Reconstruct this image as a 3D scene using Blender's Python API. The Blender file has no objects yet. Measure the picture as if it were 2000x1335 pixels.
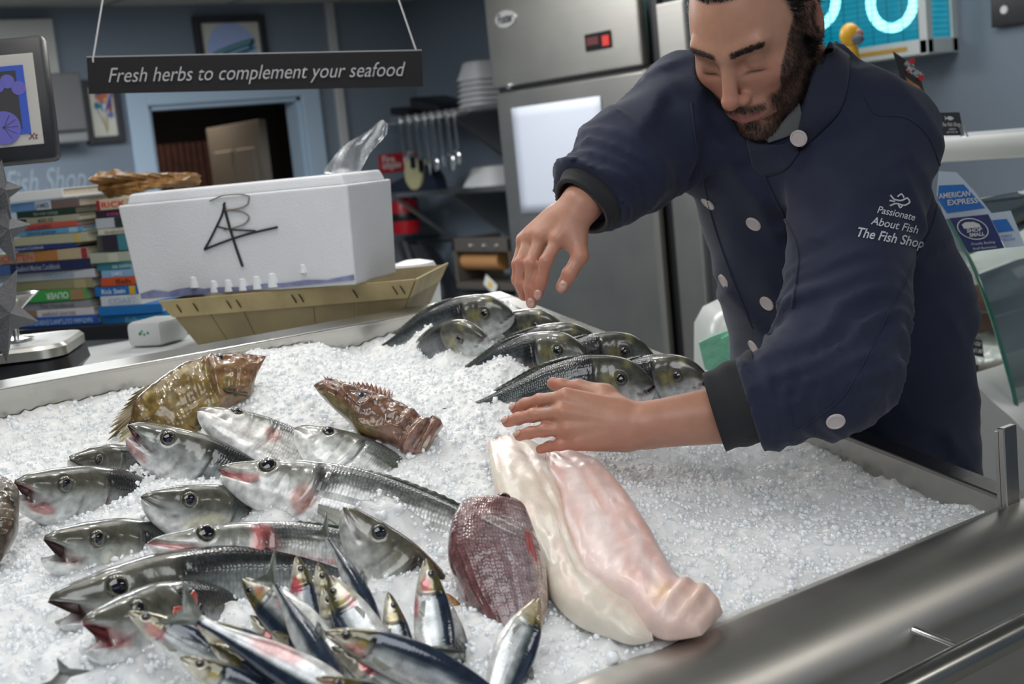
import bpy, bmesh, math, random
import numpy as np
import zlib
def hsh(s): return zlib.crc32(s.encode())
from mathutils import Vector, Matrix

SC = bpy.context.scene
COL = SC.collection
rng = np.random.default_rng(7)
random.seed(7)

# ---------------------------------------------------------------- camera
FPX = 2600.0                       # focal length in pixels of the 2000x1335 frame
CAMP = np.array([0.0, 0.0, 1.5])
AZ, PITCH, ROLL = math.radians(53.6916), math.radians(8.2207), math.atan(0.1)
_Fh = np.array([math.cos(AZ), math.sin(AZ), 0.0]); _R0 = np.array([math.sin(AZ), -math.cos(AZ), 0.0]); _Z = np.array([0, 0, 1.0])
FW = _Fh * math.cos(PITCH) - _Z * math.sin(PITCH)
_up = _Z * math.cos(PITCH) + _Fh * math.sin(PITCH)
IR = _R0 * math.cos(ROLL) - _up * math.sin(ROLL)
IU = _R0 * math.sin(ROLL) + _up * math.cos(ROLL)
cd = bpy.data.cameras.new('camera'); cam = bpy.data.objects.new('camera', cd); COL.objects.link(cam)
cd.sensor_width = 36.0; cd.sensor_fit = 'HORIZONTAL'; cd.lens = FPX / 2000 * 36
cd.clip_start = 0.05; cd.clip_end = 60
cam.matrix_world = Matrix(((IR[0], IU[0], -FW[0], CAMP[0]), (IR[1], IU[1], -FW[1], CAMP[1]), (IR[2], IU[2], -FW[2], CAMP[2]), (0, 0, 0, 1)))
cd.dof.use_dof = True; cd.dof.focus_distance = 1.72; cd.dof.aperture_fstop = 6.3
SC.camera = cam

# ---------------------------------------------------------------- exposure, world, ceiling lamps, added lights
SC.view_settings.view_transform = 'Standard'; SC.view_settings.look = 'None'
SC.view_settings.gamma = 1.0; SC.view_settings.use_curve_mapping = False
SC.view_settings.exposure = 0.0
W = bpy.data.worlds.new('shop_daylight'); SC.world = W; W.use_nodes = True
W.node_tree.nodes['Background'].inputs[0].default_value = (0.72, 0.82, 1.0, 1)
W.node_tree.nodes['Background'].inputs[1].default_value = 0.42

def area(name, loc, rot, sx, sy, power, col=(1, 1, 1)):
    l = bpy.data.lights.new(name, 'AREA'); l.shape = 'RECTANGLE'; l.size = sx; l.size_y = sy; l.energy = power; l.color = col
    o = bpy.data.objects.new(name, l); COL.objects.link(o); o.location = loc; o.rotation_euler = rot
    return o
CEIL = 2.315
for _x, _y in ((.55, 1.55), (1.05, 1.75), (.75, 2.5), (1.35, 2.3)): area('added_sparkle_spot', (_x, _y, CEIL - .02), (0, 0, 0), .13, .13, 2.1, (1, .97, .92))  # small spots added for crisp highlights on the fish and ice
area('ceiling_and_added_lamp', (0.9, 2.1, CEIL - 0.03), (0, 0, 0), 1.6, 0.9, 7, (1, 0.985, 0.95))
area('ceiling_and_added_lamp', (2.9, 2.4, CEIL - 0.03), (0, 0, 0), 1.2, 0.5, 9, (0.97, 0.99, 1))
area('ceiling_and_added_lamp', (2.5, -0.7, CEIL - 0.03), (0, 0, 0), 1.5, 0.35, 12, (1, 0.96, 0.9))  # added to put a bright streak on the steel bullnose
area('ceiling_and_added_lamp', (1.2, 4.6, CEIL - 0.03), (0, 0, 0), 1.6, 0.8, 50, (0.93, 0.97, 1))
area('ceiling_and_added_lamp', (2.4, 3.6, CEIL - 0.03), (0, 0, 0), 0.7, 0.7, 24, (1, 0.98, 0.95))
area('ceiling_and_added_lamp', (-0.1, 0.3, CEIL - 0.03), (0, 0, 0), 1.6, 1.2, 22, (0.95, 0.98, 1))  # fill light added above the camera side to soften the ice contrast

# ---------------------------------------------------------------- pixel <-> world helpers
def ray(x, y): return FW + IR * ((x - 1000) / FPX) - IU * ((y - 667.5) / FPX)
def P(x, y, d): return CAMP + ray(x, y) * d
def onplane(x, y, p0, n):
    r = ray(x, y); return CAMP + r * (np.dot(np.asarray(p0) - CAMP, n) / np.dot(r, n))
def proj(p):
    v = np.asarray(p) - CAMP; d = v @ FW
    return 1000 + FPX * (v @ IR) / d, 667.5 - FPX * (v @ IU) / d, d
def nz(v): v = np.asarray(v, float); return v / np.linalg.norm(v)

# the sloping fish slab: u runs left from its right edge, v up the slope, w out of it
TA = np.array([1.0, 0, 0]); TB = np.array([0, 0.97832753, 0.2070634]); TN = np.array([0, -0.2070634, 0.97832753])
TC = np.array([1.4737, 0.9576, 0.9923])
TLEN, TWID = 1.108, 1.75
def T(u, v, w=0.0): return TC - TA * u + TB * v + TN * w
def I(x, y, w=0.0): return onplane(x, y, TC + TN * w, TN)
def uvw(p):
    q = np.asarray(p) - TC; return -(q @ TA), q @ TB, q @ TN

# ---------------------------------------------------------------- object helpers
def tag(o, label=None, cat=None, group=None, kind=None):
    if label: o['label'] = label
    if cat: o['category'] = cat
    if group: o['group'] = group
    if kind: o['kind'] = kind
    return o
def empty(name, loc, label, cat, group=None):
    o = bpy.data.objects.new(name, None); COL.objects.link(o); o.empty_display_size = 0.02
    o.location = Vector(loc); M_[o.name] = np.asarray(loc, float)
    return tag(o, label, cat, group)
M_ = {}
def link(name, me, mat=None, parent=None):
    """links a mesh whose vertices are in world coordinates; a child keeps them by an inverse offset"""
    o = bpy.data.objects.new(name, me); COL.objects.link(o)
    if mat:
        for m in (mat if isinstance(mat, (list, tuple)) else [mat]): me.materials.append(m)
    if parent is not None:
        o.parent = parent
        base = M_.get(parent.name, np.zeros(3)); M_[o.name] = base * 0
        o.location = -Vector(base)
        M_[o.name] = np.zeros(3)
    return o
def mesh(name, V, F, col=None, smooth=True, uv=None, fa=None):
    me = bpy.data.meshes.new(name)
    V = np.asarray(V, float)
    if isinstance(F, np.ndarray):
        k = F.shape[1]; nf = len(F)
        me.vertices.add(len(V)); me.vertices.foreach_set('co', V.ravel())
        me.loops.add(nf * k); me.loops.foreach_set('vertex_index', F.ravel().astype(np.int32))
        me.polygons.add(nf); me.polygons.foreach_set('loop_start', np.arange(0, nf * k, k, dtype=np.int32))
        me.update(calc_edges=True)
        me.validate()
    else:
        me.from_pydata([tuple(v) for v in V], [], [tuple(int(i) for i in f) for f in F]); me.update()
    me.polygons.foreach_set('use_smooth', np.full(len(me.polygons), smooth))
    if col is not None:
        a = me.color_attributes.new('Col', 'FLOAT_COLOR', 'POINT')
        c = np.ones((len(V), 4)); c[:, :3] = np.asarray(col)[:, :3]; a.data.foreach_set('color', c.ravel())
    if fa is not None:
        for k_, arr in fa.items():
            a = me.attributes.new(k_, 'FLOAT', 'POINT'); a.data.foreach_set('value', np.asarray(arr, np.float32))
    if uv is not None:
        l = me.uv_layers.new(name='UV'); idx = np.empty(len(me.loops), np.int32); me.loops.foreach_get('vertex_index', idx)
        l.data.foreach_set('uv', np.asarray(uv)[idx].ravel())
    return me

class MB:
    """collects shapes (world coordinates) into one mesh"""
    def __init__(s): s.v = []; s.f = []; s.n = 0
    def add(s, V, F):
        s.v.append(np.asarray(V, float)); s.f += [tuple(int(i) + s.n for i in f) for f in F]; s.n += len(V); return s
    def box(s, c, ax, ay, az, hx, hy, hz, bev=0.0):
        c, ax, ay, az = map(lambda q: np.asarray(q, float), (c, ax, ay, az))
        if bev <= 0:
            V = [c + ax * hx * i + ay * hy * j + az * hz * k for i in (-1, 1) for j in (-1, 1) for k in (-1, 1)]
            return s.add(V, [(0, 1, 3, 2), (4, 6, 7, 5), (0, 4, 5, 1), (2, 3, 7, 6), (0, 2, 6, 4), (1, 5, 7, 3)])
        bm = bmesh.new(); bmesh.ops.create_cube(bm, size=2)
        for v in bm.verts: v.co = Vector((v.co.x * hx, v.co.y * hy, v.co.z * hz))
        bmesh.ops.bevel(bm, geom=list(bm.edges), offset=bev, segments=2, affect='EDGES', profile=0.5)
        bm.verts.index_update()
        V = [c + ax * v.co.x + ay * v.co.y + az * v.co.z for v in bm.verts]; F = [[v.index for v in f.verts] for f in bm.faces]
        bm.free(); return s.add(V, F)
    def abox(s, x0, x1, y0, y1, z0, z1, bev=0.0):
        return s.box(((x0 + x1) / 2, (y0 + y1) / 2, (z0 + z1) / 2), (1, 0, 0), (0, 1, 0), (0, 0, 1), (x1 - x0) / 2, (y1 - y0) / 2, (z1 - z0) / 2, bev)
    def tube(s, pts, r, n=12, cap=True, flat=None):
        pts = [np.asarray(p, float) for p in pts]; m = len(pts); rs = r if hasattr(r, '__len__') else [r] * m
        V = []; up = None
        for i, p in enumerate(pts):
            t = nz(pts[min(i + 1, m - 1)] - pts[max(i - 1, 0)])
            if up is None: up = np.cross(t, (0.3, 0.2, 1)); up = nz(up if np.linalg.norm(up) > .05 else np.cross(t, (1, 0, 0)))
            up = nz(up - t * (up @ t)); b = np.cross(t, up)
            fl = 1.0 if flat is None else flat
            for k in range(n):
                a = 2 * math.pi * k / n; V.append(p + rs[i] * (up * math.cos(a) * fl + b * math.sin(a)))
        F = [(i * n + k, i * n + (k + 1) % n, (i + 1) * n + (k + 1) % n, (i + 1) * n + k) for i in range(m - 1) for k in range(n)]
        if cap: F += [tuple(range(n))[::-1], tuple((m - 1) * n + k for k in range(n))]
        return s.add(V, F)
    def lathe(s, c, axis, prof, n=32, a0=0, a1=2 * math.pi):
        axis = nz(axis); u = nz(np.cross(axis, (0.31, 0.2, 0.9) if abs(axis[2]) < .95 else (1, 0, 0))); v = np.cross(axis, u); V = []
        for (r, h) in prof:
            for k in range(n): a = 2 * math.pi * k / n; V.append(np.asarray(c) + axis * h + r * (u * math.cos(a) + v * math.sin(a)))
        m = len(prof)
        F = [(i * n + k, i * n + (k + 1) % n, (i + 1) * n + (k + 1) % n, (i + 1) * n + k) for i in range(m - 1) for k in range(n)]
        F += [tuple(range(n))[::-1], tuple((m - 1) * n + k for k in range(n))]
        return s.add(V, F)
    def prism(s, poly, d):
        """polygon of 3D points extruded by vector d"""
        poly = [np.asarray(p, float) for p in poly]; n = len(poly); d = np.asarray(d, float)
        return s.add(poly + [p + d for p in poly], [tuple(range(n))[::-1], tuple(range(n, 2 * n))] + [(i, (i + 1) % n, n + (i + 1) % n, n + i) for i in range(n)])
    def build(s, name, mat, parent=None, smooth=False, **kw):
        me = mesh(name, np.concatenate(s.v), s.f, smooth=smooth)
        bm = bmesh.new(); bm.from_mesh(me); bmesh.ops.recalc_face_normals(bm, faces=bm.faces); bm.to_mesh(me); bm.free()
        if smooth == 'auto' or smooth is True:
            me.polygons.foreach_set('use_smooth', np.full(len(me.polygons), True))
            ang = math.radians(40)
            bm = bmesh.new(); bm.from_mesh(me)
            for e in bm.edges:
                if len(e.link_faces) == 2 and e.calc_face_angle(0) > ang: e.smooth = False
            bm.to_mesh(me); bm.free()
        o = link(name, me, mat, parent)
        return tag(o, **kw) if kw else o

# ---------------------------------------------------------------- noise (value noise, numpy)
_perm = rng.permutation(4096)
_pval = rng.random(4096)
def _h(ix, iy, iz): return _pval[_perm[(_perm[(_perm[ix & 4095] + iy) & 4095] + iz) & 4095]]
def vnoise(p):
    p = np.asarray(p, float); i = np.floor(p).astype(int); f = p - i; f = f * f * (3 - 2 * f)
    x, y, z = i[..., 0], i[..., 1], i[..., 2]; fx, fy, fz = f[..., 0], f[..., 1], f[..., 2]
    def l(a, b, t): return a + (b - a) * t
    return l(l(l(_h(x, y, z), _h(x + 1, y, z), fx), l(_h(x, y + 1, z), _h(x + 1, y + 1, z), fx), fy),
             l(l(_h(x, y, z + 1), _h(x + 1, y, z + 1), fx), l(_h(x, y + 1, z + 1), _h(x + 1, y + 1, z + 1), fx), fy), fz) * 2 - 1
def fbm(p, o=4, lac=2.1, g=.5):
    p = np.asarray(p, float); a = 1; s = 0
    for k in range(o): s = s + a * vnoise(p + 17.3 * k); p = p * lac; a *= g
    return s
def sstep(a, b, x): t = np.clip((x - a) / (b - a), 0, 1); return t * t * (3 - 2 * t)
def mixc(a, b, t): t = np.asarray(t)[..., None]; return np.asarray(a) * (1 - t) + np.asarray(b) * t

# ---------------------------------------------------------------- materials
def srgb(h):
    h = h.lstrip('#'); c = [int(h[i:i + 2], 16) / 255 for i in (0, 2, 4)]
    return tuple(x / 12.92 if x <= .04045 else ((x + .055) / 1.055) ** 2.4 for x in c)
def thin_glass(name, col, tint=.06, refl=1.0):
    m = bpy.data.materials.new(name); m.use_nodes = True; nt = m.node_tree; nt.nodes.clear()
    o = nt.nodes.new('ShaderNodeOutputMaterial'); t = nt.nodes.new('ShaderNodeBsdfTransparent'); g = nt.nodes.new('ShaderNodeBsdfGlossy'); f = nt.nodes.new('ShaderNodeFresnel'); mx = nt.nodes.new('ShaderNodeMixShader')
    t.inputs[0].default_value = (*col, 1); g.inputs['Roughness'].default_value = .03; f.inputs[0].default_value = 1.18
    nt.links.new(f.outputs[0], mx.inputs[0]); nt.links.new(t.outputs[0], mx.inputs[1]); nt.links.new(g.outputs[0], mx.inputs[2]); nt.links.new(mx.outputs[0], o.inputs[0]); return m
def mat(name, col=(.5, .5, .5), rough=.5, metal=0., attr=False, noise=None, bump=None, **kw):
    """noise=(scale, amount) mottles the colour; bump=(scale, strength, distance) adds a noise bump"""
    m = bpy.data.materials.new(name); m.use_nodes = True; nt = m.node_tree; b = nt.nodes['Principled BSDF']
    if isinstance(col, str): col = srgb(col)
    b.inputs['Base Color'].default_value = (*col, 1); b.inputs['Roughness'].default_value = rough; b.inputs['Metallic'].default_value = metal
    for k, v in kw.items():
        k = k.replace('_', ' ')
        if k == 'Emission Color' or k == 'Subsurface Radius' or k == 'Specular Tint' or k == 'Sheen Tint':
            b.inputs[k].default_value = v
        else: b.inputs[k].default_value = v
    tc = nt.nodes.new('ShaderNodeTexCoord'); src = None
    if attr:
        a = nt.nodes.new('ShaderNodeAttribute'); a.attribute_name = 'Col'; src = a.outputs['Color']
    if noise:
        n = nt.nodes.new('ShaderNodeTexNoise'); n.inputs['Scale'].default_value = noise[0]; n.inputs['Detail'].default_value = 6
        nt.links.new(tc.outputs['Object'], n.inputs['Vector'])
        mr = nt.nodes.new('ShaderNodeMapRange'); mr.inputs[1].default_value = .3; mr.inputs[2].default_value = .7
        mr.inputs[3].default_value = 1 - noise[1]; mr.inputs[4].default_value = 1 + noise[1]
        nt.links.new(n.outputs['Fac'], mr.inputs[0])
        vm = nt.nodes.new('ShaderNodeVectorMath'); vm.operation = 'SCALE'
        if src: nt.links.new(src, vm.inputs[0])
        else: vm.inputs[0].default_value = col
        nt.links.new(mr.outputs[0], vm.inputs['Scale']); src = vm.outputs[0]
    if src: nt.links.new(src, b.inputs['Base Color'])
    if bump:
        n = nt.nodes.new('ShaderNodeTexNoise'); n.inputs['Scale'].default_value = bump[0]; n.inputs['Detail'].default_value = 5
        nt.links.new(tc.outputs['Object'], n.inputs['Vector'])
        bp = nt.nodes.new('ShaderNodeBump'); bp.inputs['Strength'].default_value = bump[1]; bp.inputs['Distance'].default_value = bump[2]
        nt.links.new(n.outputs['Fac'], bp.inputs['Height']); nt.links.new(bp.outputs[0], b.inputs['Normal'])
    return m
def emis(name, col, s):
    m = mat(name, (0, 0, 0), .5); b = m.node_tree.nodes['Principled BSDF']
    b.inputs['Emission Color'].default_value = (*col, 1); b.inputs['Emission Strength'].default_value = s; return m
def brushed(name, col, rough, scale=(2, 2, 160), amt=.12, rv=.12):
    """stainless steel with stretched noise grain"""
    m = bpy.data.materials.new(name); m.use_nodes = True; nt = m.node_tree; b = nt.nodes['Principled BSDF']
    b.inputs['Metallic'].default_value = 1
    tc = nt.nodes.new('ShaderNodeTexCoord'); mp = nt.nodes.new('ShaderNodeMapping'); mp.inputs['Scale'].default_value = scale
    n = nt.nodes.new('ShaderNodeTexNoise'); n.inputs['Scale'].default_value = 1; n.inputs['Detail'].default_value = 5
    nt.links.new(tc.outputs['Object'], mp.inputs[0]); nt.links.new(mp.outputs[0], n.inputs['Vector'])
    n2 = nt.nodes.new('ShaderNodeTexNoise'); n2.inputs['Scale'].default_value = 6; n2.inputs['Detail'].default_value = 3
    nt.links.new(tc.outputs['Object'], n2.inputs['Vector'])
    mr = nt.nodes.new('ShaderNodeMapRange'); mr.inputs[3].default_value = 1 - amt; mr.inputs[4].default_value = 1 + amt
    nt.links.new(n.outputs['Fac'], mr.inputs[0])
    vm = nt.nodes.new('ShaderNodeVectorMath'); vm.operation = 'SCALE'; vm.inputs[0].default_value = col
    nt.links.new(mr.outputs[0], vm.inputs['Scale']); nt.links.new(vm.outputs[0], b.inputs['Base Color'])
    mr2 = nt.nodes.new('ShaderNodeMapRange'); mr2.inputs[3].default_value = rough - rv; mr2.inputs[4].default_value = rough + rv
    nt.links.new(n2.outputs['Fac'], mr2.inputs[0]); nt.links.new(mr2.outputs[0], b.inputs['Roughness'])
    bp = nt.nodes.new('ShaderNodeBump'); bp.inputs['Strength'].default_value = .12; bp.inputs['Distance'].default_value = .001
    nt.links.new(n.outputs['Fac'], bp.inputs['Height']); nt.links.new(bp.outputs[0], b.inputs['Normal'])
    return m

# ---------------------------------------------------------------- lettering (the built-in font, as flat solid meshes)
def text_mesh(name, body, origin, ex, ey, size, mat_, parent=None, shear=0., depth=.0004, align='LEFT', weight=0., width=None, space=1.0, surf=None):
    """body written from origin along ex with ey up; size = letter height of an em in metres; width stretches the line to it"""
    cu = bpy.data.curves.new(name, 'FONT'); cu.body = body; cu.size = 1; cu.shear = shear; cu.align_x = align; cu.offset = weight; cu.space_character = space
    cu.resolution_u = 4
    o = bpy.data.objects.new('tmp', cu); COL.objects.link(o)
    dg = bpy.context.evaluated_depsgraph_get(); me = bpy.data.meshes.new_from_object(o.evaluated_get(dg))
    bpy.data.objects.remove(o); bpy.data.curves.remove(cu)
    n = len(me.vertices); co = np.empty(n * 3); me.vertices.foreach_get('co', co); co = co.reshape(-1, 3)
    ex = nz(ex); ey = nz(np.asarray(ey) - ex * (np.asarray(ey) @ ex)); n_ = np.cross(ex, ey)
    sx = size
    if width and n: sx = width / max(1e-6, co[:, 0].max() - co[:, 0].min())
    if surf is not None: V = np.array([surf(c[0] * sx, c[1] * size) for c in co])
    else: V = np.asarray(origin) + np.outer(co[:, 0] * sx, ex) + np.outer(co[:, 1] * size, ey) + n_ * depth
    me.vertices.foreach_set('co', V.ravel()); me.update()
    return link(name, me, mat_, parent)
# ================================================================ materials of the place
STEEL = brushed('brushed_steel', (.50, .49, .46), .30, (1.2, 60, 60))
STEEL_D = brushed('worn_front_steel', (.62, .60, .56), .40, (.8, 40, 40), .18, .08)
STEEL_F = brushed('fridge_steel', (.34, .325, .30), .40, (90, 2, 90), .06, .06)
CHROME = mat('polished_metal', (.8, .8, .8), .16, 1.)
DARKM = mat('dark_metal', (.10, .10, .10), .4, .9)
WALLM = mat('blue_grey_wall_paint', '#737f8c', .75, noise=(1.3, .05), bump=(90, .05, .002))
WALLW = mat('white_plastic', '#d9dcdc', .42, noise=(9, .03))
TRIMM = mat('pale_blue_gloss_paint', '#a9bfd3', .4)
BLACKP = mat('black_plastic', '#17171c', .38)
RUBB = mat('black_rubber', '#101010', .6)
WHITE = mat('white_lettering', '#d8d8d6', .7)
FLOORM = mat('floor_vinyl', '#8b8c88', .5, noise=(5, .12))
CEILM = mat('ceiling_tile', '#a9aaa4', .9, noise=(140, .05))

YW, XW = 6.0, 3.95            # back wall and right wall planes
NA, NB = np.array([0, 1.0, 0]), np.array([1.0, 0, 0])
def WA(x, y, off=0.0): return onplane(x, y, (0, YW - off, 0), NA)
def WB(x, y, off=0.0): return onplane(x, y, (XW - off, 0, 0), NB)
def XP(x, y, X): return onplane(x, y, (X, 0, 0), NB)
def YP(x, y, Y): return onplane(x, y, (0, Y, 0), NA)
def struct(name, mb, m): return mb.build(name, m, kind='structure')

# door opening
dL, dR, dT = WA(298, 300)[0], WA(598, 300)[0], WA(450, 197)[2]
b = MB(); b.abox(-2.5, dL, YW, YW + .12, 0, CEIL); b.abox(dR, XW, YW, YW + .12, 0, CEIL); b.abox(dL, dR, YW, YW + .12, dT, CEIL)
struct('wall_back', b, WALLM)
struct('wall_right', MB().abox(XW, XW + .12, -2.5, YW + .12, 0, CEIL), WALLM)
struct('wall_left', MB().abox(-2.62, -2.5, -2.5, YW + .12, 0, CEIL), WALLM)
struct('floor', MB().abox(-2.5, XW, -2.5, YW, -.1, 0), FLOORM)
# suspended ceiling, with grid bars
struct('ceiling', MB().abox(-2.5, XW, -2.5, YW, CEIL, CEIL + .08), CEILM)
b = MB()
for k in range(11): b.abox(-2.5 + .6 * k, -2.476 + .6 * k, -2.4, YW, CEIL - .006, CEIL)
for k in range(13): b.abox(-2.5, XW, -2.05 + .6 * k + .0, -2.026 + .6 * k, CEIL - .006, CEIL)
struct('trim_1', b, mat('ceiling_grid_bar', '#8d8f8b', .6))
# door casing, pale blue
b = MB(); cw = .10
b.abox(dL - cw, dL, YW - .03, YW, 0, dT + cw, .004); b.abox(dR, dR + cw, YW - .03, YW, 0, dT + cw, .004); b.abox(dL, dR, YW - .03, YW, dT, dT + cw, .004)
b.abox(dL - .0, dL + .02, YW, YW + .12, 0, dT); b.abox(dR - .02, dR, YW, YW + .12, 0, dT); b.abox(dL, dR, YW, YW + .12, dT - .02, dT)
struct('trim_2', b, TRIMM)
# surface pipe on the back wall, and picture rail strip beside the door
x0 = WA(640, 0)[0]
p = WA(655, 150)[0]
b = MB().abox(p - .022, p + .022, YW - .03, YW, .9, CEIL, .004); tag(b.build('cable_trunking', mat('cream_trunking', '#b9babb', .5)), 'pale vertical cable trunking running up the back wall right of the doorway', 'trunking')
# dark room behind
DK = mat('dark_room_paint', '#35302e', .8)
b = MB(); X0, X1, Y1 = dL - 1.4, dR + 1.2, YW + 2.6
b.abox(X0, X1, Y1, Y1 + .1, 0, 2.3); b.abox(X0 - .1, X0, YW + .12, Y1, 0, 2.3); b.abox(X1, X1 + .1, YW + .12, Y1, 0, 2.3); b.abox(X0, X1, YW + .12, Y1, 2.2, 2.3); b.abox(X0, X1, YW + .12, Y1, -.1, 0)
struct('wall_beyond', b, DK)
# brown slatted screen seen through the door
b = MB()
pz = YP(430, 275, YW + 2.2)[2]
a0, a1 = YP(290, 300, YW + 2.0)[0], YP(440, 300, YW + 2.0)[0]
n = 12
for k in range(n):
    x = a0 + (a1 - a0) * k / n
    V = [];
    b.lathe((x + .04, YW + 2.0, 0), (0, 0, 1), [(.035, 0), (.035, pz)], 10)
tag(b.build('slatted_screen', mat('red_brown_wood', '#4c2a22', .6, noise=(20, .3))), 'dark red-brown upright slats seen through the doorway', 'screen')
# open panelled door, hinged on the far right of the opening
hd = empty('panelled_door', (dR - .04, YW + .14, 0), 'beige panelled door standing open inside the doorway', 'door')
q0 = np.array([dR - .62, YW + .95, 0]); q1 = np.array([dR - .27, YW + .35, 0])
q1 = YP(520, 300, YW + .55); q0 = YP(415, 300, YW + 1.25)
q0[2] = q1[2] = 0
ax = nz(q1 - q0); wd = np.linalg.norm(q1 - q0); ay = np.cross((0, 0, 1), ax); az = np.array([0, 0, 1.0])
DM = mat('beige_door_paint', '#8b857c', .5)
hz = YP(520, 232, YW + .55)[2]
b = MB(); b.box((q0 + q1) / 2 + az * hz / 2, ax, ay, az, wd / 2, .02, hz / 2, .002); b.build('door_leaf', DM, hd)
for (f0, f1) in ((.12, .46), (.54, .88)):
    for (z0, z1) in ((.15, .85), (1.0, hz - .14)):
        c = q0 + ax * wd * (f0 + f1) / 2 + az * (z0 + z1) / 2 - ay * .018
        MB().box(c, ax, ay, az, wd * (f1 - f0) / 2, .012, (z1 - z0) / 2, .008).build('door_panel', DM, hd)
MB().box(q1 + az * 1.0 - ax * .002, ax, ay, az, .004, .016, .09).build('lock_plate', CHROME, hd)
# a dim lamp in the back room
area('back_room_lamp', ((dL + dR) / 2 + .3, YW + 1.2, 2.15), (0, 0, 0), .4, .4, 6, (1, .85, .7))

# ================================================================ the stainless fish slab
slab = empty('fish_display_slab', T(TWID / 2, TLEN / 2, -.3), 'long sloping stainless steel slab heaped with crushed ice and fish', 'display counter')
fl = .038; UL = TWID
def tbox(mb, u0, u1, v0, v1, w0, w1, bev=0.):
    c = T((u0 + u1) / 2, (v0 + v1) / 2, (w0 + w1) / 2); return mb.box(c, TA, TB, TN, abs(u1 - u0) / 2, abs(v1 - v0) / 2, abs(w1 - w0) / 2, bev)
b = MB(); tbox(b, -.0, UL, 0, TLEN, -.16, -.15); b.build('tray_bottom', STEEL, slab)
b = MB(); tbox(b, -.004, UL, TLEN, TLEN + .004, -.16, -.001); b.build('far_side_wall', STEEL, slab)
b = MB(); tbox(b, -.004, 0, -.0, TLEN, -.16, -.001); b.build('right_side_wall', STEEL, slab)
b = MB(); tbox(b, -fl, UL, TLEN - .002, TLEN + fl, -.006, 0.001, .002)
tbox(b, -fl, UL, TLEN + fl - .004, TLEN + fl, -.05, 0.0)
b.build('far_rim', STEEL, slab)
b = MB(); tbox(b, -fl, .002, -.02, TLEN - .004, -.006, 0.001, .002); tbox(b, -fl, -fl + .004, -.02, TLEN, -.05, 0)
b.build('right_rim', brushed('dark_rim_steel', (.32, .31, .30), .28, (50, 1.5, 50)), slab)
# front bullnose: section in the y-z plane swept along x
prof = []
r = .075
e = T(0, 0, 0); ey, ez = e[1], e[2]
prof = [(ey + .012, ez - .03), (ey + .006, ez + .0), (ey - .012, ez + .004)]
for k in range(15):
    a = math.pi / 2 * (1 - k / 14) ; prof.append((ey - .02 - r * math.cos(a) , ez + .003 - r + r * math.sin(a)))
prof += [(ey - .02 - r, ez - .20), (ey - .02 - r + .03, ez - .24), (ey - .02 - r + .03, .12)]
xs = np.linspace(TC[0] - UL, TC[0] + .03, 24)
V = [(x, y, z) for x in xs for (y, z) in prof]; m = len(prof)
F = [(i * m + j, i * m + j + 1, (i + 1) * m + j + 1, (i + 1) * m + j) for i in range(len(xs) - 1) for j in range(m - 1)]
me = mesh('front_bullnose', V, F); o = link('front_bullnose', me, STEEL_D, slab)
b = MB(); b.abox(TC[0] + .03, TC[0] + .034, ey - .06, TC[1] + .1, .15, ez - .0)
b.abox(TC[0] + .028, TC[0] + .032, TC[1], TC[1] + TLEN * .98, .15, ez - .02); b.build('end_panel', STEEL_D, slab)
b = MB().abox(TC[0] - UL, TC[0], ey + .05, TC[1] + TLEN * .95, .1, .75); b.build('cabinet_body', STEEL_D, slab)
# hand rail along the front, with brackets
rp = YP(2000, 1226, .80)
rail = MB().tube([(TC[0] - UL, .80, rp[2]), (TC[0] + .25, .80, rp[2])], .0165, 20); o = rail.build('hand_rail', CHROME and brushed('rail_steel', (.5, .49, .46), .25, (1, 50, 50)), slab, smooth=True)
for px in (1890, 1240):
    q = YP(px, 1225 if px > 1800 else 1600, .80); xx = q[0]
    if px < 1800: xx = q[0] - .2
    MB().tube([(xx, ey - .09, rp[2] + .012), (xx, .815, rp[2] + .006), (xx, .80, rp[2])], .005, 10).build('rail_bracket', CHROME, slab, smooth=True)
# upright flat bar at the corner
pb = P(1974, 1000, 1.69); ph = np.linalg.norm(P(1974, 812, 1.69) - pb)
b = MB(); b.box(pb + az * (ph / 2 - .01), (1, 0, 0), (0, 1, 0), (0, 0, 1), .014, .005, ph / 2, .0012); b.box(pb + az * (ph / 2 - .012) - np.array([.002, -.006, 0]), (1, 0, 0), (0, 1, 0), (0, 0, 1), .012, .003, ph / 2 - .003)
b.build('upright_bar', brushed('bar_steel', (.42, .41, .39), .25, (60, 60, 2)), slab)

# ================================================================ crushed ice
ctrl = [(-100, 870, -.055), (0, 842, -.05), (130, 785, -.045), (240, 775, -.04), (330, 760, -.055), (400, 730, -.055), (450, 705, -.04), (500, 690, -.006), (550, 684, -.006), (620, 676, -.006), (680, 696, -.034), (722, 708, -.052), (790, 672, -.036), (860, 636, .0), (950, 625, .0),
        (1060, 650, -.005), (1180, 690, -.03), (1590, 852, -.035), (1700, 908, -.045), (1800, 965, -.045), (1920, 1012, -.03), (1160, 1335, -.002), (1400, 1232, -.002), (1600, 1158, -.002), (1800, 1078, -.002), (1900, 1035, -.01),
        (600, 900, -.012), (650, 780, .004), (300, 1100, -.012), (1000, 750, .02), (900, 850, .006), (0, 1000, -.04), (0, 1335, -.0), (700, 1300, -.005), (1300, 850, -.03), (1380, 980, -.03), (1500, 930, -.055), (1650, 1000, -.04), (1250, 1000, -.015),
        (1100, 1330, -.01), (900, 1250, -.01), (100, 1250, .0), (1550, 1060, -.012), (1300, 1330, 0)]
cu_ = []
for (x, y, w) in ctrl:
    u, v, _ = uvw(I(x, y, w)); cu_.append((u, v, w))
cu_ = np.array(cu_)
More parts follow.
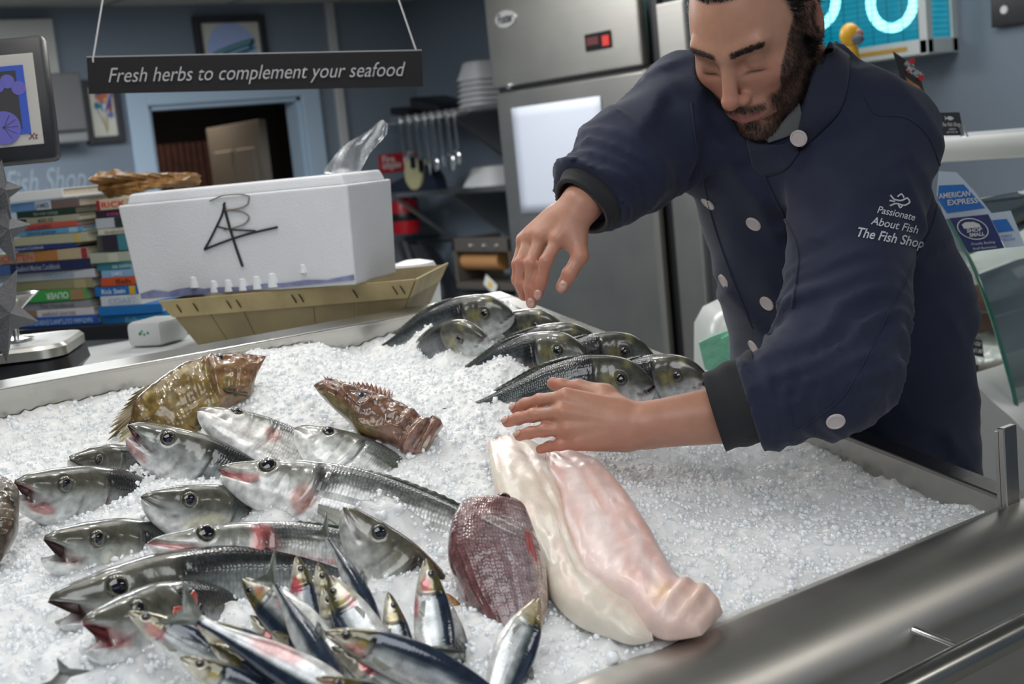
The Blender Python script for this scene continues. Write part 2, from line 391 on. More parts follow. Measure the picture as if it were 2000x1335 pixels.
def ice_w(u, v, detail=True):
    u = np.asarray(u, float); v = np.asarray(v, float)
    d2 = (u[..., None] - cu_[:, 0]) ** 2 + (v[..., None] - cu_[:, 1]) ** 2
    k = 1 / (d2 + .0004) ** 1.6
    w = (k * cu_[:, 2]).sum(-1) / k.sum(-1)
    p = np.stack([u, v, u * 0], -1)
    w = w + .006 * vnoise(p * 11) + .004 * vnoise(p * 27 + 5)
    if detail: w = w + .0040 * (1 - np.abs(vnoise(p * 52 + 9))) ** 2 + .0022 * vnoise(p * 95 + 3) + .0009 * vnoise(p * 210 + 5)
    return w
# little drifts that cover the fish: picture point, height, radius
DRIFT = [(330, 960, .034, .055), (262, 1010, .012, .03), (540, 1000, .025, .04), (560, 960, .03, .05), (590, 930, .02, .035), (640, 970, .030, .05), (690, 985, .035, .05), (760, 1020, .03, .04), (620, 1130, .008, .03), (960, 1260, .03, .03), (360, 1110, .018, .035), (330, 1075, .02, .03), (530, 1030, .02, .03), (800, 1010, .01, .04),
         (835, 655, .035, .04), (870, 690, .022, .03), (980, 725, .015, .03), (560, 700, .012, .05), (505, 765, .030, .04), (575, 790, .020, .04), (640, 850, .006, .02), (760, 860, .02, .04), (800, 940, .02, .04), (840, 1130, .02, .04), (760, 1130, .02, .04), (250, 900, .02, .03), (470, 1190, .02, .04), (560, 1120, .006, .04), (880, 650, .018, .035), (940, 690, .02, .04), (1000, 740, .02, .04), (900, 600, .0, .03),
         (960, 1230, .015, .03), (900, 1190, .012, .03), (250, 1290, .03, .06), (130, 1290, .01, .04), (1050, 1330, .012, .04), (720, 1180, .02, .03), (1000, 800, .012, .04), (940, 1195, .012, .03)]
_dr = []
for (x, y, h_, r_) in DRIFT:
    u_, v_, _ = uvw(I(x, y, .01)); _dr.append((u_, v_, h_, r_))
_ice0 = ice_w
def ice_w(u, v, detail=True):
    w = _ice0(u, v, detail)
    for (u_, v_, h_, r_) in _dr: w = w + h_ * np.exp(-(((u - u_) / r_) ** 2 + ((v - v_) / r_) ** 2))
    return w
nu, nv = 820, 580
us = np.linspace(-.002, 1.6, nu); vs = np.linspace(-.007, TLEN - .002, nv)
UU, VV = np.meshgrid(us, vs, indexing='ij')
WWg = ice_w(UU, VV)
# the edges of the heap crumble down to the walls
WWg = np.maximum(WWg, -.12)
V = TC - UU[..., None] * TA + VV[..., None] * TB + WWg[..., None] * TN
idx = np.arange(nu * nv).reshape(nu, nv)
F = np.stack([idx[:-1, :-1], idx[:-1, 1:], idx[1:, 1:], idx[1:, :-1]], -1).reshape(-1, 4)
ICE = mat('crushed_ice_mass', '#f4f8fb', .25, noise=(60, .03), bump=(420, .2, .002), Subsurface_Weight=1.0, Subsurface_Scale=.03, IOR=1.31)
ICE.node_tree.nodes['Principled BSDF'].inputs['Subsurface Radius'].default_value = (1, 1.05, 1.1)
ice = link('crushed_ice', mesh('crushed_ice', V.reshape(-1, 3), F), ICE)
tag(ice, 'white crushed ice heaped over the whole steel slab', 'ice', kind='stuff')

# loose lumps lying on it, as part of the same heap
def ico():
    bm = bmesh.new(); bmesh.ops.create_icosphere(bm, subdivisions=1, radius=1); bm.verts.index_update()
    v = np.array([x.co[:] for x in bm.verts]); f = np.array([[q.index for q in p.verts] for p in bm.faces]); bm.free(); return v, f
iv, if_ = ico()
def lumps(pos, size, seed=1, squash=.55):
    r = np.random.default_rng(seed); n = len(pos); k = len(iv)
    A_ = r.normal(size=(n, 3, 3)); Q, _ = np.linalg.qr(A_); Q[:, :, 0] *= np.sign(np.linalg.det(Q))[:, None]
    s = size[:, None] * (1 - squash * r.random((n, 3)))
    jit = 1 + .38 * (r.random((n, k, 1)) - .5)
    L = iv[None] * jit * s[:, None, :]
    V = np.einsum('nij,nkj->nki', Q, L) + pos[:, None, :]
    F = (if_[None] + (np.arange(n) * k)[:, None, None]).reshape(-1, 3)
    return V.reshape(-1, 3), F
N = 30000
uu = rng.uniform(.006, 1.6, N); vv = rng.uniform(.006, TLEN - .008, N)
ww = ice_w(uu, vv)
pos = TC - uu[:, None] * TA + vv[:, None] * TB + ww[:, None] * TN
rel = pos - CAMP; dd = rel @ FW; xx = 1000 + FPX * (rel @ IR) / dd; yy = 667.5 - FPX * (rel @ IU) / dd
keep = np.ones(N, bool)
size = .0016 + .0036 * rng.random(N) ** 2.2
big = rng.random(N) < .10; size[big] *= 1.6
pos = pos + TN * (size * .25)[:, None]
V, F = lumps(pos[keep], size[keep])
CHIP = mat('clear_ice_lump', (.93, .95, .97), .12, IOR=1.31, Coat_Weight=.6, Coat_Roughness=.04)
chips = link('ice_lumps', mesh('ice_lumps', V, F, smooth=True), CHIP, ice); chips['kind'] = 'stuff'
# ================================================================ fish
def fish_mat(name, rough=.26, scale=(95, 30), bump=.35, coat=.8, metal=.08, spot=.0):
    m = bpy.data.materials.new(name); m.use_nodes = True; nt = m.node_tree; b = nt.nodes['Principled BSDF']; L = nt.links.new; N = nt.nodes.new
    a = N('ShaderNodeAttribute'); a.attribute_name = 'Col'; s = N('ShaderNodeAttribute'); s.attribute_name = 'scl'
    uv = N('ShaderNodeUVMap'); uv.uv_map = 'UV'; mp = N('ShaderNodeMapping'); mp.inputs['Scale'].default_value = (scale[0], scale[1], 1); L(uv.outputs[0], mp.inputs[0])
    vo = N('ShaderNodeTexVoronoi'); vo.voronoi_dimensions = '2D'; vo.inputs['Scale'].default_value = 1; vo.inputs['Randomness'].default_value = .5; L(mp.outputs[0], vo.inputs['Vector'])
    mr = N('ShaderNodeMapRange'); mr.inputs[1].default_value = .1; mr.inputs[2].default_value = .62; mr.inputs[3].default_value = 1.12; mr.inputs[4].default_value = .68; L(vo.outputs['Distance'], mr.inputs[0])
    mx = N('ShaderNodeMix'); mx.data_type = 'FLOAT'; mx.inputs[2].default_value = 1; L(s.outputs['Fac'], mx.inputs[0]); L(mr.outputs[0], mx.inputs[3])
    tc = N('ShaderNodeTexCoord'); n = N('ShaderNodeTexNoise'); n.inputs['Scale'].default_value = 90; n.inputs['Detail'].default_value = 6; L(tc.outputs['Object'], n.inputs['Vector'])
    m2 = N('ShaderNodeMapRange'); m2.inputs[1].default_value = .3; m2.inputs[2].default_value = .7; m2.inputs[3].default_value = .62 - spot; m2.inputs[4].default_value = 1.3 + spot; L(n.outputs['Fac'], m2.inputs[0])
    mu = N('ShaderNodeMath'); mu.operation = 'MULTIPLY'; L(mx.outputs[0], mu.inputs[0]); L(m2.outputs[0], mu.inputs[1])
    vm = N('ShaderNodeVectorMath'); vm.operation = 'SCALE'; L(a.outputs['Color'], vm.inputs[0]); L(mu.outputs[0], vm.inputs['Scale']); L(vm.outputs[0], b.inputs['Base Color'])
    b.inputs['Roughness'].default_value = rough; b.inputs['Coat Weight'].default_value = coat; b.inputs['Coat Roughness'].default_value = .06
    b.inputs['Metallic'].default_value = metal; b.inputs['Subsurface Weight'].default_value = .0
    ad = N('ShaderNodeMath'); ad.operation = 'MULTIPLY_ADD'; ad.inputs[1].default_value = .8; L(n.outputs['Fac'], ad.inputs[0])
    m3 = N('ShaderNodeMath'); m3.operation = 'MULTIPLY'; L(vo.outputs['Distance'], m3.inputs[0]); L(s.outputs['Fac'], m3.inputs[1]); L(m3.outputs[0], ad.inputs[2])
    bp = N('ShaderNodeBump'); bp.inputs['Strength'].default_value = bump; bp.inputs['Distance'].default_value = .0012; bp.invert = True; L(ad.outputs[0], bp.inputs['Height'])
    L(bp.outputs[0], b.inputs['Normal']); L(bp.outputs[0], b.inputs['Coat Normal'])
    return m
BASSM = fish_mat('sea_bass_skin', scale=(110, 40))
BREAMM = fish_mat('sea_bream_skin', scale=(100, 50), metal=.1)
SARDM = fish_mat('sardine_skin', scale=(60, 26), rough=.18, metal=.2, bump=.2)
DORYM = fish_mat('brown_wet_skin', scale=(60, 40), rough=.28, metal=0, bump=.6, spot=.14)
DORYM.node_tree.nodes['Attribute.001'].attribute_name = 'no_scales'
REDM = fish_mat('red_bream_skin', scale=(44, 30), rough=.3, metal=.0, bump=.3)
FINM = mat('wet_fin', (.3, .3, .28), .3, attr=True, Coat_Weight=.5, noise=(60, .15))
EYEM = mat('fish_eye', (.05, .05, .05), .04, attr=True, Coat_Weight=1.0)
BLOOD = mat('gill_flesh', (.35, .03, .03), .25, attr=True, noise=(80, .25), bump=(120, .5, .003), Coat_Weight=.7)

def interp(t, pts):
    x = np.array([p[0] for p in pts]); y = np.array([p[1] for p in pts]); t = np.asarray(t, float)
    # monotone cubic (pchip-like) interpolation
    h = np.diff(x); d = np.diff(y) / h; m = np.zeros(len(x)); m[0] = d[0]; m[-1] = d[-1]
    for i in range(1, len(x) - 1): m[i] = 0 if d[i - 1] * d[i] <= 0 else 2 * d[i - 1] * d[i] / (d[i - 1] + d[i])
    i = np.clip(np.searchsorted(x, t) - 1, 0, len(x) - 2); s = np.clip((t - x[i]) / h[i], 0, 1)
    return (2 * s ** 3 - 3 * s ** 2 + 1) * y[i] + (s ** 3 - 2 * s ** 2 + s) * h[i] * m[i] + (-2 * s ** 3 + 3 * s ** 2) * y[i + 1] + (s ** 3 - s ** 2) * h[i] * m[i + 1]

# profiles: (t, value / length)
KINDS = {
 'bass': dict(top=[(0, .0), (.015, .018), (.06, .042), (.14, .076), (.24, .104), (.36, .116), (.5, .104), (.7, .066), (.86, .034), (1, .030)],
              bot=[(0, -.010), (.015, -.034), (.06, -.066), (.14, -.094), (.24, -.110), (.36, -.114), (.5, -.100), (.7, -.058), (.86, -.030), (1, -.028)],
              wid=[(0, .010), (.02, .024), (.07, .042), (.15, .056), (.24, .064), (.36, .070), (.5, .064), (.7, .042), (.86, .018), (1, .009)],
              eye=(.122, .034, .0245), gill=.26, mouth=(.110, -.024), mat='BASSM', droop=.0),
 'bream': dict(top=[(0, .0), (.015, .038), (.05, .092), (.11, .143), (.2, .172), (.32, .186), (.46, .17), (.66, .105), (.82, .052), (.9, .036), (1, .038)],
              bot=[(0, -.02), (.015, -.05), (.06, -.078), (.15, -.105), (.25, -.135), (.38, -.150), (.5, -.14), (.7, -.085), (.84, -.042), (.9, -.034), (1, -.036)],
              wid=[(0, .012), (.02, .028), (.07, .046), (.15, .064), (.25, .074), (.38, .078), (.5, .068), (.7, .042), (.86, .018), (1, .008)],
              eye=(.145, .052, .030), gill=.27, mouth=(.085, -.032), mat='BREAMM', droop=0),
 'sardine': dict(top=[(0, .0), (.02, .016), (.07, .036), (.15, .058), (.25, .078), (.4, .088), (.6, .074), (.8, .044), (.93, .026), (1, .026)],
              bot=[(0, -.006), (.02, -.02), (.07, -.042), (.15, -.070), (.25, -.095), (.4, -.112), (.6, -.094), (.8, -.050), (.93, -.026), (1, -.026)],
              wid=[(0, .008), (.02, .016), (.07, .028), (.15, .040), (.25, .052), (.4, .060), (.6, .052), (.8, .030), (.93, .012), (1, .008)],
              eye=(.095, .016, .021), gill=.21, mouth=(.05, -.012), mat='SARDM', droop=0),
}
def col_bass(t, s, n, o):
    dark = np.array([.022, .026, .026]); olive = np.array([.085, .09, .07]); sil = np.array([.40, .43, .43]); bel = np.array([.80, .80, .78])
    if o.get('pale'): dark = np.array([.12, .13, .13]); olive = np.array([.30, .31, .28]); sil = np.array([.72, .73, .71]); bel = np.array([.86, .85, .83])
    if o.get('grey'): dark = np.array([.05, .045, .035]); olive = np.array([.16, .15, .11]); sil = np.array([.34, .34, .31]); bel = np.array([.5, .5, .47])
    c = mixc(bel, sil, sstep(-.6, .05, s + .15 * n)); c = mixc(c, olive, sstep(.1, .5, s + .2 * n)); c = mixc(c, dark, sstep(.28, .62, s + .14 * n))
    head = sstep(.27, .22, t)
    c = mixc(c, mixc(c, np.array([.22, .21, .15]), .35 * sstep(-.5, .3, s)), head)
    return c
def col_bream(t, s, n, o):
    dark = np.array([.03, .036, .04]); sil = np.array([.40, .42, .42]); bel = np.array([.70, .71, .70])
    c = mixc(bel, sil, sstep(-.8, -.1, s)); c = mixc(c, np.array([.08, .095, .105]), sstep(-.1, .4, s + .25 * n)); c = mixc(c, dark, sstep(.35, .8, s + .1 * n))
    h = sstep(.30, .24, t); c = mixc(c, np.array([.09, .09, .07]), h * sstep(-.5, .25, s + .25 * n) * .9)
    c = mixc(c, np.array([.22, .20, .08]), sstep(.055, .02, abs(t - .20)) * sstep(-.2, .1, s) * sstep(.6, .3, s) * .85)      # gold cheek
    c = mixc(c, np.array([.30, .28, .14]), sstep(.03, .0, abs(t - .105)) * sstep(.5, .7, s) * .7)    # gold brow band
    c = mixc(c, np.array([.015, .015, .02]), sstep(.05, .015, abs(t - .30)) * sstep(.0, .25, s) * .9)      # dark shoulder blotch
    return c
def col_sard(t, s, n, o):
    navy = np.array([.020, .032, .058]); teal = np.array([.045, .07, .07]); sil = np.array([.55, .57, .58]); bel = np.array([.80, .80, .77])
    c = mixc(bel, sil, sstep(-.7, -.1, s)); c = mixc(c, teal, sstep(.12, .3, s + .05 * n)); c = mixc(c, navy, sstep(.28, .48, s + .05 * n))
    h = sstep(.22, .17, t); hc = mixc(np.array([.66, .62, .5]), np.array([.10, .085, .03]), sstep(.0, .45, s)); c = mixc(c, hc, h)
    c = mixc(c, np.array([.42, .33, .04]), sstep(.045, .01, abs(t - .17)) * sstep(.3, .05, abs(s - .1)) * .8)
    return c
COLF = dict(bass=col_bass, bream=col_bream, sardine=col_sard)
LABELS = {}

def make_fish(name, kind, head, tail, wh, wt, roll=0., flip=1, hs=1.0, label='', cat='fish', group=None, bend=0., bendy=0., tmax=1.0, length=None,
              open_=0., dorsal=True, tailfin=True, pect=True, eye=True, patches=(), opt=None, gape=None, ws=1.0, nx=84, nr=48, tstart=0.):
    """head, tail: picture points of snout and tail root; wh, wt: their height out of the ice plane.  flip=1 back up, -1 back down; roll turns it
    about its long axis; tmax<1: the fish is cut off (out of sight) there.  patches: (t, s, rt, rs, colour, strength)"""
    K = KINDS[kind]; opt = opt or {}
    H = I(head[0], head[1], wh); Tt = I(tail[0], tail[1], wt)
    X = Tt - H; vis = np.linalg.norm(X); X = X / vis
    Lf = length or vis
    view = nz(CAMP - (H + Tt) / 2); view = nz(view - X * (view @ X))
    Zd = np.cross(X, view)
    if Zd @ IU < 0: Zd = -Zd
    if abs(Zd @ IU) < .35 and Zd @ IR < 0: Zd = -Zd      # fish standing upright in the picture: back to the right by default
    Zd = Zd * flip
    c_, s_ = math.cos(roll), math.sin(roll)
    Z = Zd * c_ + view * s_; Y = np.cross(Z, X)
    if Y @ view < 0: Y = -Y
    def W3(x, y, z):
        x = np.asarray(x, float); tt = x / Lf
        zz = z + bend * Lf * (4 * tt * (1 - tt)); yy = y + bendy * Lf * (4 * tt * (1 - tt))
        return H + x[..., None] * X + yy[..., None] * Y + zz[..., None] * Z
    # rings, dense at the head
    k = np.linspace(0, 1, nx); t = .5 * k ** 2 + .5 * k; t = t * tmax; th = np.linspace(0, 2 * math.pi, nr, endpoint=False)
    Tm, TH = np.meshgrid(t, th, indexing='ij')
    top = interp(Tm, K['top']) * hs; bot = interp(Tm, K['bot']) * hs; wid = interp(Tm, K['wid']) * ws
    if opt.get('lean'): wid = wid * .85
    mid = (top + bot) / 2; hh = (top - bot) / 2
    sn = np.sin(TH); cs = np.cos(TH); p = .82
    yl = wid * np.sign(cs) * np.abs(cs) ** .9; s = np.sign(sn) * np.abs(sn) ** p; zl = mid + hh * s
    # relative height, body = -1 .. 1
    # gill cover: a plate edge with a groove behind it
    tg = K['gill'] - .035 * (s ** 2) + .012 * s
    g = Tm - tg
    raise_ = .0045 * np.exp(-((g + .012) / .016) ** 2) - .008 * np.exp(-((g - .007) / .0065) ** 2)
    tp = K['gill'] * .72 - .03 * s ** 2; g2 = Tm - tp
    raise_ = raise_ - .0022 * np.exp(-(g2 / .006) ** 2) + .0014 * np.exp(-((g2 + .012) / .010) ** 2)
    raise_ = raise_ * sstep(.92, .6, np.abs(s)) * (Tm > .03)
    # mouth cleft from the snout down below the eye
    mt, mz = K['mouth']; zm = -.006 + (mz + .006) * (Tm / mt)
    zl0 = zl + 0
    dm = (zl - zm * hs); mouth = np.exp(-(dm / .0042) ** 2) * sstep(mt * 1.08, mt * .86, Tm)
    raise_ = raise_ - .0095 * mouth
    jaw = np.exp(-((dm - .010) / .006) ** 2) * sstep(mt * 1.2, mt * .9, Tm) * .0028; raise_ = raise_ + jaw
    # eye socket
    ex, ez, er = K['eye']; de = np.sqrt((Tm - ex) ** 2 + (zl - ez * hs) ** 2)
    raise_ = raise_ + .0035 * np.exp(-((de - er * 1.15) / .006) ** 2) - .004 * sstep(er, er * .5, de)
    # lower jaw drops when the mouth gapes
    if open_:
        low = sstep(.0, -.004, dm) * sstep(mt * 1.7, 0, Tm); zl = zl - open_ * low * (1 - Tm / (mt * 1.7)).clip(0); Tm2 = Tm + open_ * .3 * low * (1 - Tm / (mt * 1.7)).clip(0)
        gap = sstep(.003, -.0005, dm) * sstep(-.0085, -.005, dm) * sstep(mt * 1.0, mt * .7, Tm); kk = min(1.3, open_ / .03)
        Tm2 = Tm2 + .050 * gap * kk * (1 - Tm / mt).clip(0); yl = yl * (1 - .55 * gap * kk * .75); zl = zl + .004 * kk * (1 - Tm / mt).clip(0) * sstep(0, .004, dm) * (Tm < mt)
        mouth = np.maximum(mouth, gap)
    else: Tm2 = Tm
    nrm = np.sqrt(cs ** 2 + (sn * .6) ** 2) + 1e-6
    yl = yl + raise_ * cs / nrm * 1.4; zl = zl + raise_ * .3 * sn
    pos = W3(Tm2 * Lf, yl * Lf, zl * Lf)
    nn = vnoise(np.stack([Tm * 14, s * 3, cs * 2], -1) + hsh(name + str(head)) % 97)
    c = COLF[kind](Tm, s, nn, opt)
    c = mixc(c, np.array([.015, .012, .012]), .8 * np.exp(-((g - .006) / .006) ** 2) * sstep(.95, .6, np.abs(s)))
    c = mixc(c, np.array([.03, .03, .03]), .35 * np.exp(-(g2 / .005) ** 2) * sstep(.9, .6, np.abs(s)))
    mc = np.array(opt.get('mouthc', (.10, .03, .03)))
    c = mixc(c, mc, .9 * mouth)
    if kind != 'sardine': c = mixc(c, np.array([.06, .06, .05]), .5 * np.exp(-((s - .33) / .025) ** 2) * sstep(.25, .3, Tm))
    for (pt, ps, rt, rs, pc, st) in patches:
        d = np.sqrt(((Tm - pt) / rt) ** 2 + ((s - ps) / rs) ** 2) + .35 * nn
        c = mixc(c, np.array(pc), st * sstep(1.1, .6, d))
    scl = sstep(K['gill'] - .01, K['gill'] + .04, Tm) * opt.get('scl', 1.0) * (.35 if kind == 'sardine' else 1)
    V = pos.reshape(-1, 3); C_ = c.reshape(-1, 3); SCL = scl.ravel(); U = np.stack([Tm, (TH / (2 * math.pi))], -1).reshape(-1, 2)
    # mirrored u so the seam runs down the back edge of the belly
    F = []
    idx = np.arange(nx * nr).reshape(nx, nr)
    F = np.stack([idx[:-1], idx[1:], np.roll(idx, -1, 1)[1:], np.roll(idx, -1, 1)[:-1]], -1).reshape(-1, 4).tolist()
    a = len(V); V = np.vstack([V, W3(np.array([-.004 * Lf, tmax * Lf]), np.zeros(2), np.array([-.004 * Lf, (interp(tmax, K['top']) + interp(tmax, K['bot'])) / 2 * Lf * hs]))])
    C_ = np.vstack([C_, C_[:1], C_[-1:]]); SCL = np.append(SCL, [0, 0]); U = np.vstack([U, U[:1], U[-1:]])
    F += [(a, (j + 1) % nr, j) for j in range(nr)] + [(a + 1, (nx - 1) * nr + j, (nx - 1) * nr + (j + 1) % nr) for j in range(nr)]
    me = mesh(name, V, F, col=C_, fa=dict(scl=SCL), uv=U)
    bm = bmesh.new(); bm.from_mesh(me); bmesh.ops.recalc_face_normals(bm, faces=bm.faces); bm.to_mesh(me); bm.free(); me.polygons.foreach_set('use_smooth', np.full(len(me.polygons), True))
    o = link(name, me, globals()[K['mat']]); tag(o, label, cat, group)
    # child meshes keep world coordinates: the body object sits at the origin
    if eye:
        R = er * Lf; w_ = float(interp(ex, K['wid'])) * ws
        zrel = (ez * hs - float(interp(ex, K['top']) + interp(ex, K['bot'])) * hs / 2) / (float(interp(ex, K['top']) - interp(ex, K['bot'])) * hs / 2)
        yy = w_ * (1 - min(.9, abs(zrel)) ** 2.4) ** .45 * Lf
        ce = W3(np.array(ex * Lf), np.array(yy * .90), np.array(ez * hs * Lf))
        n1, n2 = 14, 24; V = []; CC = []
        lat = Y * .93 + Z * .25 * np.sign(zrel + .01); lat = nz(lat); e1 = nz(X - lat * (X @ lat)); e2 = np.cross(lat, e1)
        for i in range(n1):
            a_ = (i / (n1 - 1)) * math.pi * .55; rr = math.sin(a_) * R; hgt = math.cos(a_) * R * .62
            for j in range(n2):
                b_ = 2 * math.pi * j / n2; V.append(ce + lat * hgt + e1 * rr * math.cos(b_) + e2 * rr * math.sin(b_))
                q = i / (n1 - 1)
                CC.append((.004, .006, .014) if q < .46 else (opt.get('iris', (.18, .14, .06)) if q < .52 else ((.045, .045, .042) if q < .82 else (.02, .02, .02))))
        F = [(i * n2 + j, i * n2 + (j + 1) % n2, (i + 1) * n2 + (j + 1) % n2, (i + 1) * n2 + j) for i in range(n1 - 1) for j in range(n2)]
        me = mesh('eye', V, F, col=CC); bm = bmesh.new(); bm.from_mesh(me); bmesh.ops.recalc_face_normals(bm, faces=bm.faces); bm.to_mesh(me); bm.free(); me.polygons.foreach_set('use_smooth', np.full(len(me.polygons), True))
        link('eye', me, EYEM, o)
    def fin(nm, base, tip, colr, rays=14, th_=.0035, wave=.02):
        """fin membrane between a base curve and a tip curve (local x, y, z), folded by its rays"""
        nb, nh = rays * 4 + 1, 7; base = np.array(base); tip = np.array(tip); q = np.linspace(0, 1, nb)
        def cv(a, q): x = np.linspace(0, 1, len(a)); return np.stack([np.interp(q, x, a[:, i]) for i in range(3)], -1)
        B0, T0 = cv(base, q), cv(tip, q); ph = q * rays * 2 * math.pi
        T0 = T0 + (T0 - B0) * (.06 * np.cos(ph))[:, None]
        V = []; CC = []
        for side in (1, -1):
            for i in range(nh):
                f = i / (nh - 1); pnt = B0 * (1 - f) + T0 * f
                y = pnt[:, 1] + side * th_ * (1 - .8 * f) * (.35 + .65 * (np.cos(ph) * .5 + .5)) + wave * f * math.sin(3.1 * f) * np.sin(q * 7)
                V.append(W3(pnt[:, 0] * Lf, y * Lf, pnt[:, 2] * Lf)); shade = (.62 + .38 * (np.cos(ph) * .5 + .5))[:, None]
                CC.append(np.array(colr)[None] * shade * (1 + .25 * f))
        V = np.vstack(V); CC = np.vstack(CC); m = nb
        F = []
        for sd in (0, 1):
            for i in range(nh - 1):
                for j in range(nb - 1):
                    a_ = (sd * nh + i) * m + j; F.append((a_, a_ + 1, a_ + m + 1, a_ + m))
        for j in range(nb - 1): a_ = (nh - 1) * m + j; b_ = (2 * nh - 1) * m + j; F.append((a_, a_ + 1, b_ + 1, b_))
        me = mesh(nm, V, F, col=CC); bm = bmesh.new(); bm.from_mesh(me); bmesh.ops.recalc_face_normals(bm, faces=bm.faces); bm.to_mesh(me); bm.free(); me.polygons.foreach_set('use_smooth', np.full(len(me.polygons), True))
        return link(nm, me, FINM, o)
    tp_ = lambda q: float(interp(q, K['top'])) * hs; bt_ = lambda q: float(interp(q, K['bot'])) * hs
    fc = opt.get('finc', (.10, .11, .09))
    if dorsal and tmax > .5:
        if kind == 'sardine': fin('dorsal_fin', [(x, 0, tp_(x) - .006) for x in (.42, .48, .54)], [(x + .05, .0, tp_(x) + .035) for x in (.44, .49, .52)], fc, 9)
        else:
            a_, b_ = (.30, .72) if kind == 'bream' else (.34, .74); q = np.linspace(a_, min(b_, tmax - .02), 9)
            fin('dorsal_fin', [(x, 0, tp_(x) - .008) for x in q], [(x + .03, .004, tp_(x) + .006 + .004 * math.sin((x - a_) * 9)) for x in q], fc, 16)
    if pect:
        gx = K['gill'] + .02; z0 = -.25 * float(interp(gx, K['top']) - interp(gx, K['bot'])) * hs; y0 = float(interp(gx, K['wid'])) * ws
        pl = .16 if kind == 'bream' else .12 if kind == 'bass' else .09
        if gx + pl < tmax:
            pc = opt.get('pectc', (.30, .30, .25))
            fin('pectoral_fin', [(gx, y0 * .97, z0 + .010), (gx + .004, y0 * .99, z0), (gx + .004, y0 * .93, z0 - .010)],
                [(gx + pl, y0 * .98 + .003, z0 + .004), (gx + pl * .93, y0 * 1.0 + .004, z0 - .014), (gx + pl * .6, y0 * .96 + .004, z0 - .030)], pc, 9, .002, .0)
    if tailfin and tmax >= 1:
        tl = .17; h1 = float(interp(1, K['top'])) * hs * .8
        fin('tail_fin', [(.985, 0, h1), (.99, 0, 0), (.985, 0, -h1)], [(1 + tl, .0, .12), (1 + tl * .75, 0, .055), (1 + tl * .55, 0, 0), (1 + tl * .75, 0, -.055), (1 + tl, 0, -.12)], fc, 16)
    if gape:   # flesh seen in an open gill or wound: (t, s, rt, rz, colour)
        for (gt, gs, rt, rz, gc) in gape:
            w_ = float(interp(gt, K['wid'])) * ws; zt, zb = tp_(gt), bt_(gt); zc = (zt + zb) / 2 + gs * (zt - zb) / 2
            yy = w_ * (1 - min(.95, abs(gs)) ** 2.4) ** .45
            n1, n2 = 12, 20; V = []; CC = []
            for i in range(n1):
                a_ = i / (n1 - 1) * math.pi / 2
                for j in range(n2):
                    b_ = 2 * math.pi * j / n2; irr = 1 + .25 * math.sin(3 * b_ + gt * 40) + .12 * math.sin(7 * b_)
                    xx = gt + rt * math.sin(a_) * math.cos(b_) * irr; z_ = zc + rz * math.sin(a_) * math.sin(b_) * irr; y_ = yy * .94 + .012 * math.cos(a_) * (1 + .3 * math.sin(5 * b_))
                    V.append(W3(np.array(xx * Lf), np.array(y_ * Lf), np.array(z_ * Lf))); k_ = .6 + .4 * math.sin(9 * b_ + i)
                    CC.append([q * (1 - .5 * k_) + .02 * k_ for q in gc])
            F = [(i * n2 + j, i * n2 + (j + 1) % n2, (i + 1) * n2 + (j + 1) % n2, (i + 1) * n2 + j) for i in range(n1 - 1) for j in range(n2)]
            me = mesh('gill', V, F, col=CC); bm = bmesh.new(); bm.from_mesh(me); bmesh.ops.recalc_face_normals(bm, faces=bm.faces); bm.to_mesh(me); bm.free(); me.polygons.foreach_set('use_smooth', np.full(len(me.polygons), True))
            link('gill', me, BLOOD, o)
    return o
RED = (.38, .05, .05); PINK = (.72, .30, .28); DK_ = (.012, .012, .014)
G1, G2, G3 = 'whole sea bass in the ice on the left', 'whole sea bream at the far corner of the slab', 'sardines heaped at the front of the slab'

# ---- sea bass (snout pixel, tail-root pixel, heights)
B_ = lambda *a, **k: make_fish('sea_bass', 'bass', *a, cat='fish', group=G1, **k)
B_((30, 942), (400, 1040), .035, -.13, length=.44, roll=.12, open_=.026, label='leftmost sea bass with a wide red mouth, its body buried in ice', patches=[(.08, -.4, .05, .22, RED, .75), (.01, .2, .03, .3, (.2, .03, .05), .6), (.26, -.3, .03, .5, (.3, .12, .07), .7)], gape=[(.275, -.1, .02, .03, (.25, .13, .07))])
B_((138, 895), (330, 940), .02, -.09, length=.30, roll=.25, label='small dark bass head with a yellow-ringed eye, behind the leftmost bass', opt=dict(grey=False), pect=False)
B_((252, 830), (590, 1035), .045, -.10, length=.42, roll=.15, open_=.02, label='sea bass with raised snout and dark gill, just in front of the brown john dory', patches=[(.05, -.6, .05, .4, PINK, .6), (.29, -.2, .03, .4, DK_, .9)], gape=[(.335, -.45, .018, .03, (.55, .08, .06))])
B_((387, 800), (650, 935), .05, -.05, length=.38, hs=1.1, flip=1, roll=-.85, label='bass lying belly up with white throat and folded gill skin, touching the brown john dory', opt=dict(pale=True), patches=[(.2, -.5, .2, .5, (.85, .82, .78), .8), (.27, -.1, .03, .4, (.35, .1, .08), .7)], pect=False, eye=True)
B_((430, 915), (885, 1045), .05, -.012, length=.47, hs=.86, roll=-.30, label='long silver sea bass in the middle with pink lips and scaly tail end uncovered', opt=dict(pale=True, mouthc=(.5, .12, .12)), patches=[(.07, -.05, .06, .18, PINK, .75), (.235, -.35, .035, .45, (.65, .22, .15), .6), (.275, .2, .04, .4, DK_, .8)], open_=.008, tailfin=False)
B_((578, 835), (820, 985), .035, -.05, length=.34, hs=1.15, roll=-.45, label='small white-bellied bass pointing up left beside the brown john dory head', opt=dict(pale=True), patches=[(.1, -.5, .25, .5, (.8, .8, .76), .8), (.4, .4, .1, .3, (.08, .09, .06), .7)], pect=False)
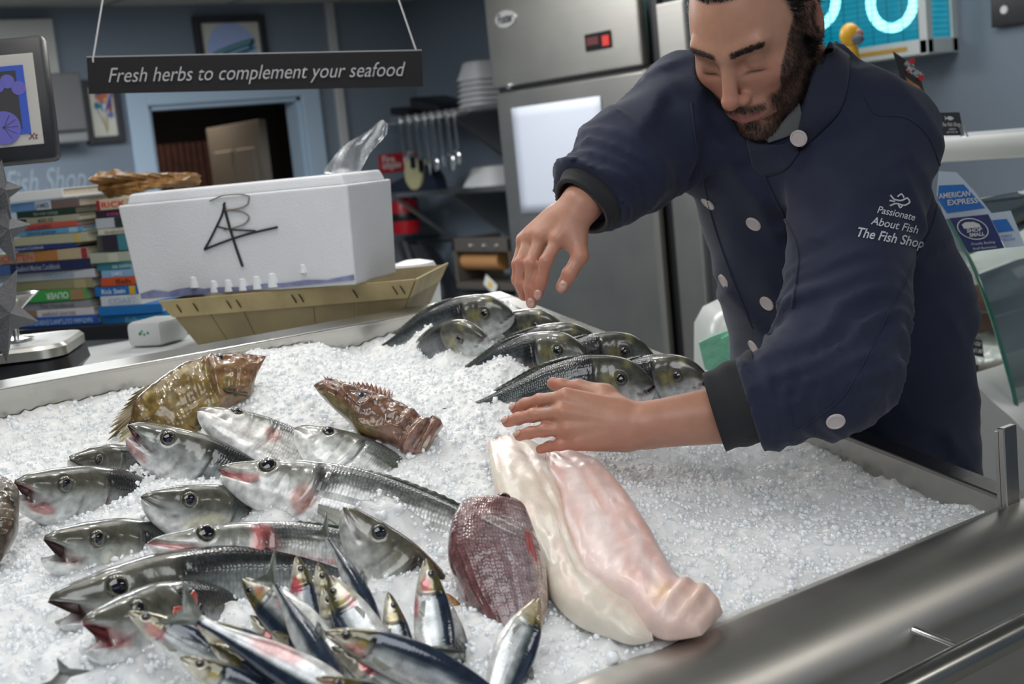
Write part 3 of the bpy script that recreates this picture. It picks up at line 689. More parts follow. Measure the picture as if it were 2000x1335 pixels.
B_((278, 968), (600, 1070), .045, -.07, length=.40, roll=.1, label='bass with pale yellow cheek under the raised-snout bass', patches=[(.2, -.2, .07, .5, (.66, .62, .44), .7), (.33, .1, .03, .5, DK_, .7)])
B_((88, 1052), (420, 1130), .035, -.10, length=.43, roll=.1, open_=.034, label='bass with gaping mouth and big eye at the left, below the red-mouthed bass', patches=[(.07, -.2, .03, .12, (.35, .14, .08), .4), (.2, -.2, .07, .5, (.62, .58, .42), .5)])
B_((290, 1058), (720, 1095), .06, -.01, length=.45, roll=-.20, hs=.68, label='large pale bass with pink stained lips and gill, below the long silver bass', opt=dict(pale=True, mouthc=(.5, .12, .12)), patches=[(.07, -.15, .07, .25, PINK, .85), (.26, .2, .04, .6, (.6, .12, .12), .75), (.29, .3, .05, .4, DK_, .6), (.36, -.45, .09, .35, (.75, .35, .33), .7), (.45, -.3, .06, .15, (.5, .1, .1), .7)])
B_((97, 1172), (640, 1140), .04, -.02, length=.49, hs=.86, roll=.22, open_=.032, label='long dark-backed bass with open mouth at lower left', patches=[(.07, -.3, .04, .14, (.4, .1, .08), .6), (.6, .3, .4, .5, (.25, .28, .28), .5)])
B_((165, 1218), (540, 1235), .07, -.07, length=.42, roll=-.05, open_=.038, label='bass with torn dark gill wound lying against the long dark-backed bass', patches=[(.07, -.3, .05, .14, RED, .5), (.2, -.1, .05, .5, (.8, .75, .62), .8)], gape=[(.27, .25, .045, .05, (.5, .07, .04)), (.30, .15, .03, .04, (.02, .02, .025)), (.275, -.35, .03, .04, (.75, .3, .22))], opt=dict(mouthc=(.35, .05, .06)))
B_((674, 990), (830, 1190), .075, -.03, length=.36, roll=.0, label='dull grey-brown bass head beside the red bream', opt=dict(grey=True, iris=(.10, .09, .07)), pect=False, patches=[(.3, -.3, .05, .5, (.5, .5, .46), .5)])

# ---- sea bream at the far corner (heads to the right)
R_ = lambda *a, **k: make_fish('sea_bream', 'bream', *a, cat='fish', group=G2, tailfin=False, **k)
R_((1003, 612), (800, 672), .045, -.03, length=.30, label='bream lying highest at the corner, farthest back of all the bream', roll=.1)
R_((948, 655), (820, 720), .05, -.05, length=.28, label='bream half buried in ice in front of the farthest bream', roll=.1)
R_((1096, 632), (960, 668), .03, -.03, length=.27, label='small bream head peeping over the ice by the right rim', roll=.3, hs=.9)
R_((1166, 660), (1000, 700), .035, -.02, length=.28, label='dark narrow-backed bream between the small head and the bream in front', roll=.45, hs=.9)
R_((1150, 692), (965, 735), .06, .0, length=.29, label='bream with an open gill and large eye, left of the front row', roll=-.05, patches=[(.31, .0, .05, .5, DK_, .9), (.33, -.4, .06, .3, (.4, .16, .1), .6)], open_=.012)
R_((1276, 690), (1060, 740), .055, .0, length=.28, label='bream in the middle of the far row with a blunt dark snout', roll=.12)
R_((1278, 752), (1020, 790), .06, .02, length=.31, label='large bream with black and gold face just above the lower hand', roll=.05, open_=.015)
R_((1384, 738), (1190, 775), .055, .0, length=.28, label='bream farthest right with pale lips over the right rim', roll=.2, open_=.02, patches=[(.03, -.6, .05, .6, (.6, .55, .52), .7)])

# ---- sardines
S_ = lambda h, t, wh, wt, label, **k: make_fish('sardine', 'sardine', h, t, wh, wt, label=label, cat='fish', group=G3, nx=60, nr=36, **k)
SR = (.62, .05, .09)
S_((580, 1084), (618, 1290), .07, -.01, 'sardine standing head up with a red gill, leftmost of the upright ones behind', length=.165, patches=[(.19, -.3, .07, .5, SR, .85)], tailfin=False, roll=.25)
S_((621, 1098), (668, 1290), .065, -.01, 'thin upright sardine between the red-gilled one and the broad one', length=.16, tailfin=False, roll=.3)
S_((632, 1143), (672, 1300), .06, -.01, 'small yellow-gilled sardine head squeezed behind the broad upright one', length=.15, tailfin=False, roll=.3)
S_((643, 1124), (735, 1305), .085, .02, 'broad upright sardine with pale throat in the middle of the heap', length=.175, hs=1.25, tailfin=False, patches=[(.19, -.3, .05, .35, PINK, .6)], opt={}, flip=-1)
S_((474, 1130), (690, 1335), .075, .03, 'sardine with white ribbed belly lying down to the right across the heap', length=.20, hs=1.1, flip=-1, patches=[(.14, -.1, .03, .3, (.7, .2, .1), .7), (.3, -.2, .05, .2, SR, .5)], tailfin=False)
S_((750, 1262), (662, 1095), .03, .07, 'dark-backed sardine with its tail fin raised against the pale bass', length=.15, bend=.03, roll=.55, hs=.75, flip=1, pect=False)
S_((758, 1155), (800, 1335), .06, -.01, 'small upright sardine with yellow gill left of the tall silver one', length=.155, tailfin=False, patches=[(.17, -.2, .05, .3, (.7, .5, .2), .6)])
S_((832, 1090), (868, 1325), .085, .0, 'tall upright silver sardine with navy back and pink cheek', length=.19, hs=1.05, tailfin=False, patches=[(.15, -.3, .05, .35, SR, .7), (.25, -.85, .06, .2, SR, .7)])
S_((868, 1165), (905, 1345), .03, -.02, 'silver-sided sardine tucked behind the tall silver one', length=.165, tailfin=False, eye=False, pect=False, patches=[(.1, 0, .3, 1.3, (.7, .7, .68), .8)])
S_((632, 1232), (930, 1372), .085, .03, 'navy-backed sardine lying on top, curving down to the right', length=.215, bend=.05, hs=.95, roll=.25, patches=[(.16, -.4, .06, .4, SR, .5)])
S_((648, 1262), (900, 1400), .06, .01, 'silver sardine with crimson gill right under the navy-backed one on top', length=.20, hs=1.05, patches=[(.2, -.1, .05, .35, SR, .8), (.45, -.4, .12, .3, (.6, .2, .2), .5)], roll=-.1)
S_((690, 1390), (566, 1190), .05, .085, 'dark sardine with its olive tail raised left of the navy-backed one', length=.17, hs=.85, roll=.5, pect=False, eye=False)
S_((250, 1193), (520, 1335), .085, .03, 'sardine with golden head lying over the torn-gilled bass', length=.185, hs=1.0, patches=[(.17, -.25, .07, .35, (.7, .25, .25), .7)], roll=.05)
S_((384, 1212), (640, 1360), .085, .02, 'navy sardine with coppery gill beside the golden-headed one', length=.19, hs=1.15, roll=.25, eye=False, patches=[(.02, -.3, .05, .6, (.25, .12, .06), .8), (.15, -.5, .03, .5, (.35, .14, .05), .7)])
S_((352, 1282), (620, 1420), .08, .02, 'sardine with a round dark eye lowest at the left of the heap', length=.19, roll=.1)
S_((410, 1255), (640, 1400), .08, .03, 'glossy navy back of a sardine between its two left neighbours', length=.18, roll=.7, eye=False, hs=1.0, pect=False)
S_((760, 1420), (482, 1262), .04, .09, 'sardine with olive tail raised and pink-stained belly at the front', length=.19, hs=.95, roll=.1, flip=-1, eye=False, patches=[(.6, -.5, .2, .5, (.7, .3, .28), .7)])
S_((490, 1200), (600, 1320), .05, .0, 'sardine head with red gills showing under the ribbed-belly one', length=.15, patches=[(.18, 0, .06, .7, SR, .8)], tailfin=False, eye=False)
S_((532, 1232), (640, 1330), .06, .0, 'torn silver sardine head in the middle of the front heap', length=.15, tailfin=False, eye=False, hs=1.2, patches=[(.1, 0, .1, .9, (.45, .42, .3), .7), (.22, .3, .04, .5, (.2, .12, .04), .7)])
S_((618, 1322), (860, 1440), .095, .03, 'sardine with brown and gold snout at the bottom edge of the picture', length=.185, hs=1.1, patches=[(.1, .2, .08, .4, (.25, .07, .03), .7)])
S_((1052, 1168), (982, 1345), .055, .0, 'silver sardine lying alone below the red bream', length=.155, hs=1.35, flip=-1, patches=[(.08, 0, .1, 1.3, (.5, .38, .22), .7)], roll=-.1, eye=False)
for (h, t_, lb) in (((872, 1158), (900, 1210), 'orange-brown sardine snout poking out beside the red bream'), ((978, 1190), (920, 1215), 'orange sardine snout poking out of the ice below the red bream')):
    S_(h, t_, .012, -.02, lb, length=.12, hs=1.1, tailfin=False, eye=False, pect=False, patches=[(.05, 0, .25, 1.5, (.50, .24, .09), .8)])
make_fish('fish_tail', 'bass', (40, 1425), (104, 1345), -.05, .022, length=.13, hs=1.5, tmax=1, label='dark fish tail sticking out of the ice at the bottom left corner', cat='fish', eye=False, roll=.3, pect=False, dorsal=False, opt=dict(grey=True))
# ================================================================ flat-lying pieces: two edges traced over a plane, with real thickness
def curve2(pts, q):
    pts = np.array(pts, float); d = np.r_[0, np.cumsum(np.linalg.norm(np.diff(pts, axis=0), axis=1))]; d /= d[-1]
    return np.stack([interp(q, list(zip(d, pts[:, i]))) for i in range(pts.shape[1])], -1)
def slab_loft(name, A_, B_, to3, nrm, thick, mat_, colf, bumpf=None, nt=90, ns=26, under=.45, label=None, cat=None, group=None, parent=None, power=.7, uvs=1.):
    """A_, B_: the two long edges as picture points; to3 maps them to the lying plane; thick(t) half thickness in metres"""
    q = np.linspace(0, 1, nt); a, b = curve2(A_, q), curve2(B_, q)
    a3 = np.array([to3(*p) for p in a]); b3 = np.array([to3(*p) for p in b])
    th = np.linspace(0, 2 * math.pi, ns * 2, endpoint=False)
    V = []; C_ = []; UV_ = []; S_CL = []
    for i in range(nt):
        endf = (1 - (2 * abs(q[i] - .5)) ** 7) ** .5 if True else 1
        s = np.cos(th); hgt = np.sin(th); sv = np.sign(s) * np.abs(s) ** .85
        c = (a3[i] + b3[i]) / 2; e = (b3[i] - a3[i]) / 2
        hh = thick(q[i]) * max(.12, endf) * np.sign(hgt) * np.abs(hgt) ** power
        hh = np.where(hgt < 0, hh * under, hh)
        tt = np.full(len(s), q[i]); bb = 0
        if bumpf is not None: bb = bumpf(tt, sv) * (np.clip(hgt, 0, 1) ** .5)
        V.append(c[None] + sv[:, None] * e[None] + (hh + bb)[:, None] * nrm[None])
        n_ = vnoise(np.stack([tt * 9, sv * 3, tt * 0 + 3.3 + len(name)], -1)); C_.append(colf(tt, sv, n_)); UV_.append(np.stack([tt * uvs, sv * .5 + .5], -1)); S_CL.append(np.where(hgt > -.2, 1., 0.))
    m = ns * 2; V = np.vstack(V); C_ = np.vstack(C_); UV_ = np.vstack(UV_); S_CL = np.concatenate(S_CL)
    F = [(i * m + j, i * m + (j + 1) % m, (i + 1) * m + (j + 1) % m, (i + 1) * m + j) for i in range(nt - 1) for j in range(m)]
    F += [tuple(range(m)), tuple((nt - 1) * m + j for j in range(m))]
    me = mesh(name, V, F, col=C_, uv=UV_, fa=dict(scl=S_CL)); bm = bmesh.new(); bm.from_mesh(me); bmesh.ops.recalc_face_normals(bm, faces=bm.faces); bm.to_mesh(me); bm.free(); me.polygons.foreach_set('use_smooth', np.full(len(me.polygons), True))
    o = link(name, me, mat_, parent)
    return tag(o, label, cat, group)
def facing(px, py, w, lean):
    """plane through the ice at a picture point, leaning from the ice plane (0) to square-on to the camera (1)"""
    p0 = I(px, py, w); v = nz(CAMP - p0); n = nz(TN * (1 - lean) + v * lean)
    return p0, n, (lambda x, y: onplane(x, y, p0, n))
def blob_eye(parent, px, py, plane, R, n, lift, cols=((.006, .007, .012), (.3, .3, .32), (.20, .15, .13)), flat=.6):
    p0, nn, f = plane; ce = f(px, py) + nn * lift; e1 = nz(np.cross(nn, (0, 0, 1))); e2 = np.cross(nn, e1); V = []; CC = []
    for i in range(16):
        a_ = i / 15 * math.pi * .55; q = i / 15
        for j in range(24):
            b_ = 2 * math.pi * j / 24; V.append(ce + nn * math.cos(a_) * R * flat + (e1 * math.cos(b_) + e2 * math.sin(b_)) * math.sin(a_) * R)
            CC.append(cols[0] if q < .34 else cols[1] if q < .46 else cols[2])
    F = [(i * 24 + j, i * 24 + (j + 1) % 24, (i + 1) * 24 + (j + 1) % 24, (i + 1) * 24 + j) for i in range(15) for j in range(24)]
    me = mesh('eye', V, F, col=CC); bm = bmesh.new(); bm.from_mesh(me); bmesh.ops.recalc_face_normals(bm, faces=bm.faces); bm.to_mesh(me); bm.free(); me.polygons.foreach_set('use_smooth', np.full(len(me.polygons), True))
    link('eye', me, EYEM, parent)
def fin_strip(name, base, tip, to3, nrm, lift, colr, rays, parent, mat_=None, th_=.0012, rag=.12):
    """ray fin between two picture polylines on a plane"""
    nb = rays * 4 + 1; q = np.linspace(0, 1, nb); B0, T0 = curve2(base, q), curve2(tip, q); ph = q * rays * 2 * math.pi
    T0 = B0 + (T0 - B0) * (1 + rag * np.cos(ph))[:, None]; nh = 7; V = []; CC = []
    for sd in (1, -1):
        for i in range(nh):
            f = i / (nh - 1)
            for j in range(nb):
                p = B0[j] * (1 - f) + T0[j] * f; k = math.cos(ph[j]) * .5 + .5
                V.append(to3(*p) + nrm * (lift * (1 - .7 * f) + sd * th_ * (.3 + k) * (1 - .6 * f) + .004 * math.sin(q[j] * 9 + f * 2) * f)); CC.append(np.array(colr) * (.45 + .75 * k) * (1 + .2 * f))
    F = []
    for sd in (0, 1):
        for i in range(nh - 1):
            for j in range(nb - 1): a = (sd * nh + i) * nb + j; F.append((a, a + 1, a + nb + 1, a + nb))
    me = mesh(name, V, F, col=CC); me.polygons.foreach_set('use_smooth', np.full(len(me.polygons), True))
    return link(name, me, mat_ or FINM, parent)

# ---- white fillets lying on the ice
def fillet_mat(name, sss=.35):
    return mat(name, (.8, .7, .65), .38, attr=True, noise=(55, .06), bump=(260, .3, .0012), Subsurface_Weight=sss, Subsurface_Scale=.02, Coat_Weight=.25, Coat_Roughness=.2)
FIL = fillet_mat('raw_fillet_flesh'); FIL.node_tree.nodes['Principled BSDF'].inputs['Subsurface Radius'].default_value = (1, .55, .45)
def c_f1(t, s, n):
    c = mixc(np.array([.72, .66, .56]), np.array([.74, .57, .49]), sstep(.1, .9, n * .8 + .3)); c = mixc(c, np.array([.80, .50, .44]), sstep(.10, .0, t) * .8)
    c = mixc(c, np.array([.84, .70, .62]), sstep(.8, .2, abs(s - .2)) * sstep(.5, .2, t) * .4)
    c = mixc(c, np.array([.72, .55, .30]), .35 * sstep(.06, .0, abs(t - .78)) * sstep(.2, .8, s)); return c
def c_f2(t, s, n):
    c = mixc(np.array([.76, .58, .54]), np.array([.74, .46, .40]), sstep(-.3, .7, n)); c = mixc(c, np.array([.86, .74, .72]), sstep(.5, 0, abs(s + .35)) * .7 * sstep(.75, .4, t))
    c = mixc(c, np.array([.78, .40, .34]), .5 * np.exp(-((s + .12 - .1 * np.sin(t * 5)) / .05) ** 2) * sstep(.75, .5, t) * sstep(.08, .2, t))
    c = mixc(c, np.array([.75, .45, .16]), .6 * np.exp(-(((t - .80) / .04) ** 2 + ((s + .35) / .35) ** 2)))
    c = mixc(c, np.array([.86, .62, .50]), sstep(.8, .92, t) * .6); return c
def b_f(seg, st, amp=.0016):
    def f(t, s):
        r = amp * np.abs(np.sin((t * 46 + .9 * np.abs(s)))) ** 3 * sstep(seg, seg + .05, t) * 1.8
        r = r - .004 * np.exp(-((s - st - .12 * np.sin(t * 5)) / .07) ** 2) * sstep(.04, .15, t) * sstep(.9, .6, t)
        return r + .0016 * vnoise(np.stack([t * 16, s * 4, t * 0 + seg * 9], -1)) + .0012 * vnoise(np.stack([t * 50, s * 9, t * 0], -1))
    return f
def fto(w0):
    return lambda x, y: I(x, y, w0)
slab_loft('fish_fillet', [(953, 853), (957, 900), (968, 960), (990, 1000), (1040, 1070), (1075, 1160), (1130, 1215), (1190, 1240), (1240, 1255), (1262, 1253)],
          [(1005, 850), (1060, 880), (1085, 940), (1105, 1000), (1120, 1060), (1150, 1130), (1200, 1175), (1240, 1200), (1272, 1238), (1276, 1250)],
          fto(.012), TN, lambda t: .020 * (math.sin(min(1, t * 1.15 + .12) * math.pi * .5)) * (1 if t < .75 else 1 - .55 * (t - .75) * 4) + .006, FIL, c_f1, b_f(1.2, .25),
          label='long cream-white fish fillet curving between the red bream and the pink fillet', cat='fillet', group='skinned fillets on the ice')
slab_loft('fish_fillet', [(1063, 878), (1070, 920), (1095, 970), (1098, 1010), (1115, 1070), (1140, 1130), (1190, 1170), (1225, 1190), (1262, 1225), (1310, 1243), (1370, 1240)],
          [(1090, 876), (1160, 905), (1205, 950), (1240, 1000), (1275, 1060), (1300, 1110), (1322, 1145), (1335, 1158), (1362, 1162), (1395, 1172), (1412, 1195)],
          fto(.020), TN, lambda t: .024 * (math.sin(min(1, t * 1.3 + .15) * math.pi * .5)) + .006 - .010 * max(0, t - .85) * 6, FIL, c_f2, b_f(.78, -.12, .0024),
          label='wide pink skinned fillet with ribbed narrow end, lying nearest the steel front', cat='fillet', group='skinned fillets on the ice')

# ---- red bream, half standing in the ice
pl = facing(960, 1190, .0, .55)
def c_red(t, s, n):
    c = mixc(np.array([.17, .065, .068]), np.array([.31, .23, .24]), sstep(-.7, .5, s + .25 * n)); c = mixc(c, np.array([.60, .46, .40]), sstep(.62, .85, s + .12 * n) * sstep(.3, .5, t))
    c = mixc(c, np.array([.20, .08, .075]), sstep(.32, .2, t) * .8); g = t - (.30 + .10 * (s - .1)); c = mixc(c, np.array([.62, .50, .44]), np.exp(-((g + .004) / .016) ** 2) * sstep(-.35, -.1, s) * .8); c = mixc(c, np.array([.05, .02, .02]), np.exp(-((g - .018) / .010) ** 2) * sstep(-.35, -.1, s) * .8)
    c = mixc(c, np.array([.06, .03, .03]), np.exp(-((t - .17 - .05 * s) / .010) ** 2) * sstep(.0, .3, s) * .7); c = mixc(c, np.array([.42, .33, .32]), sstep(.25, .5, s) * sstep(.40, .30, t) * sstep(.12, .24, t) * .8)
    return c
def b_red(t, s):
    g = t - (.30 + .10 * (s - .1)); r = .004 * np.exp(-((g + .03) / .03) ** 2) * sstep(-.35, 0, s) - .006 * np.exp(-((g - .01) / .012) ** 2) * sstep(-.35, 0, s)
    r = r + .0012 * np.sin(s * 38 + 2 * t) * sstep(.3, .42, t); r = r - .002 * np.exp(-((t - .17) / .012) ** 2) * sstep(.0, .4, s)
    return r + .0008 * vnoise(np.stack([t * 40, s * 20, t * 0], -1))
red = slab_loft('red_bream', [(955, 975), (905, 985), (880, 1030), (874, 1080), (890, 1130), (912, 1180), (950, 1230), (985, 1290)],
                [(985, 972), (1022, 990), (1040, 1030), (1056, 1080), (1068, 1130), (1071, 1185), (1060, 1230), (1020, 1290)], pl[2], pl[1],
                lambda t: .034 * math.sin(min(1, t * 1.6 + .22) * math.pi * .5) ** .8, REDM, c_red, b_red, nt=110, ns=36, under=.9,
                label='round purple-red bream with pink fin leaning against the cream fillet', cat='fish', uvs=1.2)
blob_eye(red, 982, 990, pl, .009, None, .016, ((.01, .008, .01), (.22, .09, .04), (.10, .03, .03)), .55)
fin_strip('pectoral_fin', [(1022, 1068), (1034, 1076)], [(1044, 1170), (1064, 1165)], pl[2], pl[1], .036, (.62, .17, .16), 6, red, th_=.002, rag=.05)

# ---- john dory on the left, head to the right
pl = facing(380, 800, .0, .6)
def c_dory(t, s, n):
    c = mixc(np.array([.20, .13, .035]), np.array([.36, .28, .11]), sstep(-.2, .8, n + .3 * s)); c = mixc(c, np.array([.11, .055, .025]), sstep(-.45, -.95, s + .2 * n) * .9)
    c = mixc(c, np.array([.24, .11, .07]), sstep(.60, .66, t) * .65); c = mixc(c, np.array([.26, .19, .05]), np.exp(-(((t - .72) / .05) ** 2 + ((s - .35) / .3) ** 2)) * .9)
    c = mixc(c, np.array([.09, .05, .02]), sstep(.2, .0, t) * .7)
    c = mixc(c, np.array([.02, .018, .012]), sstep(1.2, .7, np.sqrt(((t - .45) / .045) ** 2 + ((s - .82) / .16) ** 2)) * .9); return c
def b_dory(t, s):
    r = .004 * vnoise(np.stack([t * 12, s * 4, t * 0 + 2], -1)) + .0025 * np.abs(vnoise(np.stack([t * 34, s * 10, t * 0 + 1], -1)))
    r = r - .006 * np.exp(-((t - .60 - .05 * s * s) / .012) ** 2) + .004 * np.exp(-((t - .66) / .03) ** 2)
    return r - .004 * np.exp(-((t - .80 + .06 * s) / .01) ** 2) * sstep(-.3, .2, s)
dory = slab_loft('john_dory', [(250, 830), (262, 790), (290, 760), (330, 730), (375, 708), (420, 697), (470, 692), (520, 695)],
                 [(272, 850), (300, 850), (330, 858), (368, 862), (410, 840), (440, 800), (490, 770), (500, 735)], pl[2], pl[1],
                 lambda t: .026 * math.sin(math.pi * min(1, max(.06, t * 1.05))) ** .6 + .006, DORYM, c_dory, b_dory, nt=120, ns=34,
                 label='brown and olive john dory with trailing fin rays, lying against the far rim', cat='fish')
blob_eye(dory, 427, 714, pl, .010, None, .021, ((.01, .015, .04), (.12, .12, .12), (.20, .13, .07)), .5)
fin_strip('dorsal_fin', [(300, 752), (275, 790), (262, 820)], [(262, 772), (228, 820), (216, 862)], pl[2], pl[1], .008, (.20, .14, .05), 10, dory, rag=.2)
fin_strip('anal_fin', [(262, 828), (262, 850)], [(236, 842), (232, 875)], pl[2], pl[1], .006, (.45, .40, .24), 7, dory, rag=.15)
fin_strip('pectoral_fin', [(430, 775), (445, 785)], [(480, 768), (484, 778)], pl[2], pl[1], .03, (.12, .10, .06), 5, dory, rag=.05)
fin_strip('pelvic_fin', [(370, 845), (384, 852)], [(398, 826), (402, 835)], pl[2], pl[1], .024, (.22, .18, .08), 6, dory, rag=.1)

# ---- brown john dory head on the right, jaw pushed out
pl = facing(740, 850, .022, .6)
def c_d2(t, s, n):
    c = mixc(np.array([.19, .095, .06]), np.array([.27, .15, .10]), sstep(-.3, .7, n)); c = mixc(c, np.array([.19, .15, .04]), sstep(.3, .9, s + .3 * n) * sstep(.65, .4, t) * .9)
    c = mixc(c, np.array([.085, .045, .03]), sstep(-.45, -.95, s) * .8); c = mixc(c, np.array([.33, .18, .14]), sstep(.66, .9, t) * .8)
    c = mixc(c, np.array([.10, .06, .045]), np.abs(np.sin(t * 60 + s * 2)) ** 6 * sstep(.66, .8, t) * .6); return c
def b_d2(t, s):
    r = .003 * vnoise(np.stack([t * 14, s * 5, t * 0 + 4], -1)) + .002 * np.abs(vnoise(np.stack([t * 40, s * 12, t * 0 + 8], -1)))
    r = r + .0045 * np.exp(-(np.sqrt(((t - .33) / .11) ** 2 + ((s + .25) / .38) ** 2) - 1) ** 2 / .04) - .003 * sstep(.9, .4, np.sqrt(((t - .33) / .10) ** 2 + ((s + .25) / .34) ** 2))
    return r + .0038 * np.sin(t * 55 + s * 2.2) * sstep(.64, .76, t) - .004 * np.exp(-((s - .0 - .3 * (t - .4)) / .05) ** 2) * sstep(.42, .5, t) * sstep(.72, .64, t)
d2 = slab_loft('john_dory', [(612, 752), (640, 745), (680, 756), (720, 768), (765, 785), (805, 803), (838, 822), (846, 812), (862, 828)],
               [(625, 770), (650, 795), (680, 822), (700, 848), (730, 858), (770, 872), (790, 890), (815, 892), (838, 892)][:8] + [(832, 878)], pl[2], pl[1],
               lambda t: .024 * math.sin(math.pi * min(.93, max(.12, t * .8 + .1))) ** .6 + .004, DORYM, c_d2, b_d2, nt=120, ns=34,
               label='brown john dory head with jaw thrust out, alone in the ice at the middle', cat='fish')
slab_loft('jaw', [(842, 822), (848, 813), (858, 818), (866, 832)], [(800, 895), (812, 893), (826, 894), (840, 868)], pl[2], pl[1], lambda t: .014, DORYM, c_d2, None, nt=30, ns=16, parent=d2)
blob_eye(d2, 710, 790, pl, .011, None, .023, ((.02, .03, .05), (.16, .15, .18), (.17, .12, .12)), .42)
fin_strip('dorsal_fin', [(640, 750), (690, 760), (765, 786)], [(632, 738), (690, 748), (768, 764)], pl[2], pl[1], .006, (.24, .11, .07), 16, d2, rag=.25)
# ---- mottled brown fish cut by the left edge of the picture
pl = facing(0, 1080, .0, .5)
def c_d3(t, s, n):
    return mixc(mixc(np.array([.08, .055, .035]), np.array([.24, .20, .14]), sstep(-.2, .5, n)), np.array([.05, .03, .02]), sstep(.5, .95, s) * .5)
slab_loft('mottled_fish', [(-150, 930), (-140, 980), (-120, 1040), (-80, 1120)], [(0, 926), (38, 965), (36, 1030), (2, 1096)], pl[2], pl[1], lambda t: .028 * math.sin(math.pi * min(.95, max(.08, t))) ** .6, DORYM, c_d3,
          lambda t, s: .004 * np.abs(vnoise(np.stack([t * 22, s * 8, t * 0 + 6], -1))) + .003 * vnoise(np.stack([t * 9, s * 4, t * 0], -1)), label='mottled dark brown fish cut off by the left edge of the picture', cat='fish')
# ================================================================ the fishmonger: implicit surfaces meshed on a grid
def surface_net(fn, lo, hi, h):
    """naive surface nets of fn(points)<0 over the box lo..hi with cells of size h"""
    lo = np.asarray(lo, float); n = np.ceil((np.asarray(hi) - lo) / h).astype(int) + 1
    ax = [lo[i] + h * np.arange(n[i]) for i in range(3)]
    D = np.empty(n, np.float32)
    step = max(1, int(1.5e6 // (n[1] * n[2])))
    for i in range(0, n[0], step):
        g = np.stack(np.meshgrid(ax[0][i:i + step], ax[1], ax[2], indexing='ij'), -1); D[i:i + step] = fn(g)
    for ax_i in range(3):
        for e_ in (0, -1):
            sl = [slice(None)] * 3; sl[ax_i] = e_; D[tuple(sl)] = np.maximum(D[tuple(sl)], h * .5)
    S = D < 0
    c = np.zeros(np.array(n) - 1, np.uint8)
    for a in (0, 1):
        for b in (0, 1):
            for d in (0, 1): c += S[a:n[0] - 1 + a, b:n[1] - 1 + b, d:n[2] - 1 + d]
    act = (c > 0) & (c < 8); ids = -np.ones(c.shape, np.int64); loc = np.argwhere(act); ids[act] = np.arange(len(loc))
    acc = np.zeros((len(loc), 3)); cnt = np.zeros(len(loc))
    for axis in range(3):
        o = [k for k in range(3) if k != axis]
        for a in (0, 1):
            for b in (0, 1):
                s = [0, 0, 0]; s[o[0]] = a; s[o[1]] = b; e = list(s); e[axis] = 1
                d0 = D[loc[:, 0] + s[0], loc[:, 1] + s[1], loc[:, 2] + s[2]]; d1 = D[loc[:, 0] + e[0], loc[:, 1] + e[1], loc[:, 2] + e[2]]
                m = (d0 < 0) != (d1 < 0); t = np.where(m, d0 / np.where(m, d0 - d1, 1), 0)
                p = np.zeros((len(loc), 3)); p[:, o[0]] = a; p[:, o[1]] = b; p[:, axis] = t
                acc[m] += p[m]; cnt[m] += 1
    V = lo + (loc + acc / np.maximum(cnt, 1)[:, None]) * h
    F = []
    for axis in range(3):
        o1, o2 = [(1, 2), (2, 0), (0, 1)][axis]
        sl0 = [slice(None)] * 3; sl1 = [slice(None)] * 3; sl0[axis] = slice(0, -1); sl1[axis] = slice(1, None)
        e = S[tuple(sl0)] != S[tuple(sl1)]; sg = S[tuple(sl0)]
        L = np.argwhere(e); L = L[(L[:, o1] > 0) & (L[:, o2] > 0) & (L[:, o1] < n[o1] - 1) & (L[:, o2] < n[o2] - 1)]
        def at(a, b):
            q = L.copy(); q[:, o1] -= a; q[:, o2] -= b; return ids[q[:, 0], q[:, 1], q[:, 2]]
        f = np.stack([at(0, 0), at(1, 0), at(1, 1), at(0, 1)], -1); fl = sg[L[:, 0], L[:, 1], L[:, 2]]
        f[~fl] = f[~fl][:, ::-1]; F.append(f)
    F = np.vstack(F); F = F[(F >= 0).all(1)]
    return V, F
def smin(a, b, k):
    h = np.clip(.5 + .5 * (b - a) / k, 0, 1); return b * (1 - h) + a * h - k * h * (1 - h)
def smax(a, b, k): return -smin(-a, -b, k)
def cap(p, a, b, ra, rb):
    a = np.asarray(a, float); b = np.asarray(b, float); ab = b - a; t = np.clip(((p - a) @ ab) / (ab @ ab), 0, 1)
    return np.linalg.norm(p - a - t[..., None] * ab, axis=-1) - (ra + (rb - ra) * t)
def ell(p, c, r, R=None):
    q = p - np.asarray(c, float)
    if R is not None: q = q @ np.asarray(R).T
    q = q / np.asarray(r, float); l = np.linalg.norm(q, axis=-1); l2 = np.linalg.norm(q / np.asarray(r, float), axis=-1)
    return l * (l - 1) / np.maximum(l2, 1e-6)

SKIN = mat('skin', (.6, .4, .3), .42, attr=True, noise=(70, .05), bump=(420, .22, .0008), Subsurface_Weight=.12, Subsurface_Scale=.01)
SKIN.node_tree.nodes['Principled BSDF'].inputs['Subsurface Radius'].default_value = (1, .35, .2)
HAIRM = mat('dark_hair', (.016, .011, .008), .42, noise=(300, .4), bump=(500, .8, .002))
def cloth_mat(name, col, sc=900):
    return mat(name, col, .82, noise=(7, .08), bump=(sc, .35, .0006), Sheen_Weight=.12, Sheen_Roughness=.5)
NAVY = cloth_mat('navy_jacket_cloth', (.009, .0145, .042)); NAVY2 = cloth_mat('navy_collar_lining', (.012, .017, .038)); RIB = cloth_mat('charcoal_ribbed_cuff', (.014, .015, .018), 1400)
GREYT = cloth_mat('grey_tshirt', (.11, .115, .12)); BUT = mat('pale_button', '#cfc3c0', .35)

man = empty('fishmonger', P(1700, 1100, 2.2) * np.array([1, 1, 0]), 'bearded person in a navy jacket bending over the ice, one hand raised', 'person')

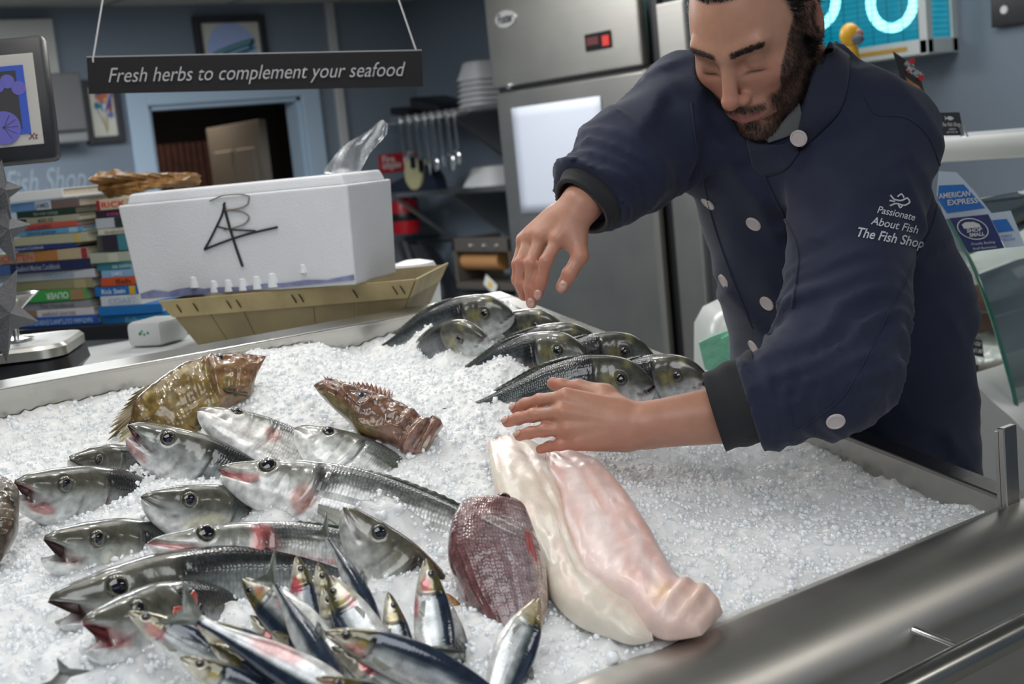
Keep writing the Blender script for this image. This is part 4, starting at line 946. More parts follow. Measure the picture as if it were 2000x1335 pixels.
# ---- head frame
psi, tht = math.radians(40), math.radians(36)
HX = math.cos(psi) * _R0 + (-math.sin(psi)) * _Fh
HY = -math.sin(psi) * math.cos(tht) * _R0 - math.cos(psi) * math.cos(tht) * _Fh - math.sin(tht) * _Z
HZ = np.cross(HY, HX)
HROLL = math.radians(-4)
HX, HZ = HX * math.cos(HROLL) + HZ * math.sin(HROLL), HZ * math.cos(HROLL) - HX * math.sin(HROLL)
HC = P(1478, 54, 1.79); HS = 1.035
HB = np.stack([HX, HY, HZ])           # rows: world axes of head x, y, z
def to_head(p): return (p - HC) @ HB.T / HS
def from_head(q): return HC + (np.asarray(q, float) * HS) @ HB
def head_sdf(q):
    x = np.abs(q[..., 0]); sx = q * np.array([0, 1, 1]) + np.stack([x, x * 0, x * 0], -1)
    d = ell(q, (0, -.014, .036), (.076, .098, .090))
    d = smin(d, ell(q, (0, .040, .0), (.064, .056, .070)), .03)
    d = smin(d, ell(q, (0, .040, -.055), (.055, .050, .060)), .03)
    d = smin(d, ell(sx, (.040, .022, -.070), (.016, .034, .030)), .03)          # jaw angle
    d = smin(d, ell(q, (0, .074, -.104), (.026, .020, .018)), .025)              # chin
    d = smin(d, ell(sx, (.044, .060, -.018), (.021, .022, .018)), .018)          # cheekbone
    d = smin(d, cap(sx, (.008, .090, .024), (.044, .078, .030), .0095, .008), .014)     # brow ridge
    d = smax(d, -ell(sx, (.031, .104, .006), (.021, .020, .0135)), .012)         # socket
    d = smin(d, ell(sx, (.031, .0765, .005), (.0155, .0150, .0145)), .005)        # lidded eye
    d = smin(d, cap(q, (0, .089, .020), (0, .116, -.028), .0075, .0105), .010)   # nose
    d = smin(d, ell(q, (0, .119, -.031), (.0105, .0095, .009)), .006)
    d = smin(d, ell(sx, (.0125, .104, -.036), (.0075, .0115, .0078)), .006)       # nostril wings
    d = smin(d, ell(q, (0, .088, -.062), (.030, .016, .020)), .012)              # mouth mound
    d = smin(d, cap(sx, (0, .1020, -.0600), (.022, .0900, -.0640), .0050, .0025), .005)
    d = smin(d, cap(sx, (0, .1000, -.0715), (.019, .0900, -.0680), .0062, .003), .005)
    d = smax(d, -cap(sx, (0, .1085, -.0655), (.024, .0950, -.0655), .0018, .001), .003)
    d = smax(d, -cap(sx, (0, .098, -.083), (.012, .094, -.083), .005, .003), .010)   # under-lip hollow
    d = smax(d, -cap(sx, (.006, .112, -.0435), (.0075, .106, -.044), .0034, .003), .002)   # nostrils
    # beard thickness over jaw
    # ears
    er = ell(sx, (.079, -.004, .004), (.0095, .0195, .033)); er = smax(er, -ell(sx, (.0885, .0015, .004), (.0085, .0115, .021)), .004)
    er = smin(er, ell(sx, (.077, .012, -.003), (.006, .005, .008)), .004)
    d = smin(d, er, .006)
    d = smin(d, cap(q, (0, -.020, -.050), (0, -.065, -.155), .056, .060), .03)
    return d

# ---- hands
def finger(p, pts, r, k=.004):
    d = None
    for i in range(len(pts) - 1):
        ra = r * (1 - .07 * i); c = cap(p, pts[i], pts[i + 1], ra, ra * .95); d = c if d is None else smin(d, c, k)
        if 0 < i: d = smin(d, np.linalg.norm(p - pts[i], axis=-1) - ra * 1.04, .003)
    return d
def pts_(*a): return [P(*q) for q in a]
hl = dict(   # left hand: picture x, y, distance
    fingers=[(pts_((1106, 774, 1.712), (1054, 781, 1.728), (1025, 789, 1.742), (1006, 798, 1.755)), .0088),
             (pts_((1098, 805, 1.703), (1042, 810, 1.716), (1012, 817, 1.732), (991, 824, 1.745)), .0092),
             (pts_((1108, 838, 1.700), (1062, 840, 1.704), (1034, 845, 1.716), (1014, 851, 1.728)), .0086),
             (pts_((1128, 864, 1.700), (1094, 868, 1.702), (1073, 871, 1.708), (1055, 877, 1.716)), .0078),
             (pts_((1180, 775, 1.745), (1132, 757, 1.765), (1098, 753, 1.775), (1080, 748, 1.782)), .0098)],
    wrist=P(1262, 830, 1.715), fore=P(1420, 808, 1.72), rw=.030, rf=.038)
hr = dict(
    fingers=[(pts_((1090, 466, 1.785), (1066, 510, 1.775), (1057, 548, 1.782), (1051, 574, 1.79)), .0092),
             (pts_((1058, 460, 1.80), (1038, 514, 1.79), (1035, 562, 1.795), (1038, 592, 1.80)), .0094),
             (pts_((1036, 462, 1.815), (1018, 512, 1.805), (1017, 555, 1.81), (1023, 578, 1.815)), .0086),
             (pts_((1022, 468, 1.828), (1010, 515, 1.822), (1009, 546, 1.825), (1016, 566, 1.828)), .0076),
             (pts_((1122, 462, 1.79), (1133, 500, 1.775), (1112, 535, 1.77), (1098, 560, 1.772)), .0102)],
    wrist=P(1134, 400, 1.80), fore=P(1190, 345, 1.86), rw=.0265, rf=.034)
def hand_sdf(p, Hn):
    W_ = Hn['wrist']; fs = Hn['fingers']; d = cap(p, Hn['fore'], W_, Hn['rf'], Hn['rw'])
    fwd = nz(fs[1][0][0] - W_); W2 = W_ + fwd * .014
    for i, (f, r) in enumerate(fs[:4]):
        k = f[0]; q = W2 + (k - W2) * .25 + (k - fs[1][0][0]) * .35
        d = smin(d, cap(p, q, k, .0175, r * 1.35), .012)
    d = smin(d, cap(p, W_, (fs[0][0][0] + fs[3][0][0]) / 2 * .4 + W_ * .6, .024, .017), .015)
    for i, (f, r) in enumerate(fs[:4]):
        d = smin(d, finger(p, f, r), .0055)
    t, r = fs[4]; d = smin(d, cap(p, W2 + (t[0] - W2) * .3, t[0], .019, .0165), .012)
    d = smin(d, cap(p, t[0], t[1], .0165, r * 1.15), .009); d = smin(d, finger(p, t[1:], r), .006)
    # tendons and knuckles
    for i, (f, r) in enumerate(fs[:4]):
        n_ = nz(CAMP - f[0]); d = smin(d, cap(p, W2 + n_ * .014, f[0] + n_ * (r * .75), .0035, .0048), .007)
    return d
def bounds(Hn, m=.03):
    a = np.vstack([f for f, r in Hn['fingers']] + [[Hn['wrist'], Hn['fore']]]); return a.min(0) - m, a.max(0) + m

# ---- jacket skeleton
J = dict(hip=P(1688, 1010, 2.19), waist=P(1668, 780, 2.13), mid=P(1655, 620, 2.06), chest=P(1590, 430, 1.99), up=P(1550, 285, 1.93), neck=P(1545, 170, 1.87),
         sl=P(1692, 292, 1.84), el=P(1632, 735, 1.68), wl=P(1462, 785, 1.70), sr=P(1352, 235, 1.93), er=P(1228, 312, 1.86), wr=P(1152, 388, 1.815))
torso_ax = nz(J['chest'] - J['waist']); TS = nz(J['sl'] - J['sr']); 
def jacket_sdf(p, inset=0.):
    # torso: flattened chain, wide along the shoulders
    side = TS; fr = nz(np.cross(torso_ax, side)); fr = fr if fr @ (CAMP - J['chest']) > 0 else -fr
    q = p - J['waist']; a = (q @ fr)
    pp = p + fr * (a * .22)[..., None]          # thins the body front to back
    def tc(A_, B_, ra, rb): return cap(pp, A_, B_, ra, rb)
    f2 = lambda A_: A_ + fr * (((A_ - J['waist']) @ fr) * .22)
    d = tc(f2(J['hip']), f2(J['waist']), .182, .168)
    d = smin(d, tc(f2(J['waist']), f2(J['mid']), .168, .166), .05)
    d = smin(d, tc(f2(J['mid']), f2(J['chest']), .166, .148), .06)
    d = smin(d, tc(f2(J['chest']), f2(J['up']), .148, .118), .06)
    d = smin(d, cap(p, J['up'], J['neck'], .105, .072), .05)
    d = smin(d, cap(p, J['up'], J['sl'], .10, .081), .06)
    d = smin(d, cap(p, J['up'], J['sr'], .095, .078), .05)
    al = smin(cap(p, J['sl'], J['el'], .084, .064), cap(p, J['el'], J['wl'], .062, .052), .02)
    ar = smin(cap(p, J['sr'], J['er'], .080, .060), cap(p, J['er'], J['wr'], .058, .046), .025)
    d = smin(smin(d, al, .035), ar, .035)
    # cloth folds
    def ridge(v): return 1 - np.abs(v)
    w = p * 1.0; e = .006 * fbm(p * 7 + 3, 2)
    def along(A_, B_): u_ = nz(B_ - A_); return (p - A_) @ u_, np.linalg.norm((p - A_) - ((p - A_) @ u_)[..., None] * u_, axis=-1)
    s1, r1 = along(J['el'], J['sl']); L1 = np.linalg.norm(J['sl'] - J['el'])
    fo = np.exp(-((s1 - .035) / .07) ** 2) * sstep(.12, .07, r1)
    s2, r2 = along(J['el'], J['wl'])
    fo2 = np.exp(-((s2 - .05) / .08) ** 2) * sstep(.10, .07, r2)
    nf = vnoise(p * 14 + 1)
    d = d - .017 * fo * ridge(np.sin((s1 * 1.0 - (p @ IR) * .55) * 100 + 3.2 * nf)) - .007 * fo2 * ridge(np.sin(s2 * 150 + 3 * nf))
    s3, r3 = along(J['er'], J['wr']); d = d - .007 * sstep(.10, .06, r3) * ridge(np.sin(s3 * 160 + 2.5 * nf)) * sstep(-.03, .02, s3)
    s4, r4 = along(J['sr'], J['er']); d = d - .010 * sstep(.12, .07, r4) * ridge(np.sin(s4 * 60 + 2.5 * nf + (p @ IU) * 40)) * sstep(-.05, .0, s4)
    # long folds over the body, running from the shoulder to the waist
    g = p @ nz(IR * .8 + IU * .6) ; g2 = p @ nz(IR * -.4 + IU * 1.)
    body = .016 * ridge(vnoise(np.stack([g * 22, g2 * 6, (p @ FW) * 6], -1))) + .007 * ridge(vnoise(np.stack([g2 * 36, g * 12, (p @ FW) * 6], -1) + 7))
    return d - body + .006 + inset
lo = np.min([J[k] for k in J], 0) - .24; hi = np.max([J[k] for k in J], 0) + .22
NK = from_head((0, -.045, -.105)); nax = nz(from_head((0, -.02, -.05)) - from_head((0, -.07, -.17)))
def jacket_cut(p):
    d = jacket_sdf(p)
    d = smax(d, -cap(p, NK - nax * .02, NK + nax * .2, .066, .105), .006)                  # neck opening
    d = smax(d, -ell(p, from_head((0, .06, -.14)), (.055, .055, .055)), .01)             # open below the chin
    d = smax(d, -((p - J['wl']) @ nz(J['el'] - J['wl'])) , .004)
    w_ = ((p - J['wr']) @ nz(J['wr'] - J['er'])); near = np.linalg.norm(p - J['wr'], axis=-1) < .13
    return np.where(near, np.maximum(d, w_), d)
def jc(p):
    d = jacket_sdf(p)
    d = smax(d, -cap(p, NK - nax * .01, NK + nax * .2, .062, .10), .006)
    for (W_, E_) in ((J['wl'], J['el']), (J['wr'], J['er'])):
        w_ = (p - W_) @ nz(W_ - E_); near = np.linalg.norm(p - W_, axis=-1) < .12
        d = np.where(near, np.maximum(d, w_), d)
    return d
V, F = surface_net(jc, lo, hi, .0062)
jm = mesh('jacket', V, F); jo = link('jacket', jm, NAVY, man); 
from mathutils.bvhtree import BVHTree
_bt = BVHTree.FromPolygons([Vector(v) for v in V], [tuple(int(i) for i in f) for f in F])
def hit(x, y, off=0., bt=None):
    r = nz(ray(x, y)); h_ = (bt or _bt).ray_cast(Vector(CAMP), Vector(r))
    if h_[0] is None: return None, None
    p = np.array(h_[0]); n = np.array(h_[1]); n = n if n @ (CAMP - p) > 0 else -n
    return p + n * off, n
# ---- body: head, neck, trunk, arms, hands as one surface
parts = []
parts.append(surface_net(lambda g: head_sdf(to_head(g)) * HS, HC - .26, HC + .22, .0024))
for Hn in (hl, hr):
    a, b_ = bounds(Hn, .045); parts.append(surface_net(lambda g: hand_sdf(g, Hn), a, b_, .0019))
def core(p):
    d = cap(p, J['hip'], J['chest'], .10, .11); d = smin(d, cap(p, J['chest'], J['up'], .11, .08), .04); d = smin(d, cap(p, J['up'], NK, .06, .050), .03)
    d = smin(d, cap(p, J['sl'], J['sr'], .05, .05), .04); d = smin(d, cap(p, J['sl'], J['el'], .05, .042), .02); d = smin(d, cap(p, J['el'], hl['fore'], .042, .036), .02)
    d = smin(d, cap(p, J['sr'], J['er'], .05, .040), .02); return smin(d, cap(p, J['er'], hr['fore'], .040, .030), .02)
parts.append(surface_net(core, lo, hi, .012))
VV_, FF_, off = [], [], 0
for v, f in parts: VV_.append(v); FF_.append(f + off); off += len(v)
bmsh = mesh('body', np.vstack(VV_), np.vstack(FF_)); bo = bpy.data.objects.new('tmp', bmsh); COL.objects.link(bo)
md = bo.modifiers.new('r', 'REMESH'); md.mode = 'VOXEL'; md.voxel_size = .0021; md.adaptivity = 0
sm = bo.modifiers.new('s', 'SMOOTH'); sm.factor = .5; sm.iterations = 2
dg = bpy.context.evaluated_depsgraph_get(); me2 = bpy.data.meshes.new_from_object(bo.evaluated_get(dg)); bpy.data.objects.remove(bo)
nvt = len(me2.vertices); co = np.empty(nvt * 3); me2.vertices.foreach_get('co', co); co = co.reshape(-1, 3)
# skin colour by place on the body (flush, lips, stubble roots)
q = to_head(co); ax_ = np.abs(q[:, 0]); nn = vnoise(co * 60); nf = vnoise(co * 400)
c = np.tile(np.array([.50, .255, .168]), (nvt, 1))
ishead = (np.linalg.norm(q, axis=1) < .2)
c = mixc(c, (.50, .20, .14), .5 * ishead * np.exp(-(((ax_ - .04) / .025) ** 2 + ((q[:, 2] + .025) / .03) ** 2)))
c = mixc(c, (.46, .16, .11), .5 * ishead * np.exp(-(((ax_) / .02) ** 2 + ((q[:, 2] + .03) / .02) ** 2)) * (q[:, 1] > .1))
c = mixc(c, (.40, .15, .10), .75 * ishead * sstep(.071, .078, ax_) * (np.abs(q[:, 1]) < .03))
lip = ishead * np.exp(-((q[:, 2] + .0665) / .0085) ** 4) * sstep(.026, .020, ax_) * (q[:, 1] > .085); c = mixc(c, (.40, .13, .12), .85 * np.clip(lip, 0, 1))
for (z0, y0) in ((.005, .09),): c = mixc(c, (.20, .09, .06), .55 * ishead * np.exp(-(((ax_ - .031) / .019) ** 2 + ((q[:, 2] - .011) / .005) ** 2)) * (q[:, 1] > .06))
c = mixc(c, (.03, .018, .012), .85 * ishead * np.exp(-(((ax_ - .031) / .0145) ** 4 + ((q[:, 2] + .0045 + .5 * ((ax_ - .031) ** 2) * 12) / .0021) ** 2)) * (q[:, 1] > .08))   # lash line
# beard and hair colour in the skin where they grow
def beard_mask(q):
    ax_ = np.abs(q[..., 0]); x, y, z = q[..., 0], q[..., 1], q[..., 2]
    line = -.044 - .0 * y + .55 * np.clip(ax_ - .045, 0, 1) * 1.8 + np.where(ax_ > .052, (ax_ - .052) * 2.6, 0)
    jaw = sstep(line + .005, line - .006, z) * sstep(-.012, .004, y) * (z > -.15)
    cheek = sstep(.052, .060, ax_) * sstep(.030, .012, y) * sstep(-.012, .002, y) * sstep(.045, .03, z) * (z > -.12)
    mo = sstep(.0335, .027, ax_) * np.exp(-((z + .0515 + .18 * ax_) / .0052) ** 4) * (y > .07)
    lipfree = 1 - sstep(.030, .024, ax_) * np.exp(-((z + .0665) / .0100) ** 4) * (y > .07)
    chinclear = 1 - .75 * np.exp(-((ax_ - .016) / .008) ** 2 - ((z + .083) / .007) ** 2) * (y > .07)
    side = sstep(.028, .040, ax_) + (z < -.078)
    return np.clip(np.maximum(np.maximum(jaw * np.clip(side, 0, 1) * lipfree, mo), cheek) * chinclear, 0, 1)
def hair_mask(q):
    ax_ = np.abs(q[..., 0]); y, z = q[..., 1], q[..., 2]
    front = sstep(.0, .006, z - (.082 - .0 * ax_)) * (y > .0) * sstep(.0, .004, z - .06)
    temple = sstep(.052, .060, ax_) * sstep(.036, .024, y) * sstep(.018, .028, z)
    back = sstep(.020, .006, y) * sstep(-.055, -.04, z) * 1.
    top = sstep(.090, .097, z)
    m = np.clip(np.maximum(np.maximum(front, temple), np.maximum(back, top)), 0, 1)
    ear = (np.abs(y + .004) < .026) & (np.abs(z - .002) < .036) & (ax_ > .071)
    return np.where(ear, 0, m)
bm_, hm_ = beard_mask(q) * ishead, hair_mask(q) * (np.linalg.norm(q, axis=1) < .16)
brow = ishead * np.exp(-((q[:, 2] - (.0285 + .10 * (ax_ - .02) - 3.2 * (ax_ - .030) ** 2)) / .0042) ** 4) * sstep(.0075, .013, ax_) * sstep(.056, .046, ax_) * (q[:, 1] > .05)
c = mixc(c, (.045, .026, .017), np.clip(.80 * bm_ + .12 * bm_ * nf, 0, 1)); c = mixc(c, (.015, .010, .007), .95 * hm_); c = mixc(c, (.022, .013, .009), .85 * np.clip(brow, 0, 1))
# hands: ruddy knuckles and finger ends
for Hn in (hl, hr):
    for f, r in Hn['fingers']:
        for i, pt in enumerate(f):
            d = np.linalg.norm(co - pt, axis=1); c = mixc(c, (.52, .17, .12), (.55 if i in (3,) else .38) * sstep(.020, .008, d))
    dd_ = np.linalg.norm(co - Hn['wrist'], axis=1); c = mixc(c, (.52, .24, .17), .4 * sstep(.13, .03, dd_))
a = me2.color_attributes.new('Col', 'FLOAT_COLOR', 'POINT'); cc = np.ones((nvt, 4)); cc[:, :3] = c; a.data.foreach_set('color', cc.ravel())
me2.polygons.foreach_set('use_smooth', np.full(len(me2.polygons), True)); me2.name = 'body'
link('body', me2, SKIN, man)

# ---- hair: thin tapering strands grown from the skin
nrm = np.empty(nvt * 3); me2.vertices.foreach_get('normal', nrm); nrm = nrm.reshape(-1, 3)
def strands(name, mask, count, lmin, lmax, flow, wd, seed, thr=.35, lift=.5, mat_=HAIRM, vis=True):
    r = np.random.default_rng(seed); cand = np.where(mask > thr)[0]; pick = r.choice(cand, count); base = co[pick] + r.normal(size=(count, 3)) * .0008; n = nrm[pick]
    fl = flow(to_head(base)) @ HB; fl = fl - n * (fl * n).sum(1)[:, None]; fl /= np.linalg.norm(fl, axis=1)[:, None] + 1e-9
    dirv = fl + n * lift * (.6 + .8 * r.random((count, 1))) + r.normal(size=(count, 3)) * .22; dirv /= np.linalg.norm(dirv, axis=1)[:, None]
    L = (lmin + (lmax - lmin) * r.random(count)) * mask[pick]; sd = np.cross(dirv, n); sd /= np.linalg.norm(sd, axis=1)[:, None] + 1e-9; up = np.cross(sd, dirv)
    b0 = base - n * .0006; mid = b0 + dirv * (L * .55)[:, None]; tip = mid + (dirv * .6 + fl * .5) * (L * .5)[:, None]
    V = np.stack([b0 + sd * wd, b0 - sd * wd * .5 + up * wd * .8, b0 - sd * wd * .5 - up * wd * .8, mid + sd * wd * .7, mid - sd * wd * .4 + up * wd * .5, mid - sd * wd * .4 - up * wd * .5, tip], 1)
    Fq = np.array([(0, 1, 4), (0, 4, 3), (1, 2, 5), (1, 5, 4), (2, 0, 3), (2, 3, 5), (3, 4, 6), (4, 5, 6), (5, 3, 6)])
    F = (Fq[None] + (np.arange(count) * 7)[:, None, None]).reshape(-1, 3)
    o = link(name, mesh(name, V.reshape(-1, 3), F, smooth=True), mat_, man); o['kind'] = 'stuff'; return o
sg = lambda q: np.sign(q[:, :1])
strands('beard', bm_, 16000, .004, .009, lambda q: np.stack([q[:, 0] * 2, q[:, 0] * 0 + .3, q[:, 0] * 0 - 1], 1), .00028, 3, lift=.7)
strands('hair', hm_, 16000, .012, .028, lambda q: np.stack([q[:, 0] * 3, q[:, 0] * 0 - 1.0, np.where(q[:, 2] > .06, .1, -.6)], 1), .0005, 4, lift=.35)
strands('eyebrow', np.clip(brow, 0, 1), 1400, .004, .007, lambda q: np.stack([np.sign(q[:, 0]), q[:, 0] * 0, q[:, 0] * 0 + .1], 1), .00022, 5, lift=.25)

# ---- cuffs
def cuff(nm, A_, B_, ra, rb, m):
    ax = nz(B_ - A_); b = MB(); L = np.linalg.norm(B_ - A_); u = nz(np.cross(ax, (.2, .3, .9))); v = np.cross(ax, u); n = 96; V = []; prof = []
    for k in range(13):
        h_ = k / 12; prof.append((ra + (rb - ra) * h_ + .0012 * math.sin(h_ * 14) + (.002 if k in (0, 1) else 0), h_ * L))
    prof += [(rb - .005, L), (rb - .006, L * .5)]
    for (r_, h_) in prof:
        for j in range(n):
            a_ = 2 * math.pi * j / n; rr = r_ + .0007 * math.cos(a_ * 48) + .0025 * math.sin(a_ * 3 + h_ * 30); V.append(A_ + ax * h_ + rr * (u * math.cos(a_) + v * math.sin(a_)))
    F = [(i * n + j, i * n + (j + 1) % n, (i + 1) * n + (j + 1) % n, (i + 1) * n + j) for i in range(len(prof) - 1) for j in range(n)]
    me = mesh(nm, V, F); bm = bmesh.new(); bm.from_mesh(me); bmesh.ops.recalc_face_normals(bm, faces=bm.faces); bm.to_mesh(me); bm.free(); me.polygons.foreach_set('use_smooth', np.full(len(me.polygons), True))
    link(nm, me, m, man)
axl = nz(J['wl'] - J['el']); axr = nz(J['wr'] - J['er'])
cuff('cuff', J['wl'] - axl * .022, J['wl'] + axl * .045, .059, .050, RIB)
cuff('cuff', J['wr'] - axr * .020, J['wr'] + axr * .022, .052, .044, RIB)
# ---- stand collar, a strip wrapped round the neck, open at the front
def strip(nm, low, high, m, th_=.004, n=40):
    q = np.linspace(0, 1, n); a, b = curve2(low, q), curve2(high, q); V = []
    cen = (a.mean(0) + b.mean(0)) / 2
    for sd in (0, 1):
        for i in range(n):
            for k in range(7):
                f = k / 6; p = a[i] * (1 - f) + b[i] * f; o = nz(p - NK - nax * ((p - NK) @ nax)); V.append(p + o * (sd * th_ + .004 * math.sin(f * math.pi) + .0015 * math.sin(q[i] * 25)))
    F = []
    for sd in (0, 1):
        for i in range(n - 1):
            for k in range(6): s_ = sd * n * 7 + i * 7 + k; F.append((s_, s_ + 1, s_ + 8, s_ + 7))
    for i in range(n - 1):
        for k in (0, 6): s_ = i * 7 + k; F.append((s_, s_ + 7, s_ + 7 + n * 7, s_ + n * 7))
    for i in (0, n - 1):
        for k in range(6): s_ = i * 7 + k; F.append((s_, s_ + 1, s_ + 1 + n * 7, s_ + n * 7))
    me = mesh(nm, V, F); bm = bmesh.new(); bm.from_mesh(me); bmesh.ops.recalc_face_normals(bm, faces=bm.faces); bm.to_mesh(me); bm.free(); me.polygons.foreach_set('use_smooth', np.full(len(me.polygons), True))
    return link(nm, me, m, man)
def ring(h_, R, a0, a1, n=14, tilt=0.):
    e1 = nz(HX - nax * (HX @ nax)); e2 = np.cross(nax, e1); e2 = e2 if e2 @ HY > 0 else -e2; out = []
    for k in range(n):
        a_ = math.radians(a0 + (a1 - a0) * k / (n - 1)); out.append(NK + nax * (h_ + tilt * math.sin(a_)) + R * (e1 * math.cos(a_) + e2 * math.sin(a_)))
    return out
#strip('collar', ring(-.052, .088, -230, 62), ring(-.004, .074, -228, 48, tilt=-.012), NAVY2)
#strip('undershirt', ring(-.05, .066, -200, 160, tilt=-.02), ring(-.012, .060, -200, 160, tilt=-.03), GREYT, .003)
# ---- buttons set on the cloth
for (bx, by) in ((1555, 273), (1383, 397), (1472, 437), (1414, 549), (1498, 592), (1472, 677), (1632, 822)):
    p, n_ = hit(bx, by)
    if p is None: continue
    if by < 280: p = p - FW * .019 + n_ * .002
    MB().lathe(p - n_ * .001, n_, [(.0, 0), (.0105, 0), (.0118, .0012), (.0115, .003), (.0095, .0036), (.0088, .0028), (0.002, .0028)], 28).build('button', BUT, man, smooth=True)
# ---- seams and flap edge
def seam(nm, pix, r_, m, off=.0005, n=60):
    q = curve2(pix, np.linspace(0, 1, n)); ps = [hit(x, y, off)[0] for x, y in q]; ps = [p for p in ps if p is not None]
    if len(ps) > 2: MB().tube(ps, r_, 8).build(nm, m, man, smooth=True)
seam('seam', [(1838, 340), (1826, 420), (1790, 500), (1735, 610), (1690, 700), (1640, 780), (1560, 838)], .0011, NAVY)
seam('seam', [(1690, 190), (1715, 225), (1760, 228), (1810, 262), (1838, 330)], .0012, NAVY2)
seam('seam', [(1478, 300), (1500, 360), (1530, 420), (1560, 500), (1548, 600)], .0022, NAVY2)
seam('seam', [(1350, 200), (1362, 300), (1390, 420), (1430, 540), (1470, 640)], .0014, NAVY2)
# ---- collar flap and T-shirt showing in the open neck
def cloth_patch(nm, A_, B_, oa, ob, m, d0=1.76, th_=.003, n=26, k_=9):
    q = np.linspace(0, 1, n); a, b = curve2(A_, q), curve2(B_, q); V = []
    rows = []
    for i in range(n):
        for k in range(k_):
            f = k / (k_ - 1); x, y = a[i] * (1 - f) + b[i] * f; p, nn_ = hit(x, y); of = oa * (1 - f) + ob * f + .003 * math.sin(f * math.pi)
            if p is None: p, nn_ = P(x, y, d0), nz(CAMP - P(x, y, d0))
            rows.append((p, nn_, of))
    V = [p - FW * of for p, nn_, of in rows] + [p - FW * (of - th_) for p, nn_, of in rows]; N_ = n * k_; F = []
    for s_ in (0, N_):
        for i in range(n - 1):
            for k in range(k_ - 1): j = s_ + i * k_ + k; F.append((j, j + 1, j + k_ + 1, j + k_))
    for i in range(n - 1):
        for k in (0, k_ - 1): j = i * k_ + k; F.append((j, j + k_, j + k_ + N_, j + N_))
    for i in (0, n - 1):
        for k in range(k_ - 1): j = i * k_ + k; F.append((j, j + 1, j + 1 + N_, j + N_))
    me = mesh(nm, V, F); bm = bmesh.new(); bm.from_mesh(me); bmesh.ops.recalc_face_normals(bm, faces=bm.faces); bm.to_mesh(me); bm.free(); me.polygons.foreach_set('use_smooth', np.full(len(me.polygons), True))
    return link(nm, me, m, man)
cloth_patch('undershirt', [(1488, 268), (1515, 250), (1540, 222), (1556, 190)], [(1500, 280), (1530, 270), (1556, 258), (1566, 235)], .004, .006, GREYT)
cloth_patch('collar', [(1612, 88), (1598, 118), (1578, 165), (1562, 215), (1552, 262)], [(1660, 110), (1655, 165), (1640, 215), (1605, 255), (1566, 290)], .022, .004, NAVY2)
cloth_patch('placket', [(1455, 268), (1480, 282), (1520, 284), (1552, 268)], [(1470, 330), (1492, 345), (1530, 335), (1560, 300)], .006, .002, NAVY2)
# ---- sleeve embroidery
EMB = mat('white_embroidery', '#c9ccd2', .6, bump=(900, .5, .001))
def on_cloth(px, py, ex, ey):
    def f(a, b):
        x, y = px + ex[0] * a + ey[0] * b, py + ex[1] * a + ey[1] * b; p, n_ = hit(x, y, .0013)
        return p if p is not None else P(x, y, 1.7)
    return f
ex_ = (1, .20); ey_ = (.06, -1)
text_mesh('sleeve_lettering', 'Passionate', None, (1, 0, 0), (0, 1, 0), 20, EMB, man, shear=.35, weight=.012, width=74, surf=on_cloth(1711, 416, ex_, ey_))
text_mesh('sleeve_lettering', 'About Fish', None, (1, 0, 0), (0, 1, 0), 22, EMB, man, shear=.35, weight=.012, width=92, surf=on_cloth(1700, 438, ex_, ey_))
text_mesh('sleeve_lettering', 'The Fish Shop', None, (1, 0, 0), (0, 1, 0), 27, EMB, man, shear=.35, weight=.016, width=128, surf=on_cloth(1670, 462, (1, .17), ey_))
for pix, w_ in (([(1738, 381), (1746, 390), (1758, 392), (1771, 387), (1776, 394), (1764, 401), (1750, 398), (1738, 402)], .0012), ([(1737, 392), (1746, 394)], .0012), ([(1752, 384), (1760, 379), (1765, 386)], .0011), ([(1753, 399), (1757, 406), (1762, 401)], .0011)):
    seam('sleeve_emblem', pix, w_, EMB, .001)
# ---- legs and shoes below the counter
TR = cloth_mat('navy_trousers', (.012, .018, .045)); SHM = mat('black_shoe', (.012, .012, .013), .35)
hipx = J['hip']; b = MB()
for sgn in (-1, 1):
    h0 = np.array([hipx[0] + .04, hipx[1] + sgn * .10, hipx[2] - .06]); kn = np.array([hipx[0] + .0, hipx[1] + sgn * .12, .50]); an = np.array([hipx[0] + .08, hipx[1] + sgn * .13, .07])
    b.tube([h0, kn, an], [.10, .072, .06], 20)
b.build('trousers', TR, man, smooth=True)
for sgn in (-1, 1):
    c0 = np.array([hipx[0] + .08, hipx[1] + sgn * .13, 0]); b = MB()
    b.tube([c0 + (.10, 0, .045), c0 + (.04, 0, .05), c0 + (-.05, 0, .042), c0 + (-.13, 0, .034), c0 + (-.17, 0, .028)], [.034, .045, .042, .036, .018], 20); b.build('shoe', SHM, man, smooth=True)
# ---- finger nails
NAIL = mat('fingernail', (.62, .36, .29), .25, Coat_Weight=.4)
for Hn, idxs in ((hr, (0, 1, 4)), (hl, (0, 1, 2))):
    for i in idxs:
        f, r = Hn['fingers'][i]; t = nz(f[-1] - f[-2]); v = nz(CAMP - f[-1]); v = nz(v - t * (v @ t)); s_ = np.cross(t, v)
        if Hn is hl: v = nz(v * .7 + IU * .7 * 1.0 - t * (IU @ t) * .7); s_ = np.cross(t, v)
        c = f[-1] - t * .002 + v * r * .80; b = MB(); V = []; n_ = 18
        for ring_ in (0., .5, 1.):
            for k in range(n_):
                a = 2 * math.pi * k / n_; V.append(c + s_ * math.cos(a) * r * .62 * ring_ + t * math.sin(a) * r * .80 * ring_ + v * (.0014 * (1 - ring_ ** 2)) - v * (r * .16 * (math.cos(a) * ring_) ** 2))
        F = [(j * n_ + k, j * n_ + (k + 1) % n_, (j + 1) * n_ + (k + 1) % n_, (j + 1) * n_ + k) for j in (0, 1) for k in range(n_)]
        me = mesh('fingernail', V, F); me.polygons.foreach_set('use_smooth', np.full(len(me.polygons), True)); o = link('fingernail', me, NAIL, man); m_ = o.modifiers.new('t', 'SOLIDIFY'); m_.thickness = .0006
